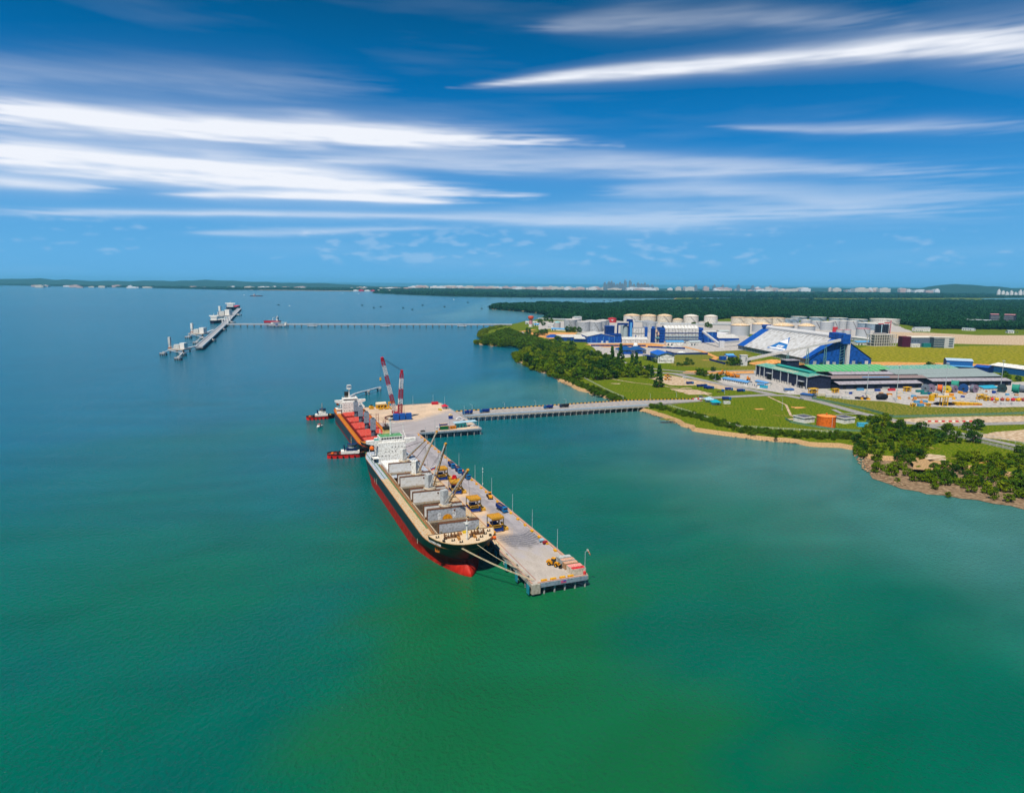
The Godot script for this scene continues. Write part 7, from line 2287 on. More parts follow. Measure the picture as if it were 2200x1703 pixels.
	for h in [[V3(194.8, 3.0, -1182.2), 16.0, "blue hipped-roof office behind the white hall, left wing"], [V3(215.6, 3.0, -1187.5), 15.0, "blue hipped-roof office behind the white hall, right wing with a dome"]]:
		var of := thing("office_building", h[2], "office", at(h[0], 4))
		part(of, "wall", mb().box(Vector3.ZERO, V3(h[1] * 1.9, 7.0, h[1] * 1.4)), white)
		part(of, "roof", mb().lathe(V3(0, 7.0, 0), [[h[1] * 1.35, 0], [h[1] * 0.35, 5.0], [0, 5.4]], 4), pt("office_roof", 0.012, 0.08, 0.26), Transform3D(Basis(Vector3.UP, PI / 4), Vector3.ZERO))
		part(of, "porch", mb().box(V3(0, 0, h[1] * 0.9), V3(h[1] * 0.9, 4.5, 6)), blue)
		for i in 5:
			part(of, "window", mb().box(V3((i - 2) * h[1] * 0.34, 3.5, h[1] * 0.7 + 0.05), V3(2.2, 1.6, 0.15)), dark)
	var dm := thing("white_dome", "small white dome standing on the office roof", "dome", at(V3(226.4, 3.0, -1259.1)))
	part(dm, "shell", mb().lathe(V3(0, 0, 0), [[4.6, 0], [4.6, 6], [4.0, 9], [2.6, 11.2], [0, 12]], 16), pt("hall_white"))
	part(dm, "finial", mb().tube(V3(0, 12, 0), V3(0, 13.5, 0), 0.2), pt("hall_white"))
	# dark blue hoardings round the building plots
	var hd := [[V3(255.8, 3.0, -1295.8), V3(319.6, 3.0, -1266.9), "dark blue site hoarding below the refinery"], [V3(270.1, 3.0, -1203.1), V3(277.3, 3.0, -1166.9), "slanting dark blue hoarding behind the white hall"], [V3(277.0, 3.0, -1165.4), V3(335.4, 3.0, -1172.8), "long dark blue hoarding across the rough meadow"], [V3(311.4, 3.0, -1080.2), V3(319.4, 3.0, -1022.8), "slanting dark blue hoarding beside the substation"], [V3(151.0, 3.0, -1313.6), V3(256.9, 3.0, -1318.3), "dark blue hoarding along the orange earthworks"]]
	for h in hd:
		var a: Vector3 = h[0]
		var b: Vector3 = h[1]
		var o3 := thing("site_hoarding", h[2], "hoarding", Transform3D.IDENTITY)
		var n := 12
		for i in n:
			part(o3, "panel", mb().bar(a.lerp(b, i / float(n)) + Vector3.UP * 1.6, a.lerp(b, (i + 0.97) / n) + Vector3.UP * 1.6, 0.3, 3.2), dblue)
	# spoil and covered stockpiles
	for s in [[V3(286.7, 3.0, -1289.7), 9.0, "white tarpaulin stockpile inside the hoarding below the refinery", "w"], [V3(292.2, 3.0, -1292.8), 7.0, "green tarpaulin stockpile below the refinery", "g"], [V3(302.3, 3.0, -1291.1), 8.0, "white stockpile at the right of the green tarpaulin", "w"], [V3(292.9, 3.0, -1186.2), 10.0, "white rubble heap behind the white hall", "w"], [V3(397.5, 3.0, -1041.1), 16.0, "heap of orange soil at the foot of the conveyor", "o"]]:
		var m := mb()
		var nz := FastNoiseLite.new()
		nz.seed = int(s[1] * 10)
		nz.frequency = 0.2
		var g := []
		for i in 13:
			var row := []
			for j in 13:
				var u := i / 6.0 - 1.0
				var v := j / 6.0 - 1.0
				row.append(V3(u * s[1], -0.1 + maxf(0, 1.0 - (u * u + v * v)) * s[1] * 0.32 * (1.0 + nz.get_noise_2d(u * 9, v * 9)), v * s[1] * 0.7))
			g.append(row)
		m.skin(g, true)
		one("stockpile", s[2], "stockpile", m, mats["orange_soil"] if s[3] == "o" else (pt("tarp_green", 0.02, 0.30, 0.12) if s[3] == "g" else pt("hall_white")), at(s[0]))

func make_tank_farm() -> void:
	var cream := pt("tank_cream", 0.66, 0.60, 0.50, 0.55, 30.0)
	var white := pt("tank_white", 0.68, 0.66, 0.62, 0.55, 30.0)
	var grey := pt("tank_grey", 0.40, 0.43, 0.48, 0.5, 30.0)
	var steel := pt("tank_blue_grey", 0.27, 0.36, 0.46, 0.5, 30.0)
	var rust := mat("tank_rust_roof", Color.WHITE, 0.85, 0.0, noise_tex("trust", 0.012, [[0.0, lin(0.42, 0.20, 0.05)], [0.5, lin(0.55, 0.40, 0.24)], [0.75, lin(0.64, 0.60, 0.52)], [1.0, lin(0.7, 0.68, 0.62)]], 71), 34.0)
	var rimr := pt("rim_rust", 0.50, 0.26, 0.08)
	var redm := pt("tank_red", 0.52, 0.04, 0.05)
	var G := "storage tanks of the tank farm"
	make_tank(V3(383.0, 3.0, -2211.7), "tall cream tank with rusty roof, leftmost of the back row", 54, 20, white, rust, G, 0.10, 1, rimr)
	make_tank(V3(432.9, 3.0, -2194.0), "tall cream tank with orange-rusted roof, second in the back row", 51, 20.5, cream, rust, G, 0.10, -1, rimr)
	make_tank(V3(477.6, 3.0, -2166.3), "tall cream tank with a green patch, third in the back row", 46, 22, cream, rust, G, 0.12, 1, rimr)
	make_tank(V3(514.8, 3.0, -2147.8), "short rusty-roofed tank between the third and fifth tanks of the back row", 32, 11.5, cream, rust, G, 0.12, -1, rimr)
	make_tank(V3(557.2, 3.0, -2153.7), "pale domed tank right of the short rusty one", 46, 22, white, pt("tank_dome", 0.68, 0.66, 0.60), G, 0.12, 1, rimr)
	make_tank(V3(612.4, 3.0, -2131.1), "pale domed tank standing alone at the right of the back row", 41, 23, white, pt("tank_dome"), G, 0.12, 0, rimr)
	var rt := make_tank(V3(311.8, 3.0, -2159.8), "bright red tank with white lettering behind the silos", 27, 13, redm, redm, G, 0.08, 0)
	for k in 2:
		part(rt, "lettering", mb().box(V3(-1.5 + k * 0.5, 8.0 - k * 2.5, 13.7), V3(8 - k * 4.5, 1.3, 0.2)), pt("emblem_white"))
	make_tank(V3(150.9, 3.0, -1796.5), "grey steel tank at the left front of the tank farm", 33, 26, grey, pt("tank_pale_roof", 0.56, 0.54, 0.52), G, 0.08, 1)
	make_tank(V3(165.3, 3.0, -1815.2), "grey steel tank tucked behind the left front one", 30, 26, grey, pt("tank_pale_roof"), G, 0.08, -1)
	make_tank(V3(178.5, 3.0, -1739.3), "broad grey tank second from the left at the front of the tank farm", 36, 24, grey, pt("tank_pale_roof"), G, 0.05, 0)
	make_tank(V3(202.3, 3.0, -1769.3), "grey tank in the middle of the overlapping front row", 36, 25, grey, pt("tank_pale_roof"), G, 0.06, 0)
	make_tank(V3(209.6, 3.0, -1738.1), "grey tank with long stair, front of the overlapping pair", 33, 24, grey, pt("tank_pale_roof"), G, 0.06, 1)
	make_tank(V3(225.7, 3.0, -1772.1), "grey tank half hidden at the right of the overlapping row", 33, 25, grey, pt("tank_pale_roof"), G, 0.06, 1)
	make_tank(V3(237.3, 3.0, -1806.7), "rearmost grey tank of the overlapping row beside the red one", 33, 25, grey, pt("tank_pale_roof"), G, 0.06, 1)
	make_tank(V3(118.3, 3.0, -1818.2), "small pale tank with teal conical roof near the red and white tower", 17, 17, pt("tank_pale_lilac", 0.50, 0.48, 0.52), pt("teal_roof", 0.22, 0.48, 0.52), G, 0.2, 0)
	make_tank(V3(345.0, 3.0, -1714.9), "grey silo tank with sloping roof behind the white process block", 26, 24, grey, pt("roof_slate", 0.28, 0.30, 0.34), G, 0.2, 0)
	make_tank(V3(344.5, 3.0, -1761.6), "grey silo tank partly hidden behind the white process block", 24, 24, grey, pt("roof_slate"), G, 0.2, 0)
	make_tank(V3(543.5, 3.0, -1642.5), "large pale grey tank with rusty dome left of the sloping store", 44, 24, pt("tank_lilac_grey", 0.46, 0.49, 0.54), rust, G, 0.10, 0, rimr)
	make_tank(V3(640.5, 3.0, -1771.6), "pale grey domed tank peeping over the left end of the sloping store", 46, 20, pt("tank_lilac_grey"), rust, G, 0.12, 1, rimr)
	make_tank(V3(709.6, 3.0, -1803.7), "rusty domed tank behind the middle of the sloping store's ridge", 54, 15, pt("tank_lilac_grey"), rust, G, 0.14, 0, rimr)
	make_tank(V3(751.7, 3.0, -1760.5), "white and blue domed tank behind the right of the sloping store", 42, 17, pt("tank_lilac_grey"), rust, G, 0.16, 0, rimr)
	for i in 4:
		make_tank([V3(712.5, 3.0, -2168.2), V3(744.8, 3.0, -2149.2), V3(779.3, 3.0, -2137.8), V3(822.9, 3.0, -2148.3)][i], ["wide cream tank, first of four beyond the rusty dome", "wide cream tank, second of four beyond the rusty dome", "wide cream tank, third of four beyond the rusty dome", "wide cream tank, last of four beyond the rusty dome"][i], 50, 19, cream, rust, G, 0.03, 1, rimr)
	var bk := [[V3(887.9, 3.0, -2228.8), 40, 13, "low blue-grey tank just right of the cream four"], [V3(909.1, 3.0, -2231.8), 36, 13, "low blue-grey tank beside the stair, right of the cream four"], [V3(997.8, 3.0, -2403.8), 54, 12, "flat-topped blue-grey tank behind, left of the back blue row"], [V3(1029.0, 3.0, -2325.9), 56, 14, "flat-topped blue-grey tank in the middle of the back blue row"], [V3(1076.8, 3.0, -2280.6), 58, 14, "flat-topped blue-grey tank right of the middle of the back blue row"], [V3(1119.8, 3.0, -2236.7), 60, 12, "flat-topped blue-grey tank at the right of the back blue row"]]
	for b in bk:
		make_tank(b[0], b[3], b[1], b[2], steel, pt("tank_dome"), G, 0.02, 1)
	var fr := [[V3(879.9, 3.0, -2067.4), 30, 17, "pale tank at the left end of the middle row"], [V3(847.7, 3.0, -1924.6), 27, 20, "pale tank with dark stair, second in the middle row"], [V3(849.9, 3.0, -1862.2), 34, 22, "pale tank with rusty cap in the middle row"], [V3(883.5, 3.0, -1892.6), 28, 24, "pale tank behind the rusty-capped one"], [V3(918.1, 3.0, -1914.8), 29, 23, "pale tank with yellowish cap left of the red tower block"], [V3(931.8, 3.0, -1889.5), 28, 23, "pale tank with descending stair near the red-rimmed tanks"]]
	for f in fr:
		make_tank(f[0], f[3], f[1], f[2], pt("tank_lilac_grey"), pt("tank_dome"), G, 0.06, -1 if f[1] > 28 else 1)
	make_tank(V3(781.6, 3.0, -1533.9), "large grey tank with pink rim and long curved stair", 29, 25, pt("tank_lilac_grey"), pt("pink_cap", 0.58, 0.26, 0.30), G, 0.04, 1, pt("pink_cap"))
	make_tank(V3(797.3, 3.0, -1676.5), "small grey tank with red railing beside the red tower block", 16, 13, pt("tank_lilac_grey"), pt("pink_cap"), G, 0.04, 0, pt("pink_cap"))
	make_tank(V3(809.9, 3.0, -1663.8), "small grey tank second from the red tower block", 17, 14, pt("tank_lilac_grey"), pt("pink_cap"), G, 0.04, 0, pt("pink_cap"))
	make_tank(V3(1000.4, 3.0, -1892.3), "blue-grey tank with stair in front of the white tank block", 56, 17, steel, pt("tank_dome"), G, 0.02, -1)
	make_tank(V3(994.5, 3.0, -1931.3), "blue-grey tank at the far right of the tank farm", 58, 17, steel, pt("tank_dome"), G, 0.02, 1)
	make_tank(V3(1155.7, 3.0, -2142.0), "wide white tank with square marks at the far right edge of the farm", 84, 18, pt("tank_white"), pt("tank_dome"), G, 0.02, 1)
	# red square tower block
	var rb := thing("red_tower", "solid red square tower beyond the ridge of the sloping store", "tower", along(V3(796.7, 3.0, -1712.5), V3(805.1, 3.0, -1709.0)))
	part(rb, "shaft", mb().box(V3(5.5, 0, -5), V3(11, 17, 10)), redm)
	part(rb, "cap", mb().box(V3(5.5, 17, -5), V3(11.8, 1, 10.8)), pt("pink_cap"))
	# red and white control tower near the jetty root
	var ct := thing("control_tower", "red and white control tower near the root of the pipe trestle", "tower", at(V3(50.4, 3.0, -1904.2)))
	part(ct, "shaft", mb().tube(Vector3.ZERO, V3(0, 7, 0), 6, 5, 12), pt("hall_white"))
	part(ct, "middle", mb().tube(V3(0, 7, 0), V3(0, 21, 0), 5, 4.6, 12), pt("pink_cap"))
	part(ct, "gallery", mb().lathe(V3(0, 21, 0), [[5, 0], [7.5, 2], [8, 7], [6, 8.5], [0, 9.5]], 12), pt("tower_orange", 0.62, 0.10, 0.05))
	# long pipe racks and low works buildings
	for s in [[V3(83.2, 3.0, -2266.1), V3(178.2, 3.0, -2227.6), 6.0, "long pale pipe rack behind the left tanks"], [V3(381.1, 3.0, -2194.0), V3(444.5, 3.0, -2108.1), 5.0, "pale pipe rack in front of the cream back row"], [V3(443.9, 3.0, -2074.5), V3(589.5, 3.0, -2029.5), 5.0, "pipe rack with blue lagging right of the stacks"], [V3(592.7, 3.0, -2040.4), V3(643.7, 3.0, -2026.2), 6.0, "pale pipe rack left of the rusty-domed tank"]]:
		var a: Vector3 = s[0]
		var b: Vector3 = s[1]
		var pr := thing("pipe_rack", s[3], "pipe rack", Transform3D.IDENTITY)
		for k in 3:
			part(pr, "pipe", mb().tube(a + V3(0, s[2] - k * 1.4, 0), b + V3(0, s[2] - k * 1.4, 0), 1.1, 1.1, 6), pt("jetty_steel", 0.46, 0.52, 0.58))
		for i in 14:
			var p := a.lerp(b, (i + 0.5) / 14.0)
			part(pr, "trestle", mb().box(p, V3(1.0, s[2], 5)), pt("gallery_grey", 0.40, 0.42, 0.42))
	var lows := [[V3(125.5, 3.0, -2379.5), V3(156.7, 3.0, -2384.5), 14, 10, "cream office by the far inlet with a rooftop turret"], [V3(38.9, 3.0, -2030.7), V3(66.1, 3.0, -2034.4), 12, 6, "low white shed beside the control tower"], [V3(61.0, 3.0, -1950.4), V3(75.5, 3.0, -1952.3), 10, 4, "small blue-roofed hut right of the control tower"], [V3(95.3, 3.0, -1887.2), V3(109.5, 3.0, -1870.5), 12, 9, "pale blue plant block left of the teal-roofed tank"], [V3(201.9, 3.0, -2231.1), V3(225.6, 3.0, -2247.6), 14, 12, "purple-roofed shed behind the left grey tanks"], [V3(99.1, 3.0, -1765.4), V3(139.1, 3.0, -1745.9), 10, 4, "long low pump shed in front of the left grey tanks"], [V3(302.2, 3.0, -1345.4), V3(337.3, 3.0, -1348.5), 16, 7, "low grey store at the foot of the refinery"], [V3(348.9, 3.0, -1344.8), V3(374.3, 3.0, -1356.5), 14, 7, "low blue store right of the refinery foot"], [V3(499.4, 3.0, -1658.7), V3(525.0, 3.0, -1661.4), 20, 8, "pink and white pump house left of the rusty-domed tank"], [V3(754.1, 3.0, -1530.1), V3(763.2, 3.0, -1457.7), 24, 6, "low pale roof beneath the pink-rimmed tank"], [V3(695.9, 3.0, -1384.2), V3(731.5, 3.0, -1392.7), 22, 6, "white and pink store left of the concrete frame building"]]
	for l in lows:
		var m := make_shed("works_building", l[4], "building", l[0], l[1], l[2], l[3], 2.0, [pt("factory_white"), pt("hall_white"), pt("jetty_white", 0.55, 0.58, 0.58)][int(l[3]) % 3], [pt("factory_roof"), pt("pilaster_sky"), pt("silo_roof")][int(l[2]) % 3], "x")
		front_pieces(m, "doorway", [[4, 0, 3, 3.4], [11, 0, 3, 3.4]], pt("door_dark"))
	# unfinished concrete frame
	var cf := thing("concrete_frame", "unfinished pale concrete frame building of four storeys", "building", along(V3(717.8, 3.0, -1359.8), V3(767.4, 3.0, -1371.4)))
	var W := 50.96
	for lv in 5:
		part(cf, "floor_slab", mb().box(V3(W / 2, lv * 5.6, -11), V3(W, 0.9, 22)), pt("frame_concrete", 0.58, 0.56, 0.52))
	for i in 10:
		for z in [-0.5, -11.0, -21.5]:
			part(cf, "column", mb().box(V3(0.7 + i * (W - 1.4) / 9.0, 0, z), V3(1.3, 22.4, 1.0)), pt("frame_concrete"))
	part(cf, "core", mb().box(V3(W * 0.4, 0, -12), V3(W * 0.5, 26, 8)), pt("frame_core", 0.36, 0.34, 0.34))
	# tall dark frame with red crane
	var df := thing("dark_plant_frame", "tall dark steel plant frame with red top steelwork", "building", along(V3(899.8, 3.0, -1688.9), V3(931.5, 3.0, -1692.3)))
	for lv in 6:
		part(df, "floor", mb().box(V3(14, lv * 4.6, -9), V3(28, 0.8, 18)), pt("frame_dark", 0.05, 0.06, 0.09))
	for i in 6:
		for z in [0, -9, -18]:
			part(df, "column", mb().box(V3(0.5 + i * 5.4, 0, z), V3(0.8, 26, 0.8)), pt("frame_dark"))
	part(df, "cladding", mb().box(V3(14, 0, -10), V3(26, 25, 14)), pt("frame_clad", 0.03, 0.05, 0.09))
	part(df, "top_steel", mb().box(V3(6, 26, -4), V3(13, 2, 3)), redm)
	part(df, "top_steel", mb().box(V3(22, 28, -4), V3(12, 2.4, 4)), redm)
	part(df, "flue", mb().tube(V3(5, 0, 2), V3(5, 26, 2), 1.1, 1.1, 8), pt("canopy_blue", 0.36, 0.56, 0.68))
	part(df, "hoist_mast", mb().box(V3(29, 0, 0), V3(2.0, 36, 2.0)), pt("pink_cap"))
	# grey halls and maroon block on the field edge
	var mb := thing("maroon_block", "windowless maroon block at the edge of the dry field", "building", along(V3(766.4, 3.0, -1348.7), V3(779.7, 3.0, -1347.8)))
	part(mb, "wall", mb().box(V3(8, 0, -9), V3(16, 20, 18)), pt("maroon", 0.07, 0.008, 0.03))
	part(mb, "parapet", mb().box(V3(8, 20, -9), V3(16.6, 0.8, 18.6)), pt("maroon_cap", 0.18, 0.03, 0.05))
	var gh := make_shed("grey_hall", "grey hall with pale mono-pitch roof right of the maroon block", "building", V3(780.9, 3.0, -1350.0), V3(831.1, 3.0, -1354.3), 22, 19, 2, pt("hall_slate", 0.12, 0.16, 0.24), pt("tank_dome"), "x")
	front_pieces(gh, "lower_annexe", [[10, 0, 18, 7]], pt("factory_white"), 3.0, 6.0)
	front_pieces(gh, "teal_annexe", [[34, 0, 16, 8]], pt("box_teal"), 3.0, 6.0)
	front_pieces(gh, "window", [[6, 11, 3, 2], [12, 11, 3, 2], [18, 11, 3, 2]], pt("door_dark"))
	var gb := thing("glass_office", "grey glazed office block with white end tower beside the dry field", "office", along(V3(822.0, 3.0, -1338.4), V3(853.9, 3.0, -1336.2)))
	part(gb, "wall", mb().box(V3(10, 0, -9), V3(20, 19, 18)), pt("office_glass", 0.06, 0.10, 0.14, 0.2))
	part(gb, "end_tower", mb().box(V3(29, 0, -8), V3(18, 20, 17)), pt("office_pale", 0.50, 0.52, 0.55))
	part(gb, "roof", mb().box(V3(19, 20, -8.5), V3(39, 0.8, 19)), pt("tank_dome"))
	for lv in 4:
		part(gb, "window", mb().box(V3(32, 2.5 + lv * 4.4, 0.6), V3(8, 2.4, 0.2)), pt("door_dark"))
		part(gb, "floor_band", mb().box(V3(10, 4 + lv * 4.4, 0.1), V3(20, 0.6, 0.4)), pt("office_pale"))
	# buildings in the wood on the right
	for l in [[V3(1452.8, 3.0, -2210.4), V3(1495.3, 3.0, -2158.9), 30, 15, "white and orange school-like block among the trees at the right", "w"], [V3(1503.8, 3.0, -2171.2), V3(1523.2, 3.0, -2162.6), 24, 34, "dark blue frame block among the trees, left of a pair", "d"], [V3(1532.3, 3.0, -2152.6), V3(1551.6, 3.0, -2133.2), 26, 34, "dark blue frame block with pink top among the trees, right of a pair", "d"], [V3(1239.7, 3.0, -1899.4), V3(1256.7, 3.0, -1875.3), 14, 5, "long low blue-roofed shed in the wood", "w"], [V3(1067.1, 3.0, -1825.0), V3(1111.2, 3.0, -1830.1), 12, 10, "long pale shed at the edge of the wood behind the field", "w"], [V3(1289.3, 3.0, -1789.2), V3(1303.8, 3.0, -1787.7), 12, 6, "small pale green shed in the wood at the right edge", "w"]]:
		var o := make_shed("outlying_building", l[4], "building", l[0], l[1], l[2], l[3], 1.5, pt("hall_white") if l[5] == "w" else pt("frame_dark"), pt("jetty_steel") if l[5] == "w" else pt("pink_cap"), "x")
		if l[5] == "d":
			for k in 5:
				part(o, "floor_band", mb().box(V3(12, 5 + k * 5.6, 0.1), V3(25, 0.9, 0.4)), pt("jetty_steel"))
		else:
			front_pieces(o, "window", [[4, 2, 3, 2], [10, 2, 3, 2], [16, 2, 3, 2], [22, 2, 3, 2]], pt("door_dark"))

func make_warehouses() -> void:
	var navy := mat("warehouse_navy", lin(0.020, 0.026, 0.060), 0.6, 0.0, grime(), 20.0)
	var green := mat("warehouse_green_roof", Color.WHITE, 0.6, 0.0, noise_tex("wgr", 0.02, [[0.0, lin(0.04, 0.22, 0.17)], [0.5, lin(0.08, 0.30, 0.25)], [0.75, lin(0.30, 0.36, 0.28)], [1.0, lin(0.45, 0.42, 0.34)]], 81), 40.0)
	var lilac := pt("roof_lilac", 0.34, 0.32, 0.37, 0.6, 30.0)
	var bright := mat("roof_bright_green", Color.WHITE, 0.6, 0.0, noise_tex("brg", 0.03, [[0.0, lin(0.03, 0.24, 0.07)], [0.5, lin(0.06, 0.34, 0.12)], [1.0, lin(0.16, 0.42, 0.22)]], 82), 30.0)
	var a := V3(319.7, LAND, -894.3)
	var b := V3(338.0, LAND, -777.6)
	# long side faces left: build along b -> gable
	var F := along(b, b + V3(0.962, 0, -0.151))
	var o := thing("navy_warehouse", "large navy blue warehouse with green roof and white columns", "warehouse", F)
	var W := 29.1
	var L := 118.2
	var bd := mb()
	bd.push(pv([V2(0, 0), V2(0, 14.5), V2(W / 2, 16.6), V2(W, 14.5), V2(W, 0)]), -L, 0)
	part(o, "wall", bd, navy)
	for s in [0, 1]:
		var r := mb()
		var e := V3(-1.0 if s == 0 else W + 1.0, 14.6, 1.2)
		var c := V3(W / 2, 16.9, 1.2)
		var ez := V3(0, 0, -L - 2)
		if s == 0:
			r.quad(e, e + ez, c + ez, c)
		else:
			r.quad(c, c + ez, e + ez, e)
		part(o, "roof", r, green)
	part(o, "barge_board", mb().bar(V3(-1, 14.5, 1.3), V3(W / 2, 16.8, 1.3), 0.3, 0.7).bar(V3(W / 2, 16.8, 1.3), V3(W + 1, 14.5, 1.3), 0.3, 0.7), lilac)
	part(o, "monitor_roof", mb().push(pv([V2(W / 2 - 4, 16.4), V2(W / 2 - 4.6, 18.4), V2(W / 2, 19.6), V2(W / 2 + 4.6, 18.4), V2(W / 2 + 4, 16.4)]), -L + 30, -14), pt("monitor_teal", 0.03, 0.30, 0.27))
	for i in 10:
		part(o, "roof_light", mb().bar(V3(1.5, 14.95, -L + 36 + i * 5.2), V3(9.5, 16.15, -L + 36 + i * 5.2), 2.0, 0.2), pt("skylight", 0.58, 0.52, 0.40))
	for z in [-1.0, -21.0, -40.0, -57.0, -76.0, -96.0, -107.0, -117.0]:
		part(o, "column", mb().box(V3(-0.3, 0, z), V3(0.9, 14.3, 0.9)), pt("column_pale", 0.45, 0.50, 0.55))
	for i in 20:
		if i in [4, 13, 14]:
			continue
		part(o, "loading_bay", mb().box(V3(-0.35, 0, -6 - i * 5.6), V3(0.8, 2.6, 3.2)), pt("bay_white", 0.62, 0.60, 0.56))
	for z in [-82.0, -11.0]:
		var d := part(o, "doorway", mb().box(V3(-0.2, 0, z), V3(0.6, 8.0, 8.0)), pt("door_black", 0.01, 0.012, 0.016))
		part(d, "canopy", mb().box(V3(-1.6, 8.2, z), V3(3.6, 0.5, 10)), pt("column_pale"))
	part(o, "plinth", mb().box(V3(W / 2, 0, 0.2), V3(W, 0.8, 0.8)), pt("bay_white"))
	part(o, "roof_tower", mb().box(V3(W - 2, 14, -L + 34), V3(17, 10.5, 14)), navy)
	part(o, "tower_roof", mb().box(V3(W - 2, 24.5, -L + 34), V3(19, 0.6, 16)), lilac)
	# rows of long sheds to the right
	var sh := [
		[V3(373.8, 3.0, -775.2), V3(478.0, 3.0, -792.3), 20.0, 6.5, 2.0, "nearest long lilac-roofed shed right of the navy warehouse", lilac],
		[V3(500.5, 3.0, -808.6), V3(601.7, 3.0, -819.2), 20.0, 6.5, 2.0, "long lilac-roofed shed behind the cable drums", lilac],
		[V3(379.6, 3.0, -810.4), V3(502.3, 3.0, -824.4), 20.0, 8.5, 2.0, "second long shed with brownish roof and a blue tarpaulin strip", pt("roof_brown", 0.26, 0.20, 0.20)],
		[V3(501.1, 3.0, -827.6), V3(607.8, 3.0, -846.6), 22.0, 8.5, 2.5, "second long grey-roofed shed at the right", pt("roof_grey_green", 0.26, 0.32, 0.33)],
		[V3(396.5, 3.0, -840.5), V3(479.6, 3.0, -850.7), 20.0, 9.5, 2.0, "third long grey shed behind the brown-roofed one", lilac],
		[V3(478.3, 3.0, -848.4), V3(607.5, 3.0, -869.5), 40.0, 9.5, 3.5, "third long grey-green shed at the right", pt("roof_grey_green")],
		[V3(387.3, 3.0, -866.4), V3(490.8, 3.0, -877.1), 62.0, 10.0, 5.0, "wide bright green-roofed shed with pale ribs", bright],
		[V3(491.6, 3.0, -877.2), V3(591.5, 3.0, -895.2), 52.0, 10.0, 4.0, "wide teal-roofed shed beyond the bright green one", green]]
	for s in sh:
		var m := make_shed("long_shed", s[5], "shed", s[0], s[1], s[2], s[3], s[4], navy, s[6], "x", "long sheds behind the equipment yard", 1.0)
		var w: float = (s[1] - s[0]).length()
		part(m, "eave_board", mb().bar(V3(-1, s[3] - 0.1, 1.2), V3(w + 1, s[3] - 0.1, 1.2), 0.3, 0.6), pt("gutter_dark", 0.10, 0.11, 0.12))
		part(m, "plinth", mb().box(V3(w / 2, 0, 0.1), V3(w, 1.0, 0.6)), pt("bay_white"))
		if s[2] > 45.0:
			for i in 14:
				var x := w * (i + 0.5) / 14.0
				part(m, "roof_rib", mb().bar(V3(x, s[3] + 0.5, 0), V3(x, s[3] + s[4] + 0.4, -s[2] / 2), 0.7, 0.3), pt("rib_pale", 0.45, 0.50, 0.42))
		if s[5].contains("blue tarpaulin"):
			part(m, "tarpaulin", mb().bar(V3(w * 0.34, s[3] + 1.0, -4), V3(w * 0.62, s[3] + 1.0, -4), 6.0, 0.4), pt("pilaster_sky"))
		for i in 8:
			part(m, "bay_opening", mb().box(V3(w * (i + 0.5) / 8.0, 1.0, 0.1), V3(4, 3.6, 0.3)), pt("door_black"))
	# bright blue buildings beyond the sheds
	var bb := make_shed("blue_store", "bright blue store with white roof panels beyond the long sheds", "building", V3(615.8, 3.0, -968.0), V3(644.7, 3.0, -955.5), 26, 15, 2, pt("store_sky_blue", 0.02, 0.12, 0.34), pt("roof_ice", 0.42, 0.56, 0.72), "x")
	part(bb, "lower_roof", mb().box(V3(18, 8, 8), V3(62, 0.6, 14)), pt("pilaster_sky"))
	part(bb, "lower_wall", mb().box(V3(18, 0, 8), V3(60, 8, 12)), pt("factory_dark_blue"))
	make_shed("blue_store", "long white-roofed blue store running off the right edge", "building", V3(675.9, 3.0, -966.3), V3(691.0, 3.0, -895.9), 30, 9, 3, pt("store_sky_blue"), pt("hall_white"), "x")
	make_shed("blue_store", "dark blue shed between the bright blue and white-roofed stores", "building", V3(632.3, 3.0, -934.0), V3(642.9, 3.0, -921.3), 24, 10, 2, pt("factory_dark_blue"), pt("factory_blue"), "x")
	# gate house along the road: white with blue roof
	var gt := make_shed("gate_office", "long low white gate office with blue roof beside the navy warehouse", "office", V3(260.6, 3.0, -843.5), V3(279.2, 3.0, -806.5), 8, 3.6, 1.4, pt("hall_white"), pt("gate_blue_roof", 0.10, 0.30, 0.62), "x")
	for i in 16:
		part(gt, "window", mb().box(V3(2.5 + i * 3.6, 1.4, 0.05), V3(1.4, 1.2, 0.15)), pt("door_dark"))
	var gw := make_shed("gate_hut", "white weighbridge office with cyan front beside the gate office", "hut", V3(284.2, 3.0, -786.5), V3(290.4, 3.0, -783.6), 7, 4.5, 0.6, pt("hall_white"), pt("gate_blue_roof"), "x")
	front_pieces(gw, "cyan_front", [[7, 0.6, 9, 3.2]], pt("sign_cyan", 0.03, 0.34, 0.52))
	make_shed("gate_hut", "pale blue-roofed shed right of the weighbridge office", "hut", V3(293.9, 3.0, -822.1), V3(299.7, 3.0, -800.4), 8, 3.6, 1.0, pt("hall_white"), pt("gate_blue_roof"), "x")
	make_shed("bike_shelter", "small blue-roofed shelter by the yard gate", "shelter", V3(304.3, 3.0, -754.4), V3(313.3, 3.0, -753.9), 8, 3.2, 1.0, pt("hall_white"), pt("tarp_roof_blue", 0.02, 0.09, 0.30), "x")
	make_shed("switch_house", "grey-walled switch house with blue roof at the road bend", "hut", V3(306.3, 3.0, -719.7), V3(314.3, 3.0, -709.9), 10, 4.0, 0.8, pt("jetty_concrete"), pt("tarp_roof_blue"), "x")
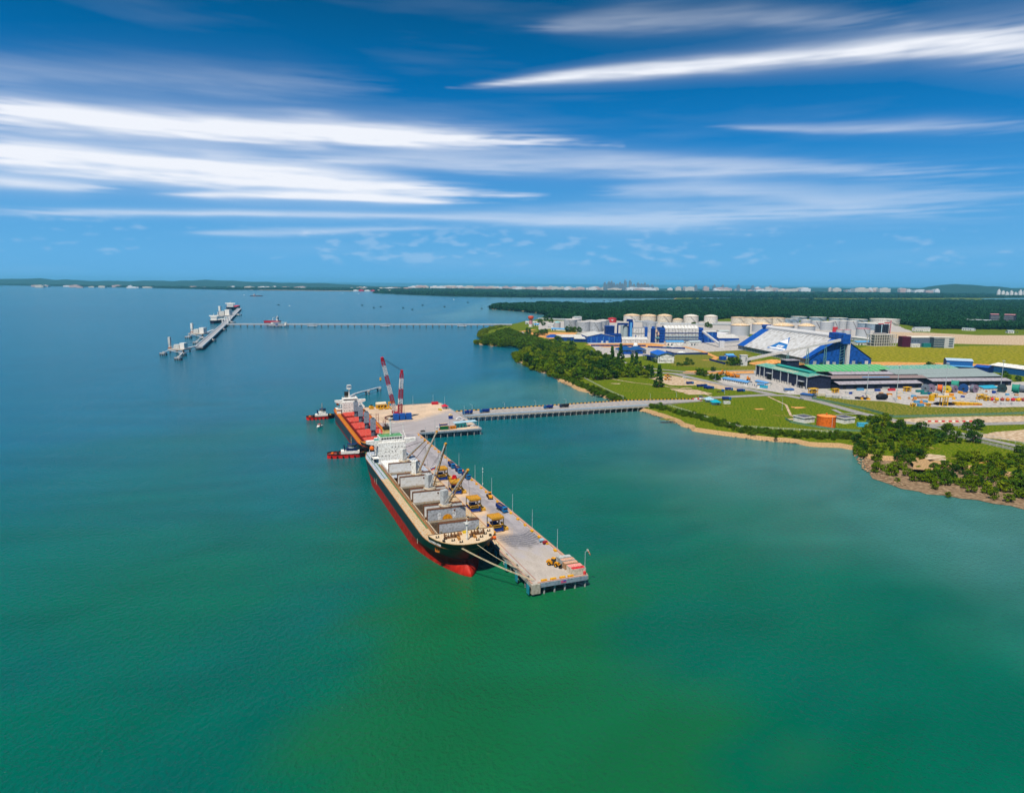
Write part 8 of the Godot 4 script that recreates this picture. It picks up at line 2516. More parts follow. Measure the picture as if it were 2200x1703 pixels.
	# checkpoint huts by the trestle road
	for h in [[V3(202.6, 3.0, -672.6), "teal-roofed white guard hut on the meadow beside the trestle road"], [V3(200.8, 3.0, -688.2), "pale blue-roofed hut just behind the teal-roofed one"]]:
		var hut := thing("guard_hut", h[1], "hut", at(h[0], 4))
		part(hut, "wall", mb().box(Vector3.ZERO, V3(7.4, 2.8, 5.4)), pt("hall_white"))
		part(hut, "roof", mb().lathe(V3(0, 2.8, 0), [[6.6, 0], [1.2, 2.4], [0, 2.5]], 4), pt("hut_teal", 0.01, 0.34, 0.46) if h[1].begins_with("teal") else pt("canopy_blue", 0.36, 0.56, 0.68), Transform3D(Basis(Vector3.UP, PI / 4), Vector3.ZERO))
		part(hut, "doorway", mb().box(V3(1.5, 0, 2.75), V3(1.0, 2.1, 0.1)), pt("door_dark"))
	var wt := thing("water_kiosk", "pale block with white hoops below the lorry on the trestle road", "kiosk", at(V3(215.2, 3.0, -677.6), 4))
	part(wt, "base", mb().box(Vector3.ZERO, V3(6.6, 2.6, 3.2)), pt("jetty_white", 0.55, 0.58, 0.58))
	part(wt, "hoop", mb().tube(V3(0, 1.2, 1.7), V3(0.6, 3.2, 1.7), 0.2).tube(V3(0.6, 0.2, 1.8), V3(0.6, 3.2, 1.7), 0.2), pt("hall_white"))
	# orange tank and bungalows
	var ot := make_tank(V3(264.5, 3.0, -566.5), "large orange water tank on the meadow by the shore fence", 15.0, 9.6, pt("tank_orange", 0.72, 0.15, 0.015, 0.6, 14.0), pt("tank_orange_roof", 0.78, 0.26, 0.06, 0.6, 8.0), "", 0.07, 0.0)
	part(ot, "ladder", mb().bar(V3(1.6, 0, 7.5), V3(1.6, 9.8, 7.5), 0.6, 0.2), pt("galvanised", 0.42, 0.50, 0.54))
	for h in [[V3(246.9, 3.0, -584.7), V3(264.0, 3.0, -583.9), "white flat-roofed pump house left of the orange tank"], [V3(281.3, 3.0, -584.6), V3(298.4, 3.0, -581.2), "white flat-roofed pump house right of the orange tank"]]:
		var pa: Vector3 = h[0]
		var ph := thing("pump_house", h[2], "pump house", at((h[0] + h[1]) / 2 * V3(1, 0, 1) + V3(0, LAND, -5), 24), "pump houses by the orange tank")
		part(ph, "wall", mb().box(Vector3.ZERO, V3(12.5, 4.4, 12.0)), pt("hall_white"))
		part(ph, "parapet", mb().box(V3(0, 4.4, 0), V3(13.6, 0.7, 13.1)), pt("hall_white"))
		part(ph, "roof_felt", mb().box(V3(0, 5.1, 0), V3(12.0, 0.06, 11.4)), pt("felt_dark", 0.10, 0.10, 0.13))
		for i in 3:
			part(ph, "vent_window", mb().box(V3(-4 + i * 4, 2.4, 6.02), V3(0.8, 0.6, 0.1)), pt("box_grey"))
	pt("box_cyan", 0.06, 0.42, 0.66)
	make_container(at(V3(296.7, 3.0, -569.0), -4, 1.35), "light blue container on blocks right of the pump houses", "box_cyan", 6.2)

# ------------------------------------------------------------------ things on the land
func make_reel(p: Vector3, label: String, r: float, w: float, yaw: float, flange: Material, core: Material) -> void:
	var o := thing("cable_drum", label, "cable drum", at(V3(p.x, LAND, p.z), yaw), "giant cable drums in the equipment yard")
	part(o, "core", mb().tube(V3(-w / 2, r, 0), V3(w / 2, r, 0), r * 0.86, r * 0.86, 24, false), core)
	for s in [-1, 1]:
		var f := part(o, "flange", mb().tube(V3(s * w / 2 - 0.25, r, 0), V3(s * w / 2 + 0.25, r, 0), r, r, 28), flange)
		part(f, "hub", mb().tube(V3(s * w / 2, r, 0), V3(s * (w / 2 + 0.6), r, 0), r * 0.22, r * 0.18, 12), pt("loader_dark"))
		var sp := mb()
		for i in 8:
			var d := V3(0, cos(i * TAU / 8), sin(i * TAU / 8))
			sp.bar(V3(s * (w / 2 + 0.32), r, 0) + d * r * 0.22, V3(s * (w / 2 + 0.32), r, 0) + d * r * 0.92, 0.3)
		part(f, "spokes", sp, flange)

func fence(label: String, pts: PackedVector2Array, h: float, mt: Material, rails: int, step: float, mesh_panel: Material = null) -> void:
	var o := thing("fence", label, "fence", Transform3D.IDENTITY)
	for i in pts.size() - 1:
		var a := V3(pts[i].x, LAND, pts[i].y)
		var b := V3(pts[i + 1].x, LAND, pts[i + 1].y)
		for k in rails:
			part(o, "rail", mb().bar(a + Vector3.UP * (h * (k + 1) / rails), b + Vector3.UP * (h * (k + 1) / rails), 0.16), mt)
		if mesh_panel:
			part(o, "mesh_panel", mb().bar(a + Vector3.UP * h / 2, b + Vector3.UP * h / 2, 0.05, h * 0.96), mesh_panel)
		var n := maxi(1, int(a.distance_to(b) / step))
		for j in n:
			var p := a.lerp(b, float(j) / n)
			part(o, "post", mb().box(p, V3(0.22, h + 0.2, 0.22)), mt)

func make_yard() -> void:
	# lorry park
	var tk := [[V3(213.2, 3.0, -814.2), 100, "blue tipper lorry with red flap nearest the lone dark tree"], [V3(219.8, 3.0, -792.4), 110, "leftmost of four blue lorries parked in a cluster"], [V3(224.1, 3.0, -794.0), 112, "blue lorry second from the left in the parked cluster"], [V3(224.8, 3.0, -780.1), 105, "blue lorry third from the left in the parked cluster"], [V3(226.6, 3.0, -775.7), 100, "rightmost of four blue lorries parked in a cluster"], [V3(245.6, 3.0, -767.8), 75, "blue covered lorry parked right of the bare tractor unit"], [V3(255.7, 3.0, -757.4), 100, "dark blue covered lorry nearest the road junction"]]
	for i in tk.size():
		make_truck(at(tk[i][0], tk[i][1]), tk[i][2], "covered" if i > 2 else "open")
	make_truck(at(V3(231.7, 3.0, -754.1), 110), "blue tractor unit without a body in the lorry park", "tractor")
	make_truck(at(V3(221.9, 3.0, -699.3) + V3(0, 0.35, 0), 80), "dark blue covered lorry on the road behind the guard huts", "covered")
	make_loader(at(V3(200.5, 3.0, -877.5), 60, 1.3), "yellow loader at the left end of the lorry park, farther one")
	make_loader(at(V3(193.5, 3.0, -847.7), 80, 1.3), "yellow loader at the left end of the lorry park, nearer one")
	make_car(at(V3(220.1, 3.0, -869.5), 80), "white pickup at the edge of the lorry park", 0.6, 0.66, 0.68)
	make_car(at(V3(223.7, 3.0, -867.5), 80), "pale green car beside the white pickup", 0.45, 0.56, 0.52)
	make_car(at(V3(199.9, 3.0, -716.0) + V3(0, 0.3, 0), 80), "dark blue car passing the checkpoint barriers", 0.02, 0.04, 0.14)
	make_car(at(V3(302.8, 3.0, -707.3) + V3(0, 0.35, 0), 60), "grey saloon on the road at the foot of the switch house", 0.3, 0.3, 0.32)
	make_car(at(V3(131.4, 3.0, -1234.9) + V3(0, 0.4, 0), 70), "red car on the shore road by the refinery", 0.45, 0.02, 0.04)
	make_car(at(V3(140.8, 3.0, -1215.8) + V3(0, 0.4, 0), 70), "blue car on the shore road by the refinery", 0.03, 0.07, 0.3)
	# orange plant stored behind the gate office
	var om := [V3(276.4, 3.0, -903.8), V3(282.3, 3.0, -892.2), V3(284.2, 3.0, -880.7), V3(289.4, 3.0, -875.3), V3(295.7, 3.0, -850.8)]
	for i in 5:
		var ex := thing("excavator", ["orange excavator at the left of the row behind the gate office", "orange excavator second in the row behind the gate office", "orange excavator in the middle of the row behind the gate office", "orange excavator fourth in the row behind the gate office", "lone orange excavator right of the row behind the gate office"][i], "excavator", at(om[i], 40 + i * 50, 1.4), "excavators behind the gate office")
		for s in [-1, 1]:
			part(ex, "crawler", mb().push(pv([V2(-2, 0.4), V2(-1.6, 0), V2(1.6, 0), V2(2, 0.4), V2(1.6, 0.9), V2(-1.6, 0.9)]), s * 1.2 - 0.3, s * 1.2 + 0.3), pt("loader_dark"))
		part(ex, "body", mb().box(V3(-0.5, 0.9, 0), V3(3.4, 1.6, 2.6)), pt("plant_orange", 0.68, 0.22, 0.01))
		part(ex, "cab", mb().box(V3(0.8, 1.2, 0.8), V3(1.4, 2.0, 1.1)), pt("plant_orange"))
		part(ex, "boom", mb().bar(V3(1, 2, 0), V3(3.6, 4.6, 0), 0.6), pt("plant_orange"))
		part(ex, "stick", mb().bar(V3(3.5, 4.7, 0), V3(5.2, 1.8, 0), 0.5), pt("plant_orange"))
		part(ex, "bucket", mb().push(pv([V2(4.6, 1.9), V2(5.8, 1.6), V2(5.4, 0.6), V2(4.6, 0.9)]), -0.6, 0.6), pt("loader_dark"))
	# cable drums
	var lil := pt("drum_lilac", 0.24, 0.18, 0.26)
	var blu := pt("drum_blue", 0.02, 0.08, 0.26)
	var grn := pt("drum_green", 0.02, 0.24, 0.18)
	var gry := pt("drum_grey", 0.16, 0.20, 0.26)
	make_reel(V3(468.7, 3.0, -769.9), "grey-blue cable drum at the left end of the drum row", 4.2, 4.5, 60, gry, gry)
	make_reel(V3(474.0, 3.0, -767.8), "lilac-grey cable drum second from the left", 4.4, 4.0, 70, lil, gry)
	make_reel(V3(482.6, 3.0, -765.9), "cable drum wound with bright orange cable", 4.6, 5.0, -30, gry, pt("cable_orange", 0.68, 0.13, 0.02))
	make_reel(V3(490.1, 3.0, -764.0), "cable drum with a yellow-rimmed flange", 4.0, 3.0, 60, pt("drum_yellow", 0.6, 0.5, 0.05), pt("loader_dark"))
	make_reel(V3(497.1, 3.0, -764.3), "lilac flanged cable drum facing the yellow portal", 4.4, 4.0, -70, lil, gry)
	make_reel(V3(509.4, 3.0, -781.4), "tall green cable drum standing behind the lilac one", 6.0, 6.5, -35, grn, grn)
	make_reel(V3(507.1, 3.0, -762.5), "navy blue cable drum with red centre", 5.0, 4.5, 55, blu, pt("cable_red", 0.3, 0.02, 0.06))
	make_reel(V3(521.0, 3.0, -765.5), "lilac cable drum right of the navy one", 4.6, 4.0, -70, lil, gry)
	make_reel(V3(555.6, 3.0, -769.6), "dark cable drum with pale core right of the cyan shed", 4.6, 4.2, 60, pt("drum_dark", 0.03, 0.06, 0.07), pt("hall_white"))
	make_reel(V3(567.2, 3.0, -764.6), "large green cable drum near the right edge", 5.2, 6.0, -40, grn, grn)
	make_reel(V3(577.9, 3.0, -768.4), "blue-grey cable drum at the right edge", 4.6, 5.0, -40, gry, gry)
	make_shed("cyan_shed", "small white store with cyan roof between the cable drums", "shed", V3(533.9, 3.0, -767.6), V3(554.5, 3.0, -773.3), 16, 4.6, 1.8, pt("hall_white"), pt("sign_cyan"), "x")
	# yellow steelwork
	var y := pt("steel_yellow", 0.72, 0.40, 0.01)
	var po := thing("portal_frame", "tall yellow portal frame with a top platform beside the black coils", "frame", at(V3(431.8, 3.0, -676.4), 6))
	for x in [-2.6, 2.6]:
		for z in [-2.0, 2.0]:
			part(po, "leg", mb().box(V3(x, 0, z), V3(0.7, 9, 0.7)), y)
	for h in [2.4, 5.0, 7.4]:
		part(po, "cross_beam", mb().box(V3(0, h, 2), V3(5.6, 0.5, 0.5)), y)
	part(po, "top_platform", mb().box(V3(0, 9, 0), V3(15, 0.8, 5)), y)
	part(po, "side_frame", mb().box(V3(-9.0, 4, -6), V3(4.5, 6.0, 3)), y)
	var cl := thing("cable_coil", "flat coil of black hose lying round the yellow portal", "coil", at(V3(438.3, 3.0, -684.8)))
	for k in 3:
		var cm := mb()
		for i in 28:
			cm.bar(V3(cos(i * TAU / 28) * (11 - k), 0.5 + k * 0.5, sin(i * TAU / 28) * (6 - k)), V3(cos((i + 1) * TAU / 28) * (11 - k), 0.5 + k * 0.5, sin((i + 1) * TAU / 28) * (6 - k)), 0.7)
		part(cl, "turn", cm, pt("coil_black", 0.03, 0.015, 0.012))
	for i in 6:
		var st := thing("steel_girder", "yellow girder in the stack beside the yellow portal frame", "girder", at(V3(447.9, 3.0, -681.5) + V3(i * 4.6, 0, -i * 0.4), 8), "yellow girders beside the portal")
		part(st, "web", mb().box(V3(0, 0, 0), V3(4.2, 2.6 - i * 0.22, 6.5)), y if i < 4 else pt("plant_orange"))
		part(st, "top_chord", mb().box(V3(0, 2.6 - i * 0.22, 0), V3(4.5, 0.35, 6.9)), y)
		for k in 3:
			part(st, "rib", mb().box(V3(-1.5 + k * 1.5, 0, 3.3), V3(0.3, 2.4 - i * 0.22, 0.3)), pt("rib_rust", 0.45, 0.16, 0.02))
	for d in [[V3(451.6, 3.0, -724.9), 3.4, "tall yellow frame tower left of the portal"], [V3(495.3, 3.0, -714.6), 4.5, "yellow steel cage in the middle of the yard"], [V3(496.7, 3.0, -708.7), 3.6, "yellow machine body right of the steel cage"], [V3(447.8, 3.0, -768.8), 4.0, "yellow bin with a rounded drum near the teal cages"], [V3(330.6, 3.0, -744.6), 5.0, "yellow plant heap by the yard gate"], [V3(360.0, 3.0, -755.0), 3.6, "low yellow frame in front of the lilac shed"], [V3(397.6, 3.0, -670.2), 2.4, "small yellow frame at the near edge of the yard"], [V3(414.3, 3.0, -672.7), 2.2, "small yellow sledge at the near edge of the yard"]]:
		var m := thing("steel_cage", d[2], "frame", at(d[0], 20))
		var s: float = d[1]
		for x in [-1, 1]:
			for z in [-1, 1]:
				part(m, "post", mb().box(V3(x * s * 0.8, 0, z * s * 0.5), V3(0.6, s * 1.2, 0.6)), y)
		part(m, "deck", mb().box(V3(0, s * 1.2, 0), V3(s * 2.0, 0.5, s * 1.3)), y)
		part(m, "tank", mb().tube(V3(-s * 0.7, s * 0.6, 0), V3(s * 0.7, s * 0.6, 0), s * 0.42, s * 0.42, 10), pt("hopper_yellow"))
	# mooring buoys in a row
	for i in 8:
		var b := thing("mooring_buoy", "%s buoy in the row on the right side of the yard" % ["red", "yellow", "dull red", "orange"][i % 4], "buoy", at(V3(502.2, 3.0, -708.9) + V3(i * 5.4, 0, i * 0.3)), "buoys in the yard row")
		part(b, "float", mb().lathe(Vector3.ZERO, [[0, 0], [1.6, 0.5], [2.1, 1.8], [1.6, 3.1], [0, 3.6]], 14), [pt("box_red"), y, pt("buoy_dull", 0.34, 0.07, 0.06), pt("plant_orange")][i % 4])
		part(b, "eye", mb().tube(V3(0, 3.5, 0), V3(0, 4.2, 0), 0.3), pt("loader_dark"))
	# black rubber fenders
	for i in 5:
		var f := thing("rubber_fender", ["huge black rubber fender at the near edge of the yard", "small black rubber fender, leftmost of four", "small black rubber fender, second of four", "small black rubber fender, third of four", "small black rubber fender beside the huge one"][i], "fender", at([V3(387.9, 3.0, -710.2), V3(363.9, 3.0, -713.9), V3(366.5, 3.0, -712.4), V3(369.1, 3.0, -710.9), V3(372.5, 3.0, -711.1)][i], 5))
		var s := 1.0 if i == 0 else 0.4
		part(f, "body", mb().lathe(Vector3.ZERO, [[0.0, -4.6 * s * 1.3], [2.2 * s, -4.2 * s * 1.3], [3.3 * s, -2.6 * s], [3.3 * s, 2.6 * s], [2.2 * s, 4.2 * s * 1.3], [0, 4.6 * s * 1.3]], 18), pt("fender_black", 0.012, 0.014, 0.022), Transform3D(Basis(Vector3.BACK, PI / 2), V3(0, 3.3 * s, 0)))
		part(f, "end_ring", mb().tube(V3(5.6 * s, 3.3 * s, 0), V3(6.2 * s, 3.3 * s, 0), 0.7 * s), pt("loader_dark"))
	# teal cages, containers and crates
	pt("box_pale", 0.55, 0.56, 0.56)
	pt("box_sky", 0.10, 0.32, 0.55)
	for b in [[V3(459.9, 3.0, -764.8), "box_teal", "teal basket container at the left of the drum row", 9.0], [V3(457.6, 3.0, -748.8), "box_teal", "lower teal basket container in front of the lilac drum", 12.0], [V3(372.9, 3.0, -749.3), "box_pale", "white container in front of the lilac-roofed shed", 9.0], [V3(397.0, 3.0, -773.6), "box_sky", "sky blue container against the lilac-roofed shed", 8.0], [V3(396.1, 3.0, -750.5), "box_pale", "pale container at the foot of the light mast", 8.0], [V3(414.7, 3.0, -769.8), "box_blue", "dark blue container left of the red one", 6.0], [V3(432.7, 3.0, -773.5), "box_red", "bright red container in front of the lilac shed", 8.0], [V3(431.6, 3.0, -785.0), "box_grey", "grey container behind the bright red one", 9.0], [V3(427.8, 3.0, -747.6), "box_cream", "cream container near the second light mast", 7.0], [V3(334.4, 3.0, -732.6), "box_cream", "cream container right of the switch house", 9.0], [V3(338.9, 3.0, -724.3), "box_pale", "white container in the row right of the switch house", 7.0], [V3(344.2, 3.0, -719.6), "box_grey", "grey container in the row right of the switch house", 7.0], [V3(351.9, 3.0, -714.2), "box_pale", "pale container at the end of the near row", 8.0], [V3(410.6, 3.0, -738.0), "box_orange", "orange container beside the huge black fender", 6.0], [V3(417.6, 3.0, -691.4), "box_sky", "blue barge pontoon lying in the yard", 14.0], [V3(406.5, 3.0, -672.4), "box_sky", "small blue crate at the near edge of the yard", 6.0], [V3(436.4, 3.0, -720.0), "box_rust", "dark brown pipe bundle beside the blue pontoon", 11.0], [V3(497.8, 3.0, -683.8), "box_pale", "white boat hull cradle at the near right of the yard", 8.0], [V3(508.5, 3.0, -684.2), "box_pale", "second white cradle at the near right of the yard", 7.0], [V3(534.2, 3.0, -712.4), "box_orange", "yellow-orange module at the right edge of the yard", 12.0]]:
		make_container(at(b[0], 6), b[2], b[1], b[3])
	var rr := RandomNumberGenerator.new()
	rr.seed = 5
	var pl := xz([325,-733, 366,-752, 412,-751, 473,-767, 604,-809, 517,-690, 446,-676, 405,-685, 378,-706, 344,-716])
	var tone := ["box_pale", "safety_yellow", "box_blue", "box_rust", "box_grey", "box_sky", "box_orange", "box_cream"]
	for p in scatter(pl, 70, 4.0, rr):
		var cr := thing("equipment_crate", "small assorted crate or spare part lying about the equipment yard", "crate", at(V3(p.x, LAND + 0.1, p.y), rr.randf() * 360.0, rr.randf_range(0.7, 1.5)), "loose crates in the equipment yard")
		var cm: Material = mats[tone[rr.randi() % 8]]
		part(cr, "body", mb().box(Vector3.ZERO, V3(3.4, 1.3, 1.8)), cm)
		part(cr, "lid", mb().push(pv([V2(-1.0, 1.3), V2(-0.6, 1.8), V2(0.6, 1.8), V2(1.0, 1.3)]), -1.6, 1.4, Vector3.BACK, Vector3.RIGHT), cm)
	# light masts
	for m in [[V3(385.6, 3.0, -736.8), 33.0, "left"], [V3(395.3, 3.0, -696.4), 38.0, "second"], [V3(473.0, 3.0, -741.0), 36.0, "third"], [V3(567.9, 3.0, -789.3), 34.0, "right"]]:
		make_pole(at(m[0]), "tall floodlight mast in the equipment yard, %s of four from the left" % m[2], m[1], "floodlight masts", false, true)
	for m in [[V3(258.3, 3.0, -645.5), 12.0, "in the middle of the green meadow"], [V3(205.3, 3.0, -809.8), 14.0, "at the left of the lorry park"], [V3(244.7, 3.0, -819.4), 12.0, "beside the road by the gate office"], [V3(231.9, 3.0, -739.4), 9.0, "at the near edge of the lorry park"], [V3(299.4, 3.0, -786.3), 9.0, "beside the weighbridge office"]]:
		make_pole(at(m[0]), "pale lamp post standing alone " + m[2], m[1], "", true)
	# fences and barriers
	var pale := pt("fence_pale", 0.55, 0.57, 0.56)
	fence("pale rail fence between the meadow and the shrubs along the shore", xz([154,-663, 164,-633, 176,-598, 191,-562, 216,-556, 240,-550, 264,-543]), 1.6, pale, 2, 4.0)
	fence("green mesh fence along the edge of the equipment yard", xz([315,-709, 328,-681, 340,-651, 346,-611, 378,-615, 430,-624, 533,-644]), 2.2, pt("fence_green", 0.10, 0.30, 0.20), 2, 6.0, pt("fence_mesh", 0.16, 0.26, 0.16))
	fence("green mesh fence round the pump houses", xz([243,-598, 242,-584, 253,-567, 265,-554, 285,-548, 309,-573, 311,-591]), 1.8, pt("fence_green"), 2, 5.0, pt("fence_mesh"))
	fence("grey fence along the side road at the right", xz([350,-540, 357,-514, 368,-480, 379,-452]), 2.0, pale, 2, 5.0, pt("fence_mesh_grey", 0.36, 0.36, 0.32))
	fence("pale wall round the bare plot at the right edge", xz([376,-566, 378,-534, 387,-507, 400,-478]), 1.8, pale, 2, 5.0)
	fence("thin fence above the shrub strip beside the beach", xz([91,-857, 105,-769, 118,-702]), 1.5, pale, 2, 5.0)
	for i in 16:
		var b := thing("road_barrier", "%s water-filled barrier in the row across the road bend" % ("red" if i % 2 else "white"), "barrier", at(V3(364.1, 3.0, -591.9) + V3(i * 3.1, 0.3, -i * 0.12), 4), "%s barriers across the road bend" % ("red" if i % 2 else "white"))
		part(b, "body", mb().push(pv([V2(-0.5, 0), V2(0.5, 0), V2(0.2, 0.5), V2(0.15, 1.1), V2(-0.15, 1.1), V2(-0.2, 0.5)]), -1.3, 1.3, Vector3.BACK, Vector3.RIGHT), pt("box_red") if i % 2 else pt("hall_white"))
	var cb := [V3(187.6, 3.0, -700.3), V3(188.7, 3.0, -698.5), V3(194.2, 3.0, -713.8), V3(191.5, 3.0, -702.3), V3(193.4, 3.0, -702.4), V3(195.5, 3.0, -703.3), V3(193.2, 3.0, -691.4), V3(130.5, 3.0, -671.0)]
	for i in cb.size():
		var b := thing("road_barrier", "%s checkpoint barrier on the trestle road" % ("red" if i % 2 == 0 else "white"), "barrier", at(cb[i] + V3(0, 0.6, 0), i * 40), "%s checkpoint barriers" % ("red" if i % 2 == 0 else "white"))
		part(b, "body", mb().push(pv([V2(-0.5, 0), V2(0.5, 0), V2(0.2, 0.5), V2(0.15, 1.1), V2(-0.15, 1.1), V2(-0.2, 0.5)]), -1.0, 1.0, Vector3.BACK, Vector3.RIGHT), pt("box_red") if i % 2 == 0 else pt("hall_white"))

# ------------------------------------------------------------------ trees
# a crown of leaf faces gathered in clumps; shape: round, flat or cone
func crown_mesh(sd: int, rx: float, ry: float, clumps: int, leaves: int, leaf: float, shape := "round") -> ArrayMesh:
	var r := RandomNumberGenerator.new()
	r.seed = sd
	var m := mb()
	m.colored = true
	for i in clumps:
		var y := r.randf_range(-0.75, 1.0)
		var ang := r.randf() * TAU
		var rad := sqrt(maxf(0.05, 1.0 - y * y)) * r.randf_range(0.55, 1.0)
		if shape == "cone":
			y = r.randf_range(-1.0, 1.0)
			rad = (1.0 - y) * 0.5 * r.randf_range(0.5, 1.0)
		var c := V3(cos(ang) * rad * rx, y * ry, sin(ang) * rad * rx)
		var cr := rx * r.randf_range(0.26, 0.44) * (0.7 if shape == "cone" else 1.0)
		var tone := r.randf_range(0.5, 1.4)
		for j in leaves:
			var d := V3(r.randfn(), r.randfn() * 0.8 + 0.25, r.randfn()).normalized()
			var p := c + d * cr * r.randf_range(0.6, 1.05) * V3(1, 0.75, 1)
			var u := V3(r.randfn(), r.randfn(), r.randfn()).normalized()
			var n := (d * 1.3 + u).normalized()
			var a := n.cross(u).normalized() * leaf * r.randf_range(0.6, 1.2)
			var b := n.cross(a).normalized() * leaf * r.randf_range(0.5, 1.0)
			var k := tone * r.randf_range(0.85, 1.15)
			m.col = Color(k * 1.02, k, k * 0.95)
			m.tri(p - a, p + b, p + a)
			m.tri(p - a, p + a, p - b)
	return m.mesh()

var crowns := {}
func crown_set(key: String, n: int, rx: float, ry: float, clumps: int, leaves: int, leaf: float, shape := "round") -> Array:
	if not crowns.has(key):
		var l := []
		for i in n:
			l.append(crown_mesh(100 * (crowns.size() + 1) + i, rx, ry, clumps, leaves, leaf, shape))
		crowns[key] = l
	return crowns[key]

var trunk: ArrayMesh
func make_tree(nm: String, label: String, group: String, p: Vector3, meshes: Array, mt: Material, s: float, lift_y: float, r: RandomNumberGenerator) -> void:
	var o := thing(nm, label, "tree", Transform3D(Basis(Vector3.UP, r.randf() * TAU).scaled(V3(s, s * r.randf_range(0.85, 1.15), s)), p), group)
	if trunk == null:
		var t := mb()
		t.tube(V3(0, -0.6, 0), V3(0.1, 2.6, 0), 0.34, 0.24, 6)
		for i in 4:
			t.tube(V3(0.1, 2.0, 0), V3(cos(i * 1.7) * 2.0, 4.6, sin(i * 1.7) * 2.0), 0.2, 0.08, 5)
		trunk = t.mesh()
	part(o, "trunk", trunk, pt("bark", 0.10, 0.07, 0.05))
	part(o, "crown", meshes[r.randi() % meshes.size()], mt, Transform3D(Basis.IDENTITY, V3(0, lift_y, 0)))

func scatter(pl: PackedVector2Array, n: int, gap: float, r: RandomNumberGenerator) -> PackedVector2Array:
	var lo := pl[0]
	var hi := pl[0]
	for p in pl:
		lo = lo.min(p)
		hi = hi.max(p)
	var out := PackedVector2Array()
	var tries := 0
	while out.size() < n and tries < n * 60:
		tries += 1
		var p := V2(r.randf_range(lo.x, hi.x), r.randf_range(lo.y, hi.y))
		if not Geometry2D.is_point_in_polygon(p, pl):
			continue
		var ok := true
		for k in out:
			if k.distance_squared_to(p) < gap * gap:
				ok = false
				break
		if ok:
			out.append(p)
	return out

func bush_mass(nm: String, label: String, pts: PackedVector2Array, meshes: Array, mt: Material, s0: float, s1: float, y: float, r: RandomNumberGenerator, far_grow := 0.0) -> void:
	for k in meshes.size():
		var mm := MultiMesh.new()
		mm.transform_format = MultiMesh.TRANSFORM_3D
		mm.use_colors = true
		mm.mesh = meshes[k]
		var sel := []
		for i in range(k, pts.size(), meshes.size()):
			sel.append(pts[i])
		mm.instance_count = sel.size()
		for i in sel.size():
			var s := r.randf_range(s0, s1) * (1.0 + maxf(0.0, -sel[i].y - 2200.0) * far_grow)
			mm.set_instance_transform(i, Transform3D(Basis(Vector3.UP, r.randf() * TAU).scaled(V3(s, s * r.randf_range(0.7, 1.1) / (1.0 + maxf(0.0, -sel[i].y - 2200.0) * far_grow * 0.6), s)), V3(sel[i].x, y, sel[i].y)))
			var c := r.randf_range(0.7, 1.25)
			mm.set_instance_color(i, Color(c * r.randf_range(0.9, 1.25), c, c * 0.9))
		var o := MultiMeshInstance3D.new()
		o.name = numbered(nm)
		o.multimesh = mm
		o.material_override = mt
		add_child(o, true)
		tag(o, label, "trees" if nm.contains("forest") else ("stones" if nm.contains("rock") else "shrubs"), "", "stuff")

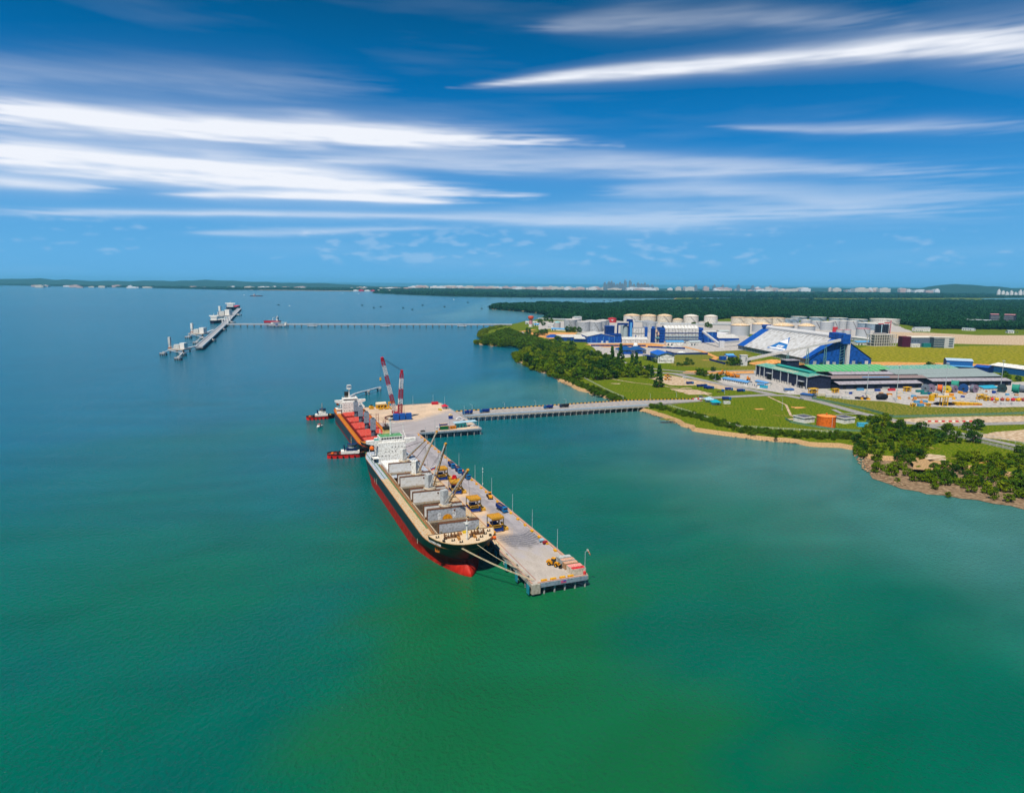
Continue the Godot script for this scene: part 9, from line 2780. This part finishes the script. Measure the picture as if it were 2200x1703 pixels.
func make_trees() -> void:
	var r := RandomNumberGenerator.new()
	r.seed = 2024
	var man := veg("mangrove_leaf", 0.100, 0.165, 0.004)
	var shore := veg("shore_leaf", 0.056, 0.118, 0.007)
	var deepg := veg("dark_leaf", 0.026, 0.070, 0.008)
	var lime := veg("bright_leaf", 0.155, 0.205, 0.006)
	var mix := [man, shore, man, deepg, shore, lime, man]
	var cas := veg("casuarina_leaf", 0.034, 0.092, 0.014)
	var forest := veg("forest_leaf", 0.012, 0.056, 0.022)
	var round_ := crown_set("mangrove", 6, 3.4, 2.5, 26, 26, 0.42)
	var loose := crown_set("shore", 6, 4.0, 3.2, 28, 26, 0.5)
	var cone := crown_set("cone", 4, 3.4, 6.0, 80, 22, 0.45, "cone")
	# mangroves on the muddy near shore
	var mp := scatter(xz([242,-469, 259,-507, 278,-534, 315,-591, 340,-611, 331,-560, 325,-525, 310,-494, 294,-474, 273,-440, 272,-452, 266,-460, 251,-459]), 110, 2.9, r)
	for i in mp.size():
		make_tree("mangrove_tree", "round-crowned mangrove tree in the dense clump by the small beach", "mangroves in the dense clump", V3(mp[i].x, LAND - 0.3 if Geometry2D.is_point_in_polygon(mp[i], land_inner) else 0.3, mp[i].y), round_, mix[r.randi() % 7], r.randf_range(0.55, 1.15), 3.0, r)
	var mq := scatter(xz([267,-429, 317,-474, 332,-462, 373,-487, 389,-465, 312,-369, 294,-380, 288,-391, 274,-398, 260,-412, 258,-429]), 170, 2.8, r)
	for i in mq.size():
		make_tree("mangrove_tree", "round-crowned mangrove tree in the wide stand at the lower right", "mangroves in the lower right stand", V3(mq[i].x, LAND - 0.3 if Geometry2D.is_point_in_polygon(mq[i], land_inner) else 0.3, mq[i].y), round_, mix[r.randi() % 7], r.randf_range(0.5, 1.1), 2.8, r)
	var lone := [V3(238.2, 0.3, -433.2), V3(247.2, 0.3, -438.0), V3(244.7, 0.3, -427.9), V3(256.3, 0.3, -445.2), V3(260.1, 0.3, -442.9), V3(254.5, 0.3, -427.1), V3(252.5, 0.3, -415.4), V3(256.6, 0.3, -415.5), V3(268.7, 0.3, -438.6), V3(260.1, 0.3, -411.6), V3(255.2, 0.3, -398.7), V3(260.8, 0.3, -406.6), V3(275.3, 0.3, -412.0), V3(272.7, 0.3, -392.6), V3(275.0, 0.3, -407.0), V3(277.0, 0.3, -379.4), V3(282.4, 0.3, -375.2), V3(295.2, 0.3, -381.6), V3(255.1, 0.3, -467.2), V3(251.7, 0.3, -458.3), V3(280.1, 0.3, -390.1), V3(273.4, 0.3, -419.1)]
	for i in lone.size():
		make_tree("mangrove_tree", "lone mangrove bush on the tidal mud at the water's edge", "lone mangroves on the mud", lone[i] * V3(1, 0, 1) + V3(0, 0.3, 0), round_, man, r.randf_range(0.7, 1.1), 2.6, r)
	for p in [V3(239.9, 0.0, -413.0), V3(252.7, 0.0, -382.3), V3(21.4, 0.0, -994.2)]:
		make_tree("mangrove_tree", "tiny mangrove standing in the open water", "mangroves standing in open water", p, round_, man, 0.55, 3.0, r)
	# wooded belt of the middle shore
	var sp := scatter(xz([-65,-1354, -41,-1552, -11,-1708, 22,-1531, 80,-1296, 123,-1152, 158,-1013, 184,-913, 169,-866, 136,-864, 109,-841, 76,-847, 57,-886, 34,-954, 11,-1065, 34,-1218, 17,-1290, -18,-1307]), 520, 7.0, r)
	var order := Array(sp)
	order.sort_custom(func(a, b): return a.y > b.y)
	var rest := PackedVector2Array()
	for i in order.size():
		var p: Vector2 = order[i]
		if i < 280:
			make_tree("shore_tree", "leafy tree in the wooded belt along the middle shore", "trees of the middle shore belt", V3(p.x, LAND - 0.3, p.y), loose, mix[(i / 3 + r.randi() % 3) % 7], r.randf_range(0.7, 1.9), 4.2, r)
		else:
			rest.append(p)
	rest.append_array(scatter(xz([-65,-1354, -41,-1552, -11,-1708, 22,-1531, 80,-1296, 40,-1194, -18,-1307]), 160, 8.0, r))
	bush_mass("coastal_wood", "dense green coastal wood on the headland by the pipe trestle", rest, loose, shore, 1.3, 2.0, LAND + 4.5, r)
	var edge := PackedVector2Array()
	var line := xz([57,-881, 41,-937, 33,-962, 8,-1072, 3,-1142, 32,-1249, 17,-1343, -23,-1330, -74,-1377, -51,-1471, -76,-1574, -77,-1745, -34,-1920])
	for i in line.size() - 1:
		for j in int(line[i].distance_to(line[i + 1]) * 0.55):
			edge.append(line[i].lerp(line[i + 1], r.randf()) + V2(r.randf_range(-3, 14), r.randfn() * 7.0))
	bush_mass("coastal_mangrove", "fringe of bright green mangrove along the middle shore", edge, round_, man, 0.9, 1.7, 3.4, r)
	# dark casuarinas
	var cp := [V3(144.9, 3.0, -991.5), V3(160.5, 3.0, -1012.5), V3(116.8, 3.0, -866.0), V3(122.8, 3.0, -879.6), V3(148.6, 3.0, -886.3), V3(167.1, 3.0, -920.0), V3(163.2, 3.0, -931.2), V3(169.8, 3.0, -903.6), V3(176.4, 3.0, -890.1), V3(177.8, 3.0, -865.5), V3(170.1, 3.0, -786.7), V3(104.6, 3.0, -888.9), V3(98.9, 3.0, -881.3), V3(144.1, 3.0, -930.0), V3(116.4, 3.0, -916.9)]
	for i in cp.size():
		make_tree("casuarina_tree", "lone dark conical tree on the meadow beside the lorry park" if i == 10 else "tall dark feathery tree at the edge of the shore meadow", "" if i == 10 else "dark feathery trees by the meadow", cp[i], cone, cas, [2.1, 2.1, 2.0, 1.8, 1.4, 1.9, 1.7, 1.4, 1.2, 1.3, 2.0, 1.2, 1.2, 1.6, 1.5][i], 6.6, r)
	# planted and self-sown trees inland
	var ip := [V3(244.2, 3.0, -1003.1), V3(249.3, 3.0, -1003.5), V3(256.4, 3.0, -1009.3), V3(262.9, 3.0, -1015.1), V3(268.7, 3.0, -1015.5), V3(272.9, 3.0, -1065.4), V3(274.5, 3.0, -1050.8), V3(218.1, 3.0, -1041.1), V3(197.1, 3.0, -1122.9), V3(252.9, 3.0, -860.3), V3(256.5, 3.0, -849.6), V3(250.5, 3.0, -884.5), V3(247.4, 3.0, -902.1), V3(249.0, 3.0, -896.2), V3(277.8, 3.0, -941.7), V3(332.2, 3.0, -525.6), V3(331.6, 3.0, -518.9), V3(339.5, 3.0, -512.7), V3(352.6, 3.0, -511.8), V3(378.7, 3.0, -559.3), V3(388.5, 3.0, -561.2), V3(602.5, 3.0, -974.5), V3(599.5, 3.0, -981.7), V3(628.7, 3.0, -864.8), V3(643.9, 3.0, -865.7), V3(352.3, 3.0, -542.6), V3(333.1, 3.0, -546.7), V3(330.6, 3.0, -551.5), V3(647.5, 3.0, -896.0), V3(525.5, 3.0, -2000.6), V3(549.4, 3.0, -1944.2), V3(547.0, 3.0, -1906.2), V3(323.8, 3.0, -1012.2), V3(330.6, 3.0, -1012.6), V3(336.4, 3.0, -1013.0), V3(345.7, 3.0, -1019.1), V3(88.1, 3.0, -1964.0), V3(82.5, 3.0, -2069.7), V3(106.3, 3.0, -2191.7), V3(117.3, 3.0, -2097.2), V3(36.3, 3.0, -1595.3), V3(51.6, 3.0, -1520.1), V3(73.5, 3.0, -1585.9), V3(65.8, 3.0, -1591.8), V3(138.0, 3.0, -1691.6), V3(151.8, 3.0, -1693.2), V3(164.5, 3.0, -1694.6), V3(88.2, 3.0, -1340.5), V3(108.8, 3.0, -1249.3)]
	for i in ip.size():
		make_tree("roadside_tree", "small green tree dotted about the works and roads", "trees dotted about the works", ip[i], loose, shore if i % 2 else cas, (0.75 if i < 9 else 1.15) * r.randf_range(0.8, 1.2) * (1.6 if i > 28 else 1.0), 3.6, r)
	# shrub strips along the beaches
	var hedge := PackedVector2Array()
	for l in [xz([131,-662, 147,-647, 161,-615, 175,-587, 188,-555, 210,-541, 237,-534, 268,-530]), xz([57,-886, 76,-819, 95,-748, 112,-693]), xz([189,-544, 220,-528, 247,-522, 267,-526]), xz([317,-604, 327,-555, 326,-505])]:
		for i in l.size() - 1:
			var n := int(l[i].distance_to(l[i + 1]) * 1.0)
			for j in n:
				hedge.append(l[i].lerp(l[i + 1], r.randf()) + V2(r.randfn() * 3.2, r.randfn() * 5.0))
	bush_mass("shore_shrubs", "strip of dense green shrubs between the beach and the meadows", hedge, round_, shore, 0.25, 0.95, LAND + 0.9, r)
	# stones along the water's edge
	var rk := mb()
	rk.lathe(Vector3.ZERO, [[0.0, -0.5], [0.8, -0.2], [1.0, 0.2], [0.55, 0.6], [0, 0.7]], 6)
	var rp := PackedVector2Array()
	for l in [xz([125,-648, 133,-622, 143,-589, 155,-560, 167,-548, 183,-537, 197,-526, 213,-518, 227,-509]), xz([54,-881, 64,-819, 88,-750, 110,-697]), xz([245,-473, 235,-441, 233,-421, 236,-402])]:
		for i in l.size() - 1:
			for j in int(l[i].distance_to(l[i + 1]) * 2.2):
				rp.append(l[i].lerp(l[i + 1], r.randf()) + V2(r.randf_range(-1.0, 6.0), r.randf_range(-6.0, 1.0)))
	var rm := mat("shore_stone", lin(0.26, 0.19, 0.13), 0.9)
	rm.vertex_color_use_as_albedo = true
	bush_mass("shore_rocks", "scatter of brown stones along the water's edge", rp, [rk.mesh()], rm, 0.25, 0.9, 0.5, r)
	# the great forest behind the works, and woods across the water
	var fcrown := crown_set("forest", 5, 9.0, 5.5, 20, 16, 1.9)
	var fp := PackedVector2Array()
	var poly := xz([164,-2596, 107,-2314, 287,-2252, 603,-2242, 767,-2480, 1032,-2557, 1276,-2368, 1216,-2097, 1118,-1820, 1189,-1759, 1379,-1700, 1897,-1754, 6330,-5899, 4886,-6074, 3992,-5957, 2231,-5554, 1932,-5776, 1188,-5079, 729,-4458, 512,-3838, 273,-4129, -98,-3688, -102,-3271, 38,-3018])
	while fp.size() < 24000:
		var inv := r.randf_range(1.0 / 7600.0, 1.0 / 1950.0)
		var z := -1.0 / inv
		var p := V2(r.randf_range(-0.08, 0.95) * -z, z)
		if Geometry2D.is_point_in_polygon(p, poly):
			fp.append(p)
	bush_mass("forest_canopy", "great dark green forest stretching behind the tank farm", fp, fcrown, forest, 0.8, 1.5, LAND + 7.0, r, 0.00035)
	var wp := PackedVector2Array()
	while wp.size() < 9000:
		var z := -1.0 / r.randf_range(1.0 / 12000.0, 1.0 / 5700.0)
		wp.append(V2(r.randf_range(-0.21, 0.8) * -z, z))
	var w2 := PackedVector2Array()
	var pen := xz([1594,-6448, 1175,-6289, 626,-6285, -7,-6246, -624,-6564, -1068,-7183, -1641,-8107, -1684,-9240, -760,-11136, 4261,-15971, 12839,-14760, 7779,-8935, 2666,-6639])
	for p in wp:
		if Geometry2D.is_point_in_polygon(p, pen):
			w2.append(p)
	bush_mass("forest_canopy", "dark wooded peninsula across the inlet", w2, fcrown, forest, 1.2, 2.2, LAND + 8.0, r, 0.00025)
	var w3 := PackedVector2Array()
	for i in 5200:
		var u := r.randf()
		var z := -lerpf(10300, 12800, u)
		var px := r.randf_range(-200, 1100)
		if (px > 430 and px < 560 and r.randf() < 0.6):
			continue
		z = minf(z, -lerpf(15500, 10200, clampf(px / 500.0, 0, 1)) - 60.0)
		w3.append(V2((px - 1100.0) / 1475.0 * -z, z))
	bush_mass("forest_canopy", "thin dark line of woods on the far left shore", w3, fcrown, forest, 1.4, 2.6, LAND + 6.0, r, 0.00022)

func _ready() -> void:
	rng.seed = 7
	light_and_camera()
	make_water()
	make_land()
	make_quay()
	make_quay_things()
	make_mobile_crane()
	make_black_carrier()
	make_red_carrier()
	make_harbour_craft()
	make_far_jetty()
	make_city()
	make_sugar_store()
	make_factory()
	make_tank_farm()
	make_warehouses()
	make_yard()
	make_trees()
